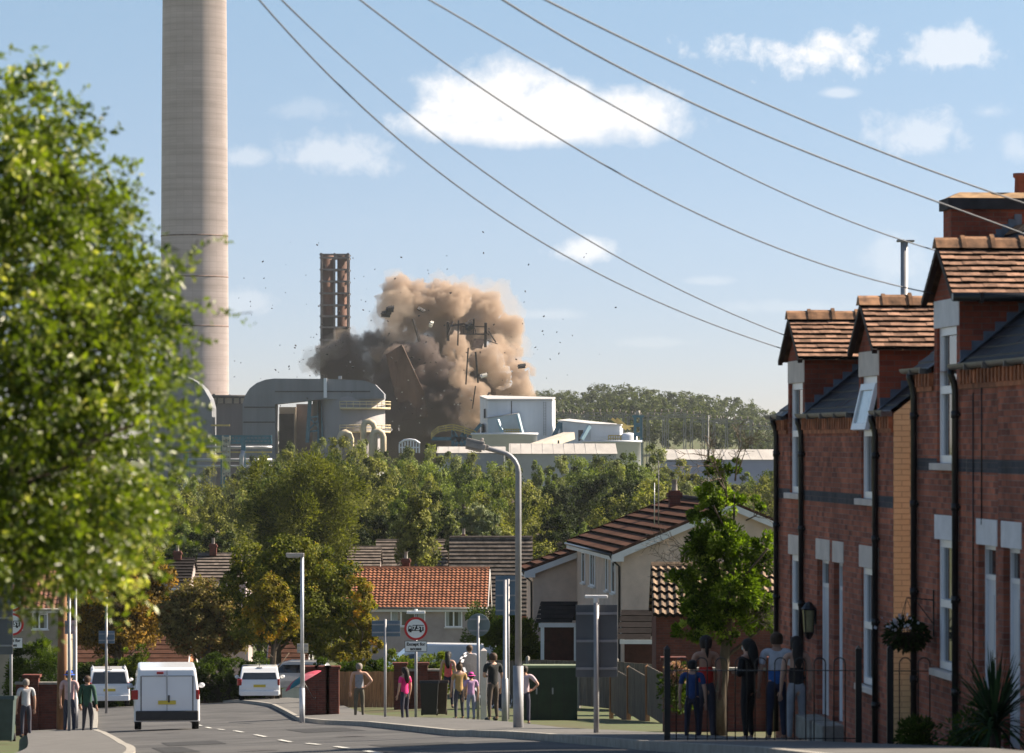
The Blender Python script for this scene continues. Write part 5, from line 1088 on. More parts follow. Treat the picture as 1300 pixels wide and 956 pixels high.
house('rendered_house', 'buff rendered house with brown tiled roof behind the near tree', X0, D, px(75, D) - X0, 7, H, R(30), RENDB, M('brown_pantile', (.20, .085, .055), .8, .3, 3, tint=.22), rows=9, wave=.3, amp=.03, base=z0, oh=.3,
   wins=((px(41, D) - X0, px(61, D) - X0, PZ(799, D) - z0, PZ(772, D) - z0, 0, (.45,), None, True, 'x', .35), (px(10, D) - X0, px(28, D) - X0, PZ(799, D) - z0, PZ(772, D) - z0, 0, (.5,)), (px(36, D) - X0, px(52, D) - X0, .8, 2.1, 0, (.5,))), chimneys=((1.6, 3.5, .8, .8, 2),))
for (lab, x0, x1, ye, yr, D, rf, ch_, rows) in (('long weathered dark tiled roof of the house behind the orange roof, right of centre', 572, 674, 775, 684, 292, DKT, ((.9, 5.5, .3, .2, 1),), 20), ('dark tiled roof peeping between the trees left of the long dark roof', 478, 566, 726, 688, 304, DKT, (), 10), ('low dark tiled roof left of the rowan tree', 442, 480, 722, 697, 298, DKT, (), 8),
        ('small dark slate roof with red brick chimney on the left hillside', 202, 240, 738, 712, 280, BLKT, ((px(220, 280) - px(202, 280), 3.5, .55, .6, 1),), 8), ('dark brown tiled roof with chimney behind the brown tree', 249, 312, 733, 706, 285, DKT, ((px(266, 285) - px(249, 285), 3.5, .5, .8, 1),), 8)):
    z0 = ground(px(x0, D), D); H = PZ(ye, D) - z0; rise = PZ(yr, D) - z0 - H; Dp = 7.4; p_ = math.atan(max(rise, 1) / (Dp / 2))
    house('hillside_house', lab, px(x0, D), D, px(x1, D) - px(x0, D), Dp, H, p_, RENDG if rows < 20 else BRICK, rf, rows=rows, wave=.33, amp=0, step=.09, base=z0, fascia=False, chimneys=ch_, wins=((.8, 2.0, H - 1.7, H - .5, 0, (.5,)),))
# staggered semis facing the street (gable ends toward the camera): local x = into the house, y = away
def semi(label, xl, zoff, Y0, LY, H, Dp, pitch, z0, wins, chim, roofm):
    t = thing('semi_detached_house', label, 'house', (xl, Y0, z0), TA * 1.0, 'rendered houses facing the street'); rise = Dp / 2 * math.tan(pitch); b = MB()
    b.quad((0, LY, -1), (0, 0, -1), (0, 0, H), (0, LY, H)); b.quad((Dp, 0, -1), (Dp, LY, -1), (Dp, LY, H), (Dp, 0, H))
    for s in (0, LY): q = [(0, s, -1), (Dp, s, -1), (Dp, s, H), (Dp / 2, s, H + rise), (0, s, H)]; b.add(q if s == 0 else q[::-1], [(0, 1, 2, 3, 4)])
    b.build('wall', REND, t); oh = .38; e = oh * math.tan(pitch); b = MB(); rows = 9
    for (xa, xb, fl) in ((-oh, Dp / 2, False), (Dp + oh, Dp / 2, True)):
        for r in range(rows):
            f0, f1 = r / rows, (r + 1) / rows; za, zb = H - e + (rise + e) * f0, H - e + (rise + e) * f1; x0, x1 = xa + (xb - xa) * f0, xa + (xb - xa) * f1; y = -.25
            while y < LY + .25:
                ye_ = min(y + 2.4, LY + .25); q = [(x0, ye_, za + .16), (x0, y, za + .16), (x1, y, zb + .07), (x1, ye_, zb + .07)]; b.quad(*(q[::-1] if fl else q)); q = [(x0, ye_, za + .03), (x0, y, za + .03), (x0, y, za + .16), (x0, ye_, za + .16)]; b.quad(*(q[::-1] if fl else q), m=1); y = ye_
    for s in (-.25, LY + .25):
        for xa in (-oh, Dp + oh): b.bar((xa, s, H - e + .08), (Dp / 2, s, H + rise + .08), .06, .16)
    ro = b.build('roof', [roofm, GAP], t); b = MB(); b.tube([(Dp / 2, -.25, H + rise + .1), (Dp / 2, LY + .25, H + rise + .1)], .12, 8); b.build('ridge_tiles', BLKT, ro)
    b = MB()
    for xa in (-oh, Dp + oh): b.bar((xa, -.27, H - e - .10), (Dp / 2, -.27, H + rise - .08), .05, .24)
    b.box(-oh - .02, .06, -.3, .0, H - e - .24, H - e + .02); b.box(Dp - .06, Dp + oh + .02, -.3, .0, H - e - .24, H - e + .02); b.build('bargeboard', WFASC, t)
    b = MB(); b.box(-oh, -oh + .03, -.2, LY + .25, H - e - .17, H - e + .05); b.box(-oh, 0, -.2, LY + .25, H - e - .2, H - e - .17); b.build('fascia', WFASC, t)
    b = MB(); b.tube([(-oh - .06, -.2, H - e + .02), (-oh - .06, LY + .2, H - e + .02)], .055, 8); b.tube([(-oh - .06, .25, H - e), (-oh + .05, .25, H - e - .2), (-.06, .25, H - e - .45), (-.06, .25, 0)], .045, 8); b.build('downpipe', GUT, t)
    for (y0, y1, za, zb, bars) in wins: win(t, y0, y1, za, zb, 0, bars, axis='y')
    for (x_, y_, cz) in chim:
        b = MB(); b.box(x_ - .22, x_ + .22, y_ - .3, y_ + .3, H, H + rise + cz); b.box(x_ - .30, x_ + .30, y_ - .38, y_ + .38, H + rise + cz - .3, H + rise + cz - .1); c = b.build('chimney', DBRICK, ro); b = MB(); b.lathe([(.13, 0), (.11, .45), (.15, .47), (.08, .47)], (x_, y_, H + rise + cz), 10); b.build('chimney_pot', CONC, c)
    return t, rise
Y1 = 156; z1 = ground(4.3, Y1); H1 = PZ(700, Y1) - z1
s1, r1 = semi('pink-buff rendered house with large brown roof, gable toward the camera, behind the grey sign', PX(789, Y1), 0, Y1, 17.5, H1, 8.8, R(22.5), z1, ((2.0, 3.3, H1 - 1.75, H1 - .45, ()), (4.6, 5.4, H1 - 1.75, H1 - .35, ()), (9.5, 11.4, H1 - 1.75, H1 - .35, (.5,)), (13.5, 14.7, H1 - 1.75, H1 - .4, ()), (2, 4, 1, 2.2, (.5,)), (9, 12, .9, 2.2, (.5,))), ((3.6, 11.5, .45),), BRT)
Y2 = 173; z2 = ground(1, Y2) - .2; H2 = PZ(722, Y2) - z2
s2, r2 = semi('second rendered house, only its left gable shoulder and barge showing beyond the first', PX(677, Y2), 0, Y2, 3.2, H2, 8.8, R(20), z2, ((1, 2, 1, 2.2, (.5,)),), (), BRT)
# porches
def porch(label, x, Y, w_, d_, H, z0):
    t = thing('porch', label, 'porch', (x, Y, z0), TA); b = MB(); rows = 6
    for (xa, xb, fl) in ((-.1, w_ / 2, False), (w_ + .1, w_ / 2, True)):
        for r in range(rows): f0, f1 = r / rows, (r + 1) / rows; q = [(xa + (xb - xa) * f0, d_, H + .9 * f0 + .05), (xa + (xb - xa) * f0, -.1, H + .9 * f0 + .05), (xa + (xb - xa) * f1, -.1, H + .9 * f1), (xa + (xb - xa) * f1, d_, H + .9 * f1)]; b.quad(*(q[::-1] if fl else q))
    b.build('roof', BLKT, t); b = MB(); b.bar((-.1, -.1, H - .06), (w_ / 2, -.1, H + .84), .04, .14); b.bar((w_ + .1, -.1, H - .06), (w_ / 2, -.1, H + .84), .04, .14); b.box(-.1, w_ + .1, -.06, -.02, H - .14, H - .02); b.add([(0, -.05, H), (w_, -.05, H), (w_ / 2, -.05, H + .82)], [(0, 1, 2)]); b.build('bargeboard', WFASC, t)
    for x_ in (0, w_): b = MB(); b.box(x_ - .07, x_ + .07, -.05, .09, 0, H - .14); b.build('porch_post', WHITE, t)
    b = MB(); b.box(.1, w_ - .1, d_ - .3, d_ - .2, 0, H); b.build('back_panel', M('dark_red_brick', (.07, .025, .02), .9, .2, 4), t)
def lean(label, x0, x1, yt, yb, Y, depth, post, ybase):
    """porch roof sloping toward the camera-left, white gable cheeks"""
    z0 = ground(px(x0, Y), Y); t = thing('porch', label, 'porch', (px(x0, Y), Y, z0)); w_ = px(x1, Y) - px(x0, Y); zt, zb = PZ(yt, Y) - z0, PZ(yb, Y) - z0; b = MB(); rows = 5
    for r in range(rows): f0, f1 = r / rows, (r + 1) / rows; b.quad((-.25 + .25 * f0, depth * f0, zb + (zt - zb) * f0 + .02), (w_ - .25 + .25 * f0, depth * f0, zb + (zt - zb) * f0 + .02), (w_ - .25 + .25 * f1, depth * f1, zb + (zt - zb) * f1), (-.25 + .25 * f1, depth * f1, zb + (zt - zb) * f1))
    b.quad((w_, 2 * depth, zb), (0, 2 * depth, zb), (0, depth, zt), (w_, depth, zt)); b.build('roof', BLKT, t); b = MB()
    b.add([(-.02, 0, zb - .05), (-.02, 2 * depth, zb - .05), (-.02, depth, zt - .04)], [(0, 1, 2), (2, 1, 0)]); b.add([(w_ - .02, 0, zb - .05), (w_ - .02, 2 * depth, zb - .05), (w_ - .02, depth, zt - .04)], [(0, 1, 2), (2, 1, 0)]); b.box(-.1, w_, -.04, 0, zb - .17, zb); b.build('bargeboard', WFASC, t)
    if post:
        for x_ in (0.05, w_ - .1): b = MB(); b.box(x_ - .07, x_ + .07, .02, .16, 0, zb - .17); b.build('porch_post', WHITE, t)
    b = MB(); b.box(.15, w_ - .1, depth * 1.8, depth * 1.85, 0, zb - .1); b.build('back_panel', M('dark_red_brick', (.07, .025, .02), .9, .2, 4), t)
lean('dark tiled porch on white posts at the corner of the rendered houses', 687, 734, 765, 791, 160, 1.2, True, 827)
lean('dark tiled lean-to with white verge against the gable wall', 790, 834, 776, 812, 152, 1.3, False, 830)
# brick garage with sunlit pantiles
D = 120; z0 = ground(px(850, D), D); H = PZ(778, D) - z0; X0 = px(833, D)
house('brick_garage', 'small dark brick outbuilding with sunlit worn pantile roof behind the half bare tree', X0, D, px(985, D) - X0, 3.6, H, R(37), DBRICK, PALT, rows=7, wave=.22, amp=.03, step=.085, base=z0, fascia=False, oh=.2)
D = 205; z0 = ground(px(367, D), D); X0 = px(343, D); H = PZ(838, D) - z0
house('garden_shed', 'small white garage with brown gable roof under the yellow-green tree', X0, D, px(388, D) - X0, 4, max(H, 1.9), R(30), M('white_render', (.5, .5, .48), .9, .1, 2), BRT, rows=6, amp=0, base=z0, wins=((.5, .95, 1.0, 1.5, 0, ()),), cat='garage')
D = 215; z0 = ground(px(140, D), D); X0 = px(98, D)
house('brick_bungalow', 'low orange brick bungalow behind the hedge under the orange-brown tree', X0, D, px(235, D) - X0, 6, 2.3, R(28), brickmat('orange_brick', (.40, .15, .07), (.32, .12, .06), (.3, .2, .14)), BRT, rows=8, amp=0, base=z0, wins=((1.0, 2.3, .9, 1.9, 0, (.5,)), (4.0, 5.2, .9, 1.9, 0, (.5,))), cat='bungalow')

# ------------------------------------------------------------ fences and walls
def fence(label, p0, p1, yt, mat, h=1.7, postm=CONC, board=.14, n_post=None, name='board_fence', gap=.006, cap=False):
    (x0, D0_), (x1, D1_) = p0, p1; A = Vector((px(x0, D0_), D0_, 0)); Bv = Vector((px(x1, D1_), D1_, 0)); zA, zB = (ground(A.x, A.y), ground(Bv.x, Bv.y)); L = (Bv - A).length; ang = math.atan2(Bv.y - A.y, Bv.x - A.x)
    t = thing(name, label, 'fence', (A.x, A.y, zA), ang); dz = zB - zA; n_post = n_post or max(2, int(L / 2.0) + 1); bays = n_post - 1
    for i in range(bays):
        b = MB(); xa, xb = L * i / bays + .06, L * (i + 1) / bays - .06; zz_ = dz * (i + .5) / bays; n = max(1, int((xb - xa) / board))
        for k_ in range(n): w_ = (xb - xa) / n; b.box(xa + w_ * k_, xa + w_ * (k_ + 1) - gap, -.012 + .01 * (k_ % 2), .012 + .01 * (k_ % 2), zz_ + .05, zz_ + h + random.uniform(-.01, .01))
        for z in (.35, h - .3): b.box(xa, xb, .022, .06, zz_ + z, zz_ + z + .08)
        if cap: b.box(xa, xb, -.04, .04, zz_ + h, zz_ + h + .04)
        b.build('fence_panel', mat, t)
    for i in range(n_post): x = L * i / bays; z = dz * i / bays; b = MB(); b.box(x - .05, x + .05, -.055, .06, z - .3, z + h + .12); b.add([(x - .05, -.055, z + h + .12), (x + .05, -.055, z + h + .12), (x + .05, .06, z + h + .12), (x - .05, .06, z + h + .12), (x, 0, z + h + .17)], [(0, 1, 4), (1, 2, 4), (2, 3, 4), (3, 0, 4)]); b.build('fence_post', postm, t)
fence('brown board fence with pale round topped posts behind the man in grey vest', (404, 143), (506, 143), 852, WOOD, 1.35)
fence('grey weathered board fence with concrete posts below the porch', (606, 138), (735, 136), 829, WOODG, 1.65)
fence('grey board fence between the large grey sign and the brick outbuilding', (735, 136), (832, 132), 833, WOODG, 1.6)
fence('lower brown board fence in front of the lean-to', (776, 110), (848, 96), 850, WOODG, 1.3, postm=WOOD, n_post=4)
D = 140
def brick_wall(label, x0, x1, yt, D, piers=()):
    z0 = ground(px(x0, D), D); t = thing('garden_wall', label, 'wall', (px(x0, D), D, z0)); L = px(x1, D) - px(x0, D); h = PZ(yt, D) - z0; b = MB(); b.box(0, L, 0, .22, -.3, h); b.build('brickwork', DBRICK, t); b = MB(); b.box(-.03, L + .03, -.03, .25, h, h + .07); b.build('coping', CONC, t)
    for p in piers: x = px(p, D) - px(x0, D); b = MB(); b.box(x - .22, x + .22, -.11, .33, -.3, h + .22); b.box(x - .27, x + .27, -.16, .38, h + .22, h + .30); b.build('pier', DBRICK, t)
brick_wall('red brick garden wall with piers beside the pink umbrella', 392, 424, 857, 132, (394, 410, 422))
brick_wall('low brown garden wall behind the lorry sign post', 506, 560, 852, 140, (508, 535))
brick_wall('low dark brick wall behind the half bare tree', 852, 992, 852, 84, (855, 985))
brick_wall('low garden wall on the left below the rounded bush', 20, 84, 869, 120, (40,))

# ------------------------------------------------------------ signs, lamps, poles
def disc(b, c, r, y, n=36, m=0, th=.004):
    b.add([(c[0] + r * math.cos(2 * math.pi * k / n), y, c[1] + r * math.sin(2 * math.pi * k / n)) for k in range(n)] + [(c[0] + r * math.cos(2 * math.pi * k / n), y + th, c[1] + r * math.sin(2 * math.pi * k / n)) for k in range(n)], [list(range(n)), list(range(n, 2 * n))[::-1]] + [(k, n + k, n + (k + 1) % n, (k + 1) % n) for k in range(n)], m)
INK = M('sign_black', (.01, .01, .012), .5, .05, 2); FM = lambda x, z, y=-.012: Matrix.Translation((x, y, z)) @ Matrix.Rotation(R(90), 4, 'X')
LORRY = [(-.42, -.16), (-.42, .06), (-.38, .16), (-.24, .16), (-.22, -.05), (-.18, -.05), (-.18, .20), (.42, .20), (.42, -.12), (.33, -.12), (.31, -.2), (.21, -.2), (.19, -.12), (-.22, -.12), (-.24, -.2), (-.34, -.2), (-.36, -.14)]
def lorry_face(par, x, z, r, y):
    b = MB(); s = r * 1.38; b.prism([(x + a * s * 1.15, z + c * s * 1.15) for a, c in LORRY], y - .004, y); o = b.build('lorry_symbol', INK, par)
    b = MB(); b.add([(x - .40 * s * 1.15, y - .006, z + .0), (x - .27 * s * 1.15, y - .006, z + .0), (x - .27 * s * 1.15, y - .006, z + .13 * s), (x - .36 * s * 1.15, y - .006, z + .13 * s)], [(0, 1, 2, 3)]); b.build('cab_window', SIGNW, par)
    text_mesh('lettering', '7.5T', r * .5, SIGNW, par, FM(x + .13 * s * 1.1, z + .03 * s, y - .008))
def ring_sign(par, x, z, r, y=-.04):
    b = MB(); disc(b, (x, z), r, y); o = b.build('sign_disc', RED, par); b = MB(); disc(b, (x, z), r * .80, y - .004); b.build('sign_face', SIGNW, o); b = MB(); disc(b, (x, z), r * .96, y + .006, th=.012); b.build('sign_back', SIGNG, par); return o
# weight limit sign in the centre
D = 111; z0 = ground(px(528, D), D); h = PZ(777, D) - z0
t = thing('weight_limit_sign', 'round red ringed lorry sign reading 7.5T over an Except for access plate', 'road sign', (px(528, D), D, z0))
b = MB(); b.tube([(0, 0, -.2), (0, 0, h)], .04, 12); b.build('post', POSTG, t); b = MB(); b.box(-.26, .26, -.10, .05, h - .05, h + .03); b.tube([(0, 0, h), (0, 0, h + .08)], .05, 8); b.build('sign_light', WHITE, t, bevel=.01)
zc = PZ(798, D) - z0; r = 14.8 / F * D; ring_sign(t, 0, zc, r); lorry_face(t, 0, zc, r, -.05)
zp = PZ(820.5, D) - z0; b = MB(); b.box(-.315, .315, -.045, -.04, zp - .155, zp + .155); b.build('plate', INK, t); b = MB(); b.box(-.30, .30, -.05, -.045, zp - .14, zp + .14); b.build('plate_face', SIGNW, t)
text_mesh('lettering', 'Except for', .125, INK, t, FM(0, zp + .06, -.052)); text_mesh('lettering', 'access', .125, INK, t, FM(0, zp - .07, -.052))
# left pair of round signs
D = 100; z0 = ground(px(15, D), D); t = thing('speed_and_weight_sign', 'post with 30 and lorry roundels over an Except for access plate, far left', 'road sign', (px(15, D), D, z0)); h = PZ(741, D) - z0
b = MB(); b.tube([(-.02, 0, -.2), (-.02, 0, h)], .04, 12); b.build('post', POSTG, t); b = MB(); b.box(.02, .22, -.08, .05, h - .02, h + .08); b.build('sign_light', WHITE, t, bevel=.01)
r = 14.3 / F * D; zc = PZ(762, D) - z0; ring_sign(t, .02, zc, r); text_mesh('lettering', '30', r * 1.15, INK, t, FM(.02, zc, -.05)); zc = PZ(792.5, D) - z0; ring_sign(t, .02, zc, r); lorry_face(t, .02, zc, r, -.05)
zp = PZ(816, D) - z0; b = MB(); b.box(-.28, .28, -.045, -.04, zp - .135, zp + .135); b.build('plate', INK, t); b = MB(); b.box(-.27, .27, -.05, -.045, zp - .125, zp + .125); b.build('plate_face', SIGNW, t); text_mesh('lettering', 'Except for', .105, INK, t, FM(0, zp + .055, -.052)); text_mesh('lettering', 'access', .105, INK, t, FM(0, zp - .06, -.052))
def back_sign(label, x, D, xs, ys, post_top=None, light=False, shape='rect', split=None, pw=.04, xp=0, name='sign_back_panel', mat=SIGNG, dy=.05):
    z0 = ground(px(x, D), D); t = thing(name, label, 'road sign', (px(x, D), D, z0)); X = lambda q: px(q, D) - px(x, D); Z = lambda q: PZ(q, D) - z0; pt = Z(post_top or ys[0] - 1)
    b = MB(); b.tube([(0, 0, -.2), (0, 0, pt)], pw, 12); b.build('post', POSTG, t)
    b = MB()
    if shape == 'rect': b.box(X(xs[0]), X(xs[1]), dy, dy + .02, Z(ys[1]), Z(ys[0]))
    else: disc(b, ((X(xs[0]) + X(xs[1])) / 2, (Z(ys[0]) + Z(ys[1])) / 2), (X(xs[1]) - X(xs[0])) / 2, dy, th=.02)
    b.build('sign_panel', mat, t, bevel=.004); b = MB()
    for q in ([.25, .75] if not split else [.12, .5, .88]): z = Z(ys[1]) + (Z(ys[0]) - Z(ys[1])) * q; sc_ = .98 if shape == 'rect' else .8; xm_ = (X(xs[0]) + X(xs[1])) / 2; hw_ = (X(xs[1]) - X(xs[0])) / 2 * sc_; b.box(xm_ - hw_, xm_ + hw_, dy - .03, dy - .001, z - .02, z + .02)
    b.build('fixing_rail', POSTG, t)
    if light: b = MB(); z = pt; b.box(-.19, .19, -.04, .10, z - .02, z + .03); b.tube([(0, 0, z - .1), (0, 0, z)], .05, 8); b.build('sign_light', WHITE, t, bevel=.01)
    return t
back_sign('back of a large grey two-panel road sign with a light bar, right of centre', 757, 66, (731, 784), (768, 860), post_top=758, light=True, split=True, pw=.045, dy=.06)
back_sign('back of a big grey road sign at the left edge', -6, 90, (-45, 16), (738, 831), pw=.05, split=True)
back_sign('back of a wide blue-grey sign beside the lorry sign', 489, 118, (472, 508), (788, 808), post_top=786, mat=M('blue_grey_sign_back', (.10, .15, .21), .6, .1, 3))
back_sign('back of a round grey sign on a pale post before the grey house', 607, 105, (593, 622), (779, 808), post_top=782, shape='round', mat=M('pale_sign_back', (.15, .19, .20), .6, .1, 3))
back_sign('back of a tall grey-blue sign left of the tall street lamp', 645, 108, (629, 655), (731, 781), post_top=735, split=True, mat=M('blue_grey_sign_back', (.1, .15, .21)))
back_sign('back of a small square blue-grey sign on a thin left post', 135, 150, (125, 145), (801, 817), post_top=758, pw=.05, mat=M('blue_grey_sign_back', (.1, .15, .21)))
back_sign('small pale pink notice on a thin post by the wooden pole', 88, 112, (82, 95), (788, 805), post_top=745, pw=.045, mat=M('pale_pink_sign', (.36, .28, .32), .6, .2, 6))
back_sign('small cream notice on a lamp column at the left', 386, 124, (377, 391), (817, 829), post_top=830, pw=.02, mat=M('cream_sign', (.45, .42, .34), .6, .1, 3))
# street lamps
def lamp(label, x, D, top, arm, style):
    z0 = ground(px(x, D), D); t = thing('street_lamp', label, 'street lamp', (px(x, D), D, z0)); H = PZ(top, D) - z0; k = D / F
    if style == 'swan':
        b = MB(); b.tube([(0, 0, -.3), (0, 0, 1.4)], .105, 16); b.build('base_column', POSTG, t)
        b = MB(); pts = [(0, 0, 1.35), (0, 0, H - .62)] + [(-.42 * (1 - math.cos(a)), 0, H - .62 + .42 * math.sin(a)) for a in (.3, .6, .9, 1.15)] + [(-.62, 0, H - .13), (-.75, 0, H - .10)]; b.tube(pts, [.066, .06] + [.05] * (len(pts) - 2), 14); b.build('column', POSTG, t)
        b = MB(); mt = Matrix.Translation((-.72, 0, H - .09)) @ Matrix.Rotation(R(13), 4, 'Y')
        for (x0_, x1_, y0_, z0_, z1_, m_) in ((-.35, .06, .10, -.08, .04, 0), (-.36, .02, .085, .04, .10, 0)): b.box(x0_, x1_, -y0_, y0_, z0_, z1_, m_, mat=mt)
        b.box(-.02, .12, -.06, .06, -.05, .05, 0, mat=mt); b.tube([mt @ Vector((-.05, 0, .1)), mt @ Vector((-.05, 0, .16))], .035, 8)
        lo = b.build('lantern', M('lantern_grey', (.36, .33, .31), .5, .2, 8), t, bevel=.012)
        b = MB(); b.box(-.34, .0, -.088, .088, -.13, -.08, mat=mt); b.build('lantern_bowl', M('lamp_bowl', (.45, .36, .30), .2, .15, 5), lo, bevel=.02)
    elif style == 'flat':
        b = MB(); b.tube([(0, 0, -.2), (0, 0, 1.1)], .085, 12); b.tube([(0, 0, 1.1), (0, 0, H)], .055, 12); b.build('column', M('bright_galvanised', (.48, .50, .54), .45, .12, 5, .5), t)
        b = MB(); b.box(-.5, .06, -.09, .09, H - .05, H + .07); b.box(-.46, -.1, -.075, .075, H - .075, H - .05); b.build('lantern', M('lantern_grey', (.36, .33, .31)), t, bevel=.02)
    elif style == 'twin':
        b = MB(); b.tube([(0, 0, -.2), (0, 0, H)], .075, 12); b.build('column', POSTG, t); b = MB(); b.box(-.15, -.0, -.10, .10, H - .02, H + .03); b.build('lantern', POSTG, t, bevel=.01); b = MB(); b.box(.02, .20, -.12, .12, H - .02, H + .02); b.build('lantern', POSTG, t, bevel=.01)
    elif style == 'plain': b = MB(); b.tube([(0, 0, -.2), (0, 0, 1.1), (0, 0, 1.12), (0, 0, H)], [.08, .08, .05, .04], 12); b.build('column', POSTG, t)
    return t
lamp('tall grey street lamp with curved neck and sloping lantern, centre right', 658, 80, 561, 0, 'swan'); lamp('slim galvanised street lamp with flat lantern before the yellow-green tree', 383.5, 122, 705, 0, 'flat'); lamp('grey lamp column with twin flat heads rising behind the terrace roofs', 1148, 80, 306, 0, 'twin')
lamp('tall slim pale post standing between the round sign and the street lamp', 641, 96, 736, 0, 'plain'); lamp('thin grey post behind the wooden telegraph pole', 94, 170, 800, 0, 'plain'); lamp('slim grey post close beside the wooden telegraph pole', 96, 120, 742, 0, 'plain')
# telegraph pole and aerials
D = 118; z0 = ground(px(79, D), D); t = thing('telegraph_pole', 'brown wooden telegraph pole at the left, mostly behind leaves', 'pole', (px(78, D), D, z0)); H = PZ(640, D) - z0
b = MB(); b.tube([(0, 0, -.3), (.03, 0, H * .5), (.07, 0, H)], [.16, .13, .10], 12); b.build('pole', M('pole_wood', (.24, .12, .06), .9, .3, 5, stretch=(1, 1, .15)), t); b = MB(); b.bar((-.6, 0, H - .3), (.7, 0, H - .3), .1); [b.tube([(x_, 0, H - .25), (x_, 0, H - .1)], .035, 6) for x_ in (-.5, -.2, .3, .6)]; b.build('crossarm', BARK, t)
D = 150; t = thing('tv_aerial', 'thin television aerial mast above the large brown roof', 'aerial', (px(836, D), D, PZ(640, D) - .8)); b = MB(); b.tube([(0, 0, 0), (0, 0, PZ(585, D) - t.location.z)], .02, 6); z = PZ(586, D) - t.location.z; b.bar((-.1, 0, z), (.9, .2, z), .02); [b.bar((x_, -.2, z), (x_, .25, z), .012) for x_ in (.1, .25, .4, .55, .7, .85)]; b.build('mast', GUTG, t)
b = MB(); b.tube([(-.15, .2, 0), (-.15, .2, PZ(613, D) - t.location.z)], .018, 6); b.build('short_mast', GALV, t)
# green street cabinet
D = 104; z0 = ground(px(699, D), D); t = thing('green_cabinet', 'long dark green utility cabinet with pale top edge, right of the lamp post', 'cabinet', (px(699, D), D, z0)); w_ = px(733, D) - px(699, D); h = PZ(848, D) - z0
GRN = M('dark_green_paint', (.018, .035, .018), .45, .2, 3); b = MB(); b.box(-w_, w_, 0, .55, 0, h); b.build('casing', GRN, t, bevel=.01); b = MB(); b.box(-w_ - .03, w_ + .03, -.03, .58, h, h + .07); b.build('lid', M('pale_green_lid', (.22, .25, .15), .5, .1, 3), t, bevel=.01); b = MB(); [b.box(x_ - .006, x_ + .006, -.004, 0, .05, h - .05) for x_ in (-w_ * .5, 0, w_ * .5)]; b.build('door_seam', BLACK, t)
for x_ in (-w_ * .55, w_ * .05): b = MB(); b.box(x_, x_ + .04, -.03, 0, h * .5, h * .62); b.build('handle', GALV, t)
D = 102; t = thing('stone_bollard', 'pale square concrete post next to the dark-shirted boy', 'bollard', (px(614, 112), 112, ground(px(614, 112), 112))); b = MB(); zt = PZ(826, 112) - t.location.z; b.box(-.09, .09, -.09, .09, -.1, zt); b.add([(-.09, -.09, zt), (.09, -.09, zt), (.09, .09, zt), (-.09, .09, zt), (0, 0, zt + .08)], [(0, 1, 4), (1, 2, 4), (2, 3, 4), (3, 0, 4)]); b.build('post', STONE, t)

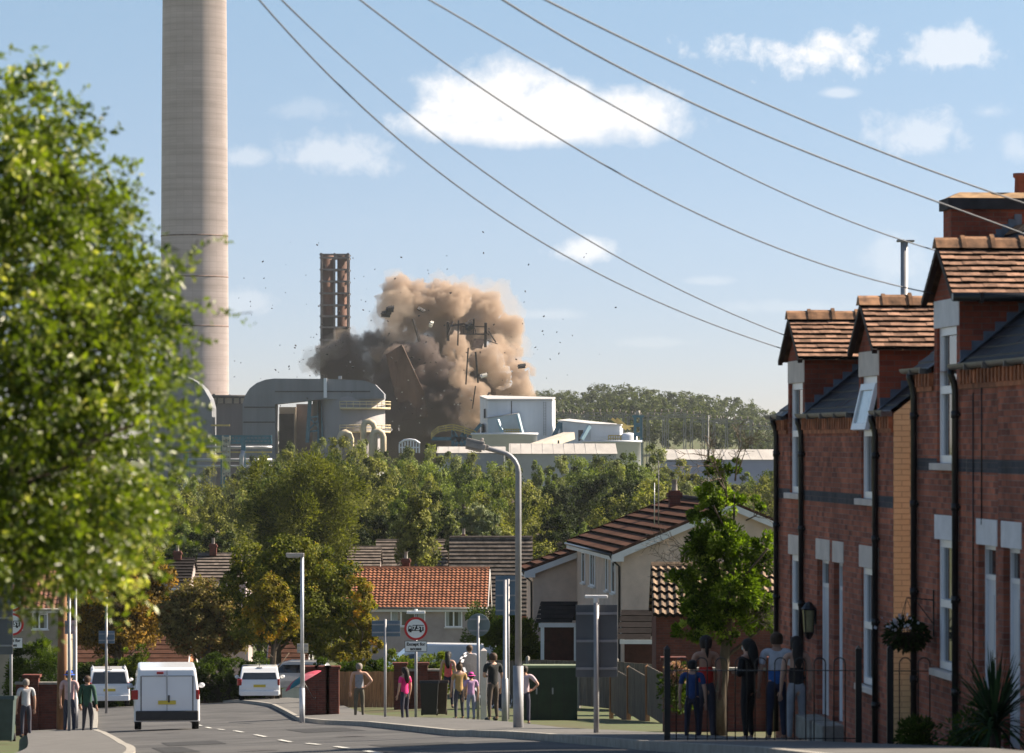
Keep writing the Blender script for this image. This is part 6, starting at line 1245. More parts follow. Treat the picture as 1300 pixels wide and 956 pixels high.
# ------------------------------------------------------------ cars (rear views; local y forward)
TYRE = M('tyre_rubber', (.012, .012, .012), .85, .2, 8); RIM = M('alloy_rim', (.4, .4, .42), .35, .1, 4, .9); CWHITE = M('white_car_paint', (.78, .79, .82), .22, .03, 1, coat=.6); CGL = M('tinted_car_glass', (.012, .014, .018), .05, .2, 2, spec=.9); RLAMP = M('red_tail_lamp', (.35, .01, .015), .2, .2, 8, coat=.5); PLATE = M('yellow_plate', (.62, .48, .06), .5, .05, 3)
def car(name, label, x, D, W, H, L, prof, rz, cat='car', roof_z=None, rear_win=None, rails=False, doors=False, cabin=None, body=CWHITE, zoff=0):
    X0 = px(x, D); z0 = ground(X0, D) + zoff; t = thing(name, label, cat, (X0, D, z0), rz); b = MB(); n = len(prof)
    # cross-section loops across the width: inset at top for tumblehome
    secs = [(-1, .03), (-.93, 0), (.93, 0), (1, .03)]; vs = []
    for s, ins in secs:
        for (y, z) in prof:
            tum = .13 * max(0, (z - H * .5) / (H * .5)) * W / 2; vs.append((s * (W / 2 - tum) * (1 if abs(s) < 1 else 1), y + (ins if y < L / 2 else -ins), z - (ins if z > H * .8 else 0)))
    fs = [(i * n + k_, i * n + (k_ + 1) % n, (i + 1) * n + (k_ + 1) % n, (i + 1) * n + k_) for i in range(3) for k_ in range(n)] + [list(range(n))[::-1], list(range(3 * n, 4 * n))]
    b.add(vs, [f[::-1] for f in fs], 0, .5); o = b.build('body', body, t, bevel=.03)
    tw_ = lambda z: W / 2 * (1 - .13 * max(0, (z - H * .5) / (H * .5)))
    if rear_win:
        (ya, za, yb, zb) = rear_win; b = MB(); wa, wb = tw_(za) - .10, tw_(zb) - .14; d = .012
        b.add([(-wa, ya - d, za), (wa, ya - d, za), (wb, yb - d, zb), (-wb, yb - d, zb), (-wa, ya + .02, za), (wa, ya + .02, za), (wb, yb + .02, zb), (-wb, yb + .02, zb)], [(0, 1, 2, 3), (0, 4, 5, 1), (2, 6, 7, 3), (1, 5, 6, 2), (3, 7, 4, 0)]); b.build('rear_window', CGL, t)
    if cabin:
        for s in (-1, 1):
            b = MB(); pts = [(s * (tw_(z) + .004), y, z) for y, z in cabin]; b.add(pts, [list(range(len(pts))) if s > 0 else list(range(len(pts)))[::-1]]); b.build('side_window', CGL, t)
    for s in (-1, 1): b = MB(); zt_ = H * .58; b.box(s * (W / 2 - .02) - .10, s * (W / 2 - .02) + .0 + (.0 if s > 0 else .10) , -.015, .10, zt_ - .16, zt_ + .12); b.build('tail_light', RLAMP, t, bevel=.02)
    b = MB(); b.box(-.26, .26, -.03, .02, H * .42, H * .42 + .11); b.build('number_plate', PLATE, t); b = MB(); b.box(-W / 2 + .05, W / 2 - .05, -.08, .1, H * .17, H * .32); b.build('bumper', M('dark_plastic', (.03, .03, .032), .6, .2, 5) if doors else body, t, bevel=.03)
    for y in (L * .18, L * .80):
        for s in (-1, 1):
            xw = s * (W / 2 - .12); b = MB(); b.lathe([(.20, -.1), (.31, -.1), (.33, -.07), (.33, .07), (.31, .1), (.20, .1)], (0, 0, 0), 24); w = b.build('wheel', TYRE, t); w.location = (xw, y, .33); w.rotation_euler = (0, R(90), 0); b = MB(); b.lathe([(0, .06), (.08, .09), (.2, .09), (.2, -.05), (0, -.05)], (0, 0, 0), 20); b.build('rim', RIM, w)
    for s in (-1, 1): b = MB(); b.ball((s * (W / 2 + .11), L * .66, H * .62), (.10, .06, .08)); b.bar((s * (W / 2 - .05), L * .66, H * .6), (s * (W / 2 + .08), L * .66, H * .6), .04); b.build('wing_mirror', body, t)
    if rails:
        for s in (-1, 1): b = MB(); xr = s * (tw_(H) - .08); b.tube([(xr, .45, H - .03), (xr, .55, H + .05), (xr, 2.2, H + .05), (xr, 2.4, H - .02)], .025, 8); b.build('roof_rail', body, t)
    if doors:
        b = MB(); b.box(-.006, .006, -.008, .02, H * .25, H * .95); b.box(-W * .40, -W * .385, -.006, 0, H * .3, H * .86); b.box(W * .385, W * .40, -.006, 0, H * .3, H * .86); b.box(-W * .385, -.03, -.006, 0, H * .855, H * .865); b.box(.03, W * .385, -.006, 0, H * .855, H * .865); b.build('door_seam', M('dark_plastic', (.03, .03, .032)), t)
        b = MB(); b.box(-.30, -.10, -.03, 0, H * .89, H * .925); b.build('brake_light', RLAMP, t, bevel=.01); b = MB(); b.box(.03, .08, -.035, 0, H * .45, H * .56); b.build('handle', M('dark_plastic', (.03, .03, .032)), t)
    else: b = MB(); b.box(-.12, .12, rear_win[2] + .02, rear_win[2] + .06, H - .05, H - .02) if rear_win else None; b.tube([(0, .6, H), (0, .5, H + .14)], .012, 6); b.build('antenna', BLACK, t)
    return t
VANP = [(0, .28), (.0, 1.0), (.03, 1.62), (.07, 1.80), (.18, 1.86), (2.6, 1.88), (3.1, 1.72), (3.7, 1.12), (4.25, 1.0), (4.38, .8), (4.4, .3)]
car('white_van', 'plain white panel van seen from behind, closed rear doors, red brake light', 212, 115, 1.92, 1.88, 4.4, VANP, .10, 'van', doors=True, cabin=[(2.55, 1.15), (3.35, 1.15), (3.0, 1.66), (2.6, 1.68)])
SUVP = [(0, .3), (-.02, .62), (.03, 1.0), (.34, 1.60), (.5, 1.68), (2.4, 1.70), (2.9, 1.55), (3.4, 1.12), (4.3, .98), (4.5, .7), (4.5, .3)]
car('white_estate_car', 'white estate car with silver roof rails and dark rear window, left of the van', 139, 172, 1.80, 1.66, 4.5, [(y, z * .975) for y, z in SUVP], .12, rear_win=(.055, 1.03, .33, 1.52), rails=True, cabin=[(.6, 1.06), (3.1, 1.06), (2.65, 1.5), (.75, 1.52)], zoff=.05)
HATP = [(0, .28), (-.02, .6), (.02, .92), (.42, 1.42), (.6, 1.47), (2.0, 1.48), (2.5, 1.35), (3.1, 1.0), (3.8, .88), (4.05, .62), (4.05, .28)]
car('white_hatchback', 'white hatchback with dark rear window, right of the van', 329.5, 170, 1.78, 1.47, 4.05, HATP, .06, rear_win=(.045, .95, .40, 1.36), cabin=[(.65, .96), (2.75, .96), (2.3, 1.32), (.8, 1.34)], zoff=.06)
D = 176; t0 = car('white_motorhome', 'pale white motorhome roof and flank behind the bush, before the grey house', 640, D, 2.0, 2.3, 5.4, [(0, .3), (0, 1.6), (.25, 2.12), (.8, 2.24), (3.6, 2.3), (4.4, 2.05), (5.2, 1.35), (5.4, .9), (5.4, .3)], R(97), 'motorhome', doors=True, cabin=[(4.0, 1.3), (4.95, 1.3), (4.4, 1.85), (4.0, 1.9)], zoff=PZ(816, D) - ground(px(640, D), D) - 2.3)
D = 178; car('pale_car', 'pale hatchback roof behind the long trimmed hedge', 425, D, 1.75, 1.45, 4.0, HATP, R(88), rear_win=(.045, .95, .40, 1.36), cabin=[(.65, .96), (2.75, .96), (2.3, 1.32), (.8, 1.34)], body=M('silver_paint', (.4, .4, .42), .3, .05, 2, .5), zoff=PZ(839, D) - ground(px(425, D), D) - 1.46)
# ------------------------------------------------------------ people
HAIRS = {k: M('hair_' + k, c, .7, .3, 9, stretch=(3, 3, .5)) for k, c in (('dark', (.018, .011, .008)), ('brown', (.06, .03, .015)), ('grey', (.22, .19, .17)), ('black', (.008, .007, .007)))}
SKIN2 = M('skin_tanned', (.42, .225, .15), .55, .05, 4); EYE = M('eye_dark', (.02, .015, .012), .2, .1, 3); LIP = M('lips', (.35, .12, .10), .5, .1, 4)
def cloth(name, c): return M('cloth_' + name, c, .85, .15, 6, bump=.3, bscale=14)
def skin_grow(name, verts, edges, radii, mat, parent, sub=2, root=0):
    me = bpy.data.meshes.new(name); me.from_pydata(verts, edges, []); o = bpy.data.objects.new(name, me); COL.objects.link(o)
    o.modifiers.new('s', 'SKIN'); 
    for i, d in enumerate(me.skin_vertices[0].data): d.radius = radii[i] if isinstance(radii[i], tuple) else (radii[i], radii[i]); d.use_root = i == root
    o.modifiers['s'].use_smooth_shade = True; o.modifiers['s'].branch_smoothing = .6; m = o.modifiers.new('u', 'SUBSURF'); m.levels = sub; m.render_levels = sub
    nm = bpy.data.meshes.new_from_object(o.evaluated_get(bpy.context.evaluated_depsgraph_get())); bpy.data.objects.remove(o); nm.name = name; nm.materials.clear(); nm.materials.append(mat)
    nm.polygons.foreach_set('use_smooth', [True] * len(nm.polygons)); return link(name, nm, parent)
def person(label, x, top, Y, Hgt, face=0, shirt=None, sleeves='short', pants=(.02, .02, .03), hair='dark', hairstyle='short', skin=SKIN, armL='down', armR='down', headturn=0, female=False, shirt2=None, cap=None, mask=False, low_back=False, group='people watching in the street', legs='stand', sit=False):
    """local +y is where the person faces; face = turn from looking away from the camera"""
    X0 = px(x, Y); zt = PZ(top, Y); zg = ground(X0, Y) + .03; H = zt - zg
    if not .8 < H / Hgt < 1.25: H = Hgt
    k = H / 1.75; H0 = H
    t = thing('person', label, 'person', (X0, Y, zg), face, group)
    V = []; E = []; Rr = []; nm = {}
    def v(n, p, r, par=None):
        nm[n] = len(V); V.append(Vector(p) * k); Rr.append(tuple(q * k for q in r) if isinstance(r, tuple) else r * k)
        if par is not None: E.append((nm[par], nm[n]))
    sw = .175 if female else .205; hp = .09
    v('pelvis', (0, 0, .95), (.135, .105)); v('waist', (0, .01, 1.10), (.12, .09) if female else (.135, .10), 'pelvis'); v('chest', (0, 0, 1.30), (.135, .105) if female else (.155, .115), 'waist'); v('collar', (0, 0, 1.455), (.10, .08), 'chest'); v('neck', (0, .01, 1.515), .058, 'collar'); v('skull0', (0, .02, 1.57), (.084, .090), 'neck'); v('skull1', (0, .012, 1.64), (.098, .112), 'skull0'); v('skull2', (0, .0, 1.70), (.072, .088), 'skull1')
    arms = {}
    for s, mode, S_ in ((-1, armL, 'L'), (1, armR, 'R')):
        v('sh' + S_, (s * sw, 0, 1.432), .060, 'collar')
        P_ = {'down': ((s * (sw + .06), -.01, 1.13), (s * (sw + .07), .05, .88), (s * (sw + .07), .09, .80), (0, .1, -1)), 'hip': ((s * (sw + .20), -.08, 1.20), (s * (sw + .03), .02, 1.02), (s * (sw - .01), .07, 1.0), (-s * .8, .8, -.2)),
              'phone': ((s * (sw + .05), .10, 1.18), (s * (sw - .02), .30, 1.40), (s * (sw - .04), .34, 1.48), (-s * .3, .2, 1)), 'fold': ((s * (sw + .05), .02, 1.15), (s * .02, .20, 1.16), (-s * .06, .20, 1.18), (-s, .1, .1)), 'brow': ((s * (sw + .16), .10, 1.35), (s * .16, .14, 1.62), (s * .09, .12, 1.69), (-s, .1, .4))}[mode]
        v('el' + S_, P_[0], .042, 'sh' + S_); v('wr' + S_, P_[1], .028, 'el' + S_); v('palm' + S_, P_[2], (.036, .018), 'wr' + S_)
        d = Vector(P_[3]).normalized(); sd_ = d.cross(Vector((0, 1, 0))); sd_ = (sd_ if sd_.length > .2 else Vector((1, 0, 0))).normalized()
        for f in range(4): a = Vector(P_[2]) + sd_ * (f - 1.5) * .02; L = (.065, .078, .072, .055)[f]; v('f%s%d' % (S_, f), a + d * .045, .0095, 'palm' + S_); v('g%s%d' % (S_, f), a + d * (.045 + L * .5) + Vector((0, .006, 0)), .0085, 'f%s%d' % (S_, f)); v('h%s%d' % (S_, f), a + d * (.045 + L) + Vector((0, .018, 0)), .007, 'g%s%d' % (S_, f))
        v('t' + S_, Vector(P_[1]) * .4 + Vector(P_[2]) * .6 + sd_ * -.036 + Vector((0, .012, 0)), .011, 'palm' + S_); v('u' + S_, Vector(P_[2]) + sd_ * -.05 + d * .03 + Vector((0, .02, 0)), .009, 't' + S_)
    for s, S_ in ((-1, 'L'), (1, 'R')):
        st = .03 if s > 0 else -.02
        v('hip' + S_, (s * hp, 0, .88), .088, 'pelvis'); v('kn' + S_, (s * (hp + .02), .02 + st, .48), .055, 'hip' + S_); v('an' + S_, (s * (hp + .03), st - .02, .09), .036, 'kn' + S_); v('fo' + S_, (s * (hp + .04), st + .07, .035), (.042, .03), 'an' + S_); v('to' + S_, (s * (hp + .05), st + .15, .028), (.036, .022), 'fo' + S_)
    bo = skin_grow('body', V, E, Rr, skin, t)
    if headturn: pass
    hd = Vector((0, .012, 1.640)) * k
    # face
    b = MB(); b.ball(tuple(hd + Vector((0, .112, -.015)) * k), (.014 * k, .018 * k, .026 * k), n=8); b.build('nose', skin, t)
    b = MB(); b.box(-.026 * k, .026 * k, hd.y + .088 * k, hd.y + .097 * k, hd.z - .068 * k, hd.z - .056 * k); b.build('mouth', LIP, t)
    for s in (-1, 1):
        b = MB(); b.ball(tuple(hd + Vector((s * .034, .094, .008)) * k), .011 * k, n=8); b.build('eye', EYE, t); b = MB(); b.ball(tuple(hd + Vector((s * .086, -.005, -.012)) * k), (.012 * k, .022 * k, .034 * k), n=8); b.build('ear', skin, t)
    # clothes grown from the same skeleton, a little fatter
    def sub_(name, names, add, mat, ov={}):
        idx = {n: i for i, n in enumerate(names)}; vs = [ov.get(n, V[nm[n]] / k) * k if n in ov else V[nm[n]] for n in names]; inv = {v_: n for n, v_ in nm.items()}
        es = [(idx[inv[a]], idx[inv[c]]) for a, c in E if inv[a] in idx and inv[c] in idx]; rs = [tuple((q + add * k) for q in (Rr[nm[n]] if isinstance(Rr[nm[n]], tuple) else (Rr[nm[n]],) * 2)) for n in names]
        return skin_grow(name, vs, es, rs, mat, t)
    sm = cloth(shirt[0], shirt[1]); nmS = ['pelvis', 'waist', 'chest', 'collar']
    mid = lambda a, c, f=.5: (V[nm[a]] * (1 - f) + V[nm[c]] * f) / k
    if low_back: nmS = ['pelvis', 'waist', 'chest']; sub_('top', nmS, .012, sm, {'pelvis': Vector((0, 0, .90)), 'chest': Vector((0, 0, 1.30))})
    elif sleeves == 'short': sub_('shirt', nmS + ['shL', 'shR', 'elL', 'elR'], .014, sm, {'elL': mid('shL', 'elL', .72), 'elR': mid('shR', 'elR', .72), 'pelvis': Vector((0, 0, .84))})
    elif sleeves == 'long': sub_('coat', nmS + ['shL', 'shR', 'elL', 'elR', 'wrL', 'wrR'], .016, sm, {'pelvis': Vector((0, 0, .80))})
    else: sub_('vest', nmS + ['shL', 'shR'], .010, sm, {'shL': mid('collar', 'shL', .55), 'shR': mid('collar', 'shR', .55), 'pelvis': Vector((0, 0, .86))})
    if shirt2:
        o = KIDS[t.name][-1]; m2 = cloth(*shirt2); o.data.materials.append(m2)
        for p in o.data.polygons:
            if p.center.z < 1.15 * k: p.material_index = 1
    pm = cloth('pants%d' % int(sum(pants) * 1000), pants); sub_('trousers', ['waist', 'pelvis', 'hipL', 'hipR', 'knL', 'knR', 'anL', 'anR'], .008, pm, {'waist': Vector((0, .005, 1.06))})
    for s, S_ in ((-1, 'L'), (1, 'R')): b = MB(); c = V[nm['fo' + S_]]; b.ball((c.x, c.y + .02 * k, c.z + .012), (.05 * k, .125 * k, .05 * k), n=12); b.build('shoe', cloth('shoe', (.05, .05, .055)), t)
    hm = HAIRS[hair]; b = MB(); c = hd + Vector((0, -.014, .022)) * k
    n = 16; vs = []
    for i in range(9):
        a = math.pi * i / 8 * (.66 if hairstyle == 'short' else .70)
        for j in range(n): q = 2 * math.pi * j / n; front = max(0, math.sin(q)); aa = a * (1 - .42 * front); vs.append((c.x + .106 * k * math.sin(aa) * math.cos(q), c.y + .122 * k * math.sin(aa) * math.sin(q), c.z + .100 * k * math.cos(aa) * (1 if math.cos(aa) > 0 else 2.0)))
    b.add(vs, [(i * n + j, (i + 1) * n + j, (i + 1) * n + (j + 1) % n, i * n + (j + 1) % n) for i in range(8) for j in range(n)], 0, .5, True)
    if hairstyle == 'long': b.tube([c + Vector((0, -.05, .02)) * k, c + Vector((0, -.085, -.08)) * k, c + Vector((0, -.10, -.2)) * k, c + Vector((.01, -.115, -.33)) * k, c + Vector((.02, -.11, -.43)) * k], [.075 * k, .088 * k, .09 * k, .075 * k, .03 * k], 14)
    if hairstyle == 'pony': b.ball(tuple(c + Vector((0, -.10, .03)) * k), .035 * k, n=10); b.tube([c + Vector((0, -.11, .03)) * k, c + Vector((0, -.15, -.04)) * k, c + Vector((0, -.14, -.16)) * k, c + Vector((.01, -.125, -.27)) * k], [.03 * k, .038 * k, .032 * k, .008 * k], 10)
    if hairstyle == 'bun': b.ball(tuple(c + Vector((0, -.06, .11)) * k), .045 * k, n=10)
    b.build('hair', hm, t)
    if cap: b = MB(); b.lathe([(.17 * k, -.015 * k), (.10 * k, .01 * k), (.098 * k, .06 * k), (.07 * k, .105 * k), (0, .12 * k)], tuple(c + Vector((0, 0, .0)) * k), 20); b.build('sun_hat', cloth(*cap), t)
    if mask: b = MB(); b.ball(tuple(hd + Vector((0, .062, -.05)) * k), (.066 * k, .05 * k, .045 * k), n=12); b.build('face_mask', M('pale_blue_mask', (.45, .62, .62), .7, .05, 4), t)
    if armR == 'phone': b = MB(); c = V[nm['palmR']]; b.box(c.x - .04 * k, c.x + .04 * k, c.y + .03 * k, c.y + .04 * k, c.z - .02 * k, c.z + .13 * k); tag(b.build('mobile_phone', BLACK, None, loc=t.location), 'small dark phone held up by a watching person', 'phone') if False else b.build('phone_case', BLACK, t)
    return t
person('bare-backed woman in red top with dark ponytail beside the half bare tree', 896, 807, 61, 1.66, .1, ('red', (.50, .025, .015)), 'none', (.05, .05, .07), 'dark', 'pony', SKIN2, female=True, low_back=True)
person('small dark-haired child in blue patterned top before the woman in red', 879, 838, 60, 1.15, -.2, ('navy', (.02, .05, .16)), 'short', (.03, .03, .05), 'black', 'short')
person('person in black with long dark hair and pale face mask turned left', 950, 811, 62, 1.64, .9, ('black', (.012, .012, .014)), 'long', (.012, .012, .014), 'black', 'long', mask=True, female=True, armL='fold', armR='fold')
person('young man in white tee shirt fading to blue at the hem', 986, 803, 62, 1.75, .05, ('white', (.62, .62, .68)), 'short', (.03, .04, .08), 'brown', 'short', shirt2=('blue', (.03, .13, .42)), armL='down')
person('dark-haired woman in black strappy top beside the young man in white', 1011, 808, 59.6, 1.64, .15, ('black', (.012, .012, .014)), 'none', (.30, .30, .33), 'dark', 'long', female=True, low_back=True)
person('boy in black tee shirt standing by the pale stone post', 626, 829, 100, 1.7, .5, ('charcoal', (.018, .02, .022)), 'short', (.08, .06, .05), 'brown', 'short', armL='fold')
person('child in pale pink top, hand on hip, right of the tall street lamp', 666, 845, 92, 1.35, 0, ('palepink', (.55, .42, .47)), 'short', (.05, .05, .08), 'dark', 'short', armR='hip')
person('older grey-haired man in grey vest by the brown board fence', 456, 842, 129, 1.72, .05, ('grey', (.26, .27, .31)), 'none', (.1, .09, .07), 'grey', 'short', armR='hip')
person('dark-haired woman in bright pink top at the lorry sign post', 514, 847, 112, 1.6, .7, ('hotpink', (.72, .03, .20)), 'short', (.03, .03, .05), 'dark', 'long', female=True)
person('woman in coral vest with long dark hair below the grey house', 569, 827, 138, 1.64, -.15, ('coral', (.75, .12, .12)), 'none', (.03, .03, .05), 'black', 'long', female=True)
person('man in light grey shirt behind the chequered umbrella', 596, 819, 148, 1.72, .1, ('lightgrey', (.33, .33, .38)), 'short', (.06, .06, .08), 'brown', 'short')
person('person in tan top with brown hair tied up in a bun', 583, 842, 108, 1.6, .3, ('tan', (.45, .28, .11)), 'short', (.06, .06, .08), 'brown', 'bun', female=True)
person('child in magenta sun hat beside the person in tan', 598, 854, 104, 1.2, .3, ('lilac', (.5, .3, .5)), 'short', (.3, .3, .4), 'brown', 'short', cap=('magenta', (.72, .05, .38)))
person('person in bright blue hat and pale top at the foot of the telegraph pole', 88, 852, 116, 1.62, -.2, ('pink', (.55, .36, .36)), 'short', (.05, .05, .07), 'brown', 'short', cap=('royalblue', (.03, .10, .50)))
person('fair-skinned person with pale hair at the far left wall', 33, 862, 108, 1.6, .3, ('greywhite', (.45, .45, .47)), 'short', (.05, .05, .07), 'grey', 'short')
person('brown-haired person in green coat in front of the white estate car', 111, 858, 112, 1.58, -.4, ('darkgreen', (.02, .07, .045)), 'long', (.04, .04, .05), 'brown', 'short')
# ------------------------------------------------------------ umbrellas, bins, flowers
def umbrella(label, x, y, D, r, cols, tilt, tz, trim=None, h=None):
    t = thing('umbrella', label, 'umbrella', (px(x, D), D, ground(px(x, D), D) + .05)); c = Vector((0, 0, PZ(y, D) - t.location.z)); mt = Matrix.Translation(c) @ Matrix.Rotation(tz, 4, 'Z') @ Matrix.Rotation(tilt, 4, 'Y'); n = 8; mats = cols + (trim or [])
    b = MB(); seg = 11
    for k_ in range(n):
        for i in range(seg):
            for j in range(4):
                def pt(i_, j_):
                    f = i_ / seg; a = 2 * math.pi * (k_ + j_ / 4) / n; rr = r * math.sin(f * 1.25) / math.sin(1.25) * (1 - .05 * math.sin(math.pi * j_ / 4) * f); return mt @ Vector((rr * math.cos(a), rr * math.sin(a), r * .42 * math.cos(f * 1.25)))
                mi = k_ % len(cols)
                if trim and i >= seg - 2: mi = len(cols) + (k_ * 4 + j + i) % 2
                if trim and i == seg - 2 and False: mi = 0
                b.quad(pt(i, j), pt(i + 1, j), pt(i + 1, j + 1), pt(i, j + 1), mi)
                if trim and i == seg - 1:
                    pass
    b.build('canopy', mats, t); b = MB(); b.tube([mt @ Vector((0, 0, r * .46)), mt @ Vector((0, 0, -.55))], .012, 6); b.tube([mt @ Vector((0, 0, -.55)), mt @ Vector((.04, 0, -.6)), mt @ Vector((.08, 0, -.55))], .014, 6)
    for k_ in range(n): a = 2 * math.pi * k_ / n; b.bar(mt @ Vector((0, 0, r * .1)), mt @ Vector((r * .6 * math.cos(a), r * .6 * math.sin(a), r * .27)), .008)
    b.build('frame', BLACK, t); return t
u_ = umbrella('large tilted black umbrella with black and white chequered rim among the watchers', 612, 870, 121, 1.15, [cloth('umbrella_black', (.012, .013, .02))], R(52), R(-28), [cloth('umbrella_white', (.6, .6, .64)), cloth('umbrella_black', (.012, .013, .02))])
umbrella('pink and teal striped umbrella resting behind the slim street lamp', 387, 868, 128, .68, [cloth('umbrella_pink', (.60, .16, .20)), cloth('umbrella_rose', (.45, .05, .09)), cloth('umbrella_teal', (.03, .16, .19))], R(-30), 0)
for i, (x, D, lab, col) in enumerate(((545, 126, 'black wheelie bin beside the low brown garden wall', (.015, .015, .017)), (557, 127, 'dark brown wheelie bin next to the black bin', (.06, .035, .025)), (4, 96, 'dark green-grey box at the far left by the sign', (.05, .075, .07)))):
    t = thing('wheelie_bin', lab, 'bin', (px(x, D), D, ground(px(x, D), D) + .05)); h = min(max(PZ(856, D) - t.location.z, .9), 1.15); b = MB(); w0, w1 = .24, .29; m = M('bin_plastic%d' % i, col, .5, .15, 4)
    b.add([(-w0, -w0, .05), (w0, -w0, .05), (w0, w0, .05), (-w0, w0, .05), (-w1, -w1, h - .1), (w1, -w1, h - .1), (w1, w1, h - .1), (-w1, w1, h - .1)], [(3, 2, 1, 0), (0, 1, 5, 4), (1, 2, 6, 5), (2, 3, 7, 6), (3, 0, 4, 7)]); b.build('bin_body', m, t, bevel=.01); b = MB(); b.prism([(-w1 - .03, h - .1), (w1 + .05, h - .1), (w1 + .03, h - .04), (-w1, h)], -w1 - .02, w1 + .02, 'x'); b.build('lid', m, t, bevel=.01)
    for s in (-1, 1): b = MB(); b.lathe([(.02, -.03), (.1, -.03), (.1, .03), (.02, .03)], n=14); w = b.build('wheel', TYRE, t); w.location = (s * .24, .24, .1); w.rotation_euler = (0, R(90), 0)
D = 66; rngf = np.random.default_rng(44); t = thing('hydrangea', 'pale pinkish hydrangea flower heads behind the railing end post', 'flowering shrub', (px(858, D), D, ground(px(858, D), D)))
bl = [((px(a, D) - px(858, D)), rngf.uniform(-.1, .1), PZ(c, D) - t.location.z, .11, .11, .10) for a, c in ((852, 851), (858, 847), (866, 852), (869, 858), (855, 860), (862, 862))]
p_, n_, s_, t_ = crown_arrays(bl, 60, 1800, .035, rngf, .5, inner=.5); leaf_mesh('flower_heads', p_, n_, s_, t_, aspect=1, mats=foliage('hydrangea_petals', (.30, .16, .14), (.62, .42, .38), trans=.2), parent=t)
bl = [(a, b_, c - .3, .25, .2, .35) for a, b_, c, *_ in bl]; p_, n_, s_, t_ = crown_arrays(bl, 60, 1800, .06, rngf, .4, inner=.4); leaf_mesh('leaves', p_, n_, s_, t_, mats=FH, parent=t)

# ------------------------------------------------------------ overhead wires
WIRE = M('overhead_wire', (.10, .11, .13), .6, .1, 2)
# start px,py (above the frame), end px,py, end distance, sag
WL = [((331, 0), (483, 165), (640, 266), (800, 374), (992, 441), 61.6, 'lowest overhead wire, ending on the farthest dormer'), ((358, 0), (500, 130), (680, 262), (850, 362), (998, 426), 61.9, 'second overhead wire from the bottom, ending on the farthest dormer ridge'),
      ((457, 0), (550, 68), (680, 158), (822, 239), (1186, 373), 50.6, 'third overhead wire from the bottom, ending on the nearest dormer gable'), ((547, 0), (640, 57), (760, 122), (980, 239), (1195, 320), 50.4, 'fourth overhead wire from the bottom, ending on the nearest dormer apex'),
      ((640, 0), (790, 90), (960, 163), (1140, 240), (1310, 300), 47, 'second highest overhead wire, passing before the brick chimney'), ((693, 0), (798, 52), (1000, 144), (1250, 241), (1325, 266), 46, 'topmost overhead wire crossing to the upper right corner')]
for i, w_ in enumerate(WL):
    pts = list(w_[:5]); De = w_[5]; lab = w_[6]
    t = [0, None, None, None, 1]; xs0, xe = pts[0][0], pts[4][0]; Ds = 34.0
    ys = np.array([p[1] for p in pts], float); xs = np.array([p[0] for p in pts], float)
    fit = np.polyfit(xs, ys, 3); P3 = []
    x_lo = xs0 - 260
    for k_ in range(41):
        x = x_lo + (xe - x_lo) * k_ / 40
        # perspective-correct depth along a straight plan line: 1/D varies linearly in px
        f = (x - xs0) / (xe - xs0); invD = (1 / Ds) * (1 - f) + (1 / De) * f; D_ = 1 / max(invD, 1 / De * .5); y = np.polyval(fit, x) if x >= xs0 else np.polyval(fit, xs0) + np.polyval(np.polyder(fit), xs0) * (x - xs0)
        P3.append(P(x, y, D_))
    b = MB(); o = Vector(P3[-1]); b.tube([tuple(Vector(p) - o) for p in P3], .008 if i < 4 else .0098, 6, caps=False); wi = b.build('overhead_wire', WIRE, loc=o); tag(wi, lab, 'wire', 'overhead wires')
# ------------------------------------------------------------ the near tree
rng = np.random.default_rng(77); D = 20.0; k = D / F
t = thing('near_tree', 'large bright green leafy tree close by, filling the left edge out of focus', 'tree', (-4.3, 20.4, ground(-4.3, 20.4)))
BL = [(-60, 420, 215, 250, .9), (40, 300, 110, 110, .6), (20, 190, 85, 85, .5), (95, 200, 52, 40, .35), (120, 290, 55, 60, .5), (110, 430, 110, 90, .8), (175, 385, 58, 42, .4), (185, 460, 55, 40, .45), (200, 525, 62, 26, .4), (130, 570, 100, 62, .7), (60, 640, 120, 70, .8), (150, 655, 55, 40, .5), (40, 700, 120, 40, .6), (25, 120, 28, 38, .25), (-80, 700, 170, 80, 1), (-300, 400, 260, 380, 1.6), (-560, 380, 260, 330, 1.5), (-330, 100, 180, 160, 1.2)]
X0, Y0, Z0 = t.location; P_, N_, S_, T_ = [], [], [], []
bl = np.array([((a - 662) * k, D + .3 * math.sin(i * 2.1), (HY - c - 10) * k, rx * k * .97, dy, ry * k) for i, (a, c, rx, ry, dy) in enumerate(BL)]); wt = bl[:, 3] * bl[:, 5] * np.array([1] * 15 + [.35, .25, .3]); wt /= wt.sum()
nt_ = 9500; ci = rng.choice(len(bl), nt_, p=wt); d = rng.normal(size=(nt_, 3)); d /= np.linalg.norm(d, axis=1, keepdims=True); rad = np.where(rng.random(nt_) < .3, rng.uniform(.3, .8, nt_), rng.uniform(.78, 1.02, nt_))
st = bl[ci, :3] + d * rad[:, None] * bl[ci, 3:6]; cl_ = rng.choice(nt_, 800, replace=False); cid = rng.integers(0, 800, nt_); use = rng.random(nt_) < .8; st[use] = st[cl_[cid[use]]] + rng.normal(size=(use.sum(), 3)) * .075; d[use] = d[cl_[cid[use]]]; dr_ = d + rng.normal(size=(nt_, 3)) * .5 + np.array([.15, 0, .1]); dr_ /= np.linalg.norm(dr_, axis=1, keepdims=True); tl = rng.uniform(.10, .24, nt_); tt = np.clip(rng.normal(.45, .2, nt_), 0, 1); tt[use] = np.clip(tt[cl_[cid[use]]] + rng.normal(0, .08, use.sum()), 0, 1); m_ = 10
lim = st[:, 0] + dr_[:, 0] * tl < 1e9
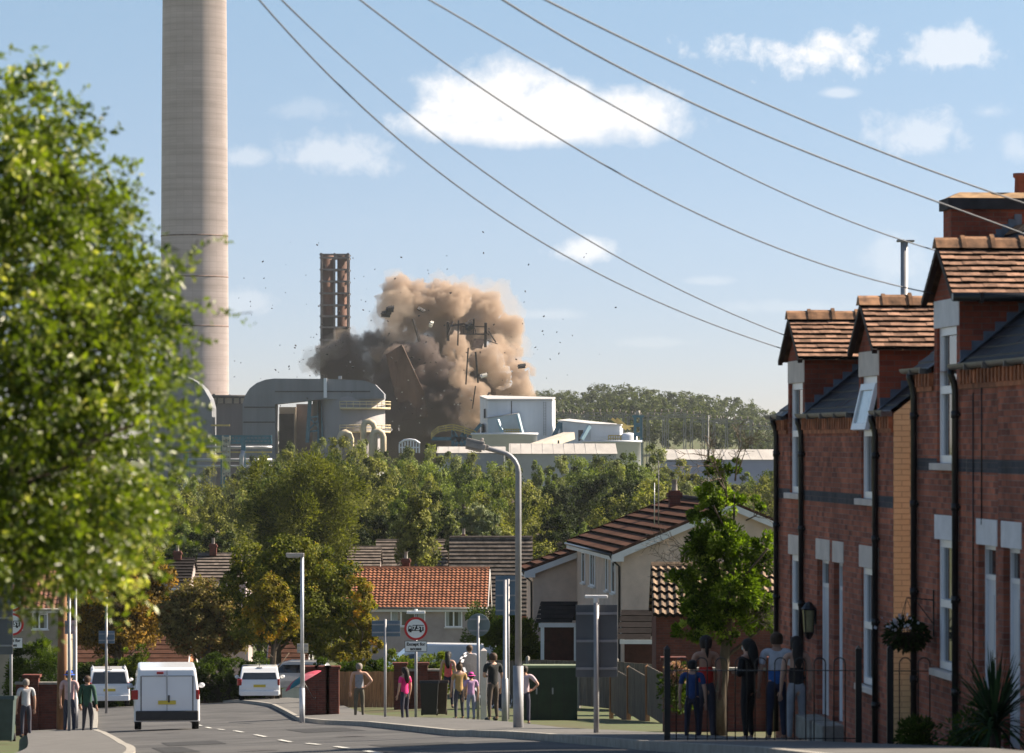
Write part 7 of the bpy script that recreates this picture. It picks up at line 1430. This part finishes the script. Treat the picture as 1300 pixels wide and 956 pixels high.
for j in range(m_):
    f = (j + 1) / m_; base = st + dr_ * (tl * f)[:, None] + np.array([0, 0, -1])[None] * (tl * f * f * .3)[:, None]; side = rng.normal(size=(nt_, 3)); side -= dr_ * (side * dr_).sum(1, keepdims=True); side /= np.linalg.norm(side, axis=1, keepdims=True)
    P_.append(base); N_.append(dr_ * .6 + side + np.array([0, 0, -.15])); S_.append(rng.uniform(.030, .056, nt_)); T_.append(np.clip(tt + rng.normal(0, .13, nt_) + .15 * f, 0, 1))
P_ = np.concatenate(P_) - np.array([X0, Y0, Z0]); N_ = np.concatenate(N_); S_ = np.concatenate(S_); T_ = np.concatenate(T_)
FN = foliage('near_tree_leaves', (.020, .042, .006), (.155, .205, .016), (.46, .46, .14), .13, trans=.40, gloss=True); leaf_mesh('crown', P_, N_, S_, T_, aspect=.52, mats=FN, parent=t)
b = MB(); b.tube([(0, 0, -.2), (.05, 0, 1.0), (.0, .1, 2.2), (.1, 0, 3.6), (.1, .1, 5.0)], [.22, .17, .14, .09, .03], 14)
for i in range(17):
    j = (0, 1, 2, 5, 6, 7, 8, 9, 10, 11, 12, 15, 16, 17, 3, 4, 14)[i]; e = Vector(bl[j, :3]) - Vector((X0, Y0, Z0)); z_ = min(max(e.z * .5, .8), 4.2); s = Vector((.05, .02, z_)); mdl = s.lerp(e, .5) + Vector((0, .1, .15)); b.tube([s, s.lerp(mdl, .5), mdl, e], [.06, .045, .03, .008], 7)
b.build('trunk', BARK, t)
# twigs under the leaves
b = MB()
for i in rng.choice(nt_, 900, replace=False): a = Vector(st[i]) - Vector((X0, Y0, Z0)); b.bar(a, a + Vector(dr_[i]) * tl[i], .004)
b.build('twigs', BARK, t)
# small plants under the cordyline and verge
for i, (x, D, w_, hh, lab) in enumerate(((1235, 46, 60, .45, 'low leafy plants at the foot of the nearest house'), (1165, 48.5, 40, .3, 'small tuft of plants by the downpipe of the nearest house'))):
    r = np.random.default_rng(i); t = thing('garden_plant', lab, 'plant', (px(x, D), D, ground(px(x, D), D))); p_, n_, s_, tt_ = crown_arrays([(0, 0, .15, w_ / 2 / F * D, .3, hh)], 50, 2200, .07, r, .4, inner=.4); p_[:, 2] = np.abs(p_[:, 2]); leaf_mesh('leaves', p_, n_, s_, tt_, mats=FH, aspect=.4, parent=t)

# ------------------------------------------------------------ the air: thin summer haze
b = MB(); b.box(-1600, 1600, -70, 3100, -64, 172); m = bpy.data.materials.new('haze_air'); m.use_nodes = True; n_ = m.node_tree; n_.nodes.clear(); v_ = n_.nodes.new('ShaderNodeVolumePrincipled'); v_.inputs['Color'].default_value = (.86, .92, 1, 1); v_.inputs['Density'].default_value = .000035; v_.inputs['Anisotropy'].default_value = .2
o_ = n_.nodes.new('ShaderNodeOutputMaterial'); n_.links.new(v_.outputs[0], o_.inputs['Volume']); tag(b.build('haze', m), kind='stuff')
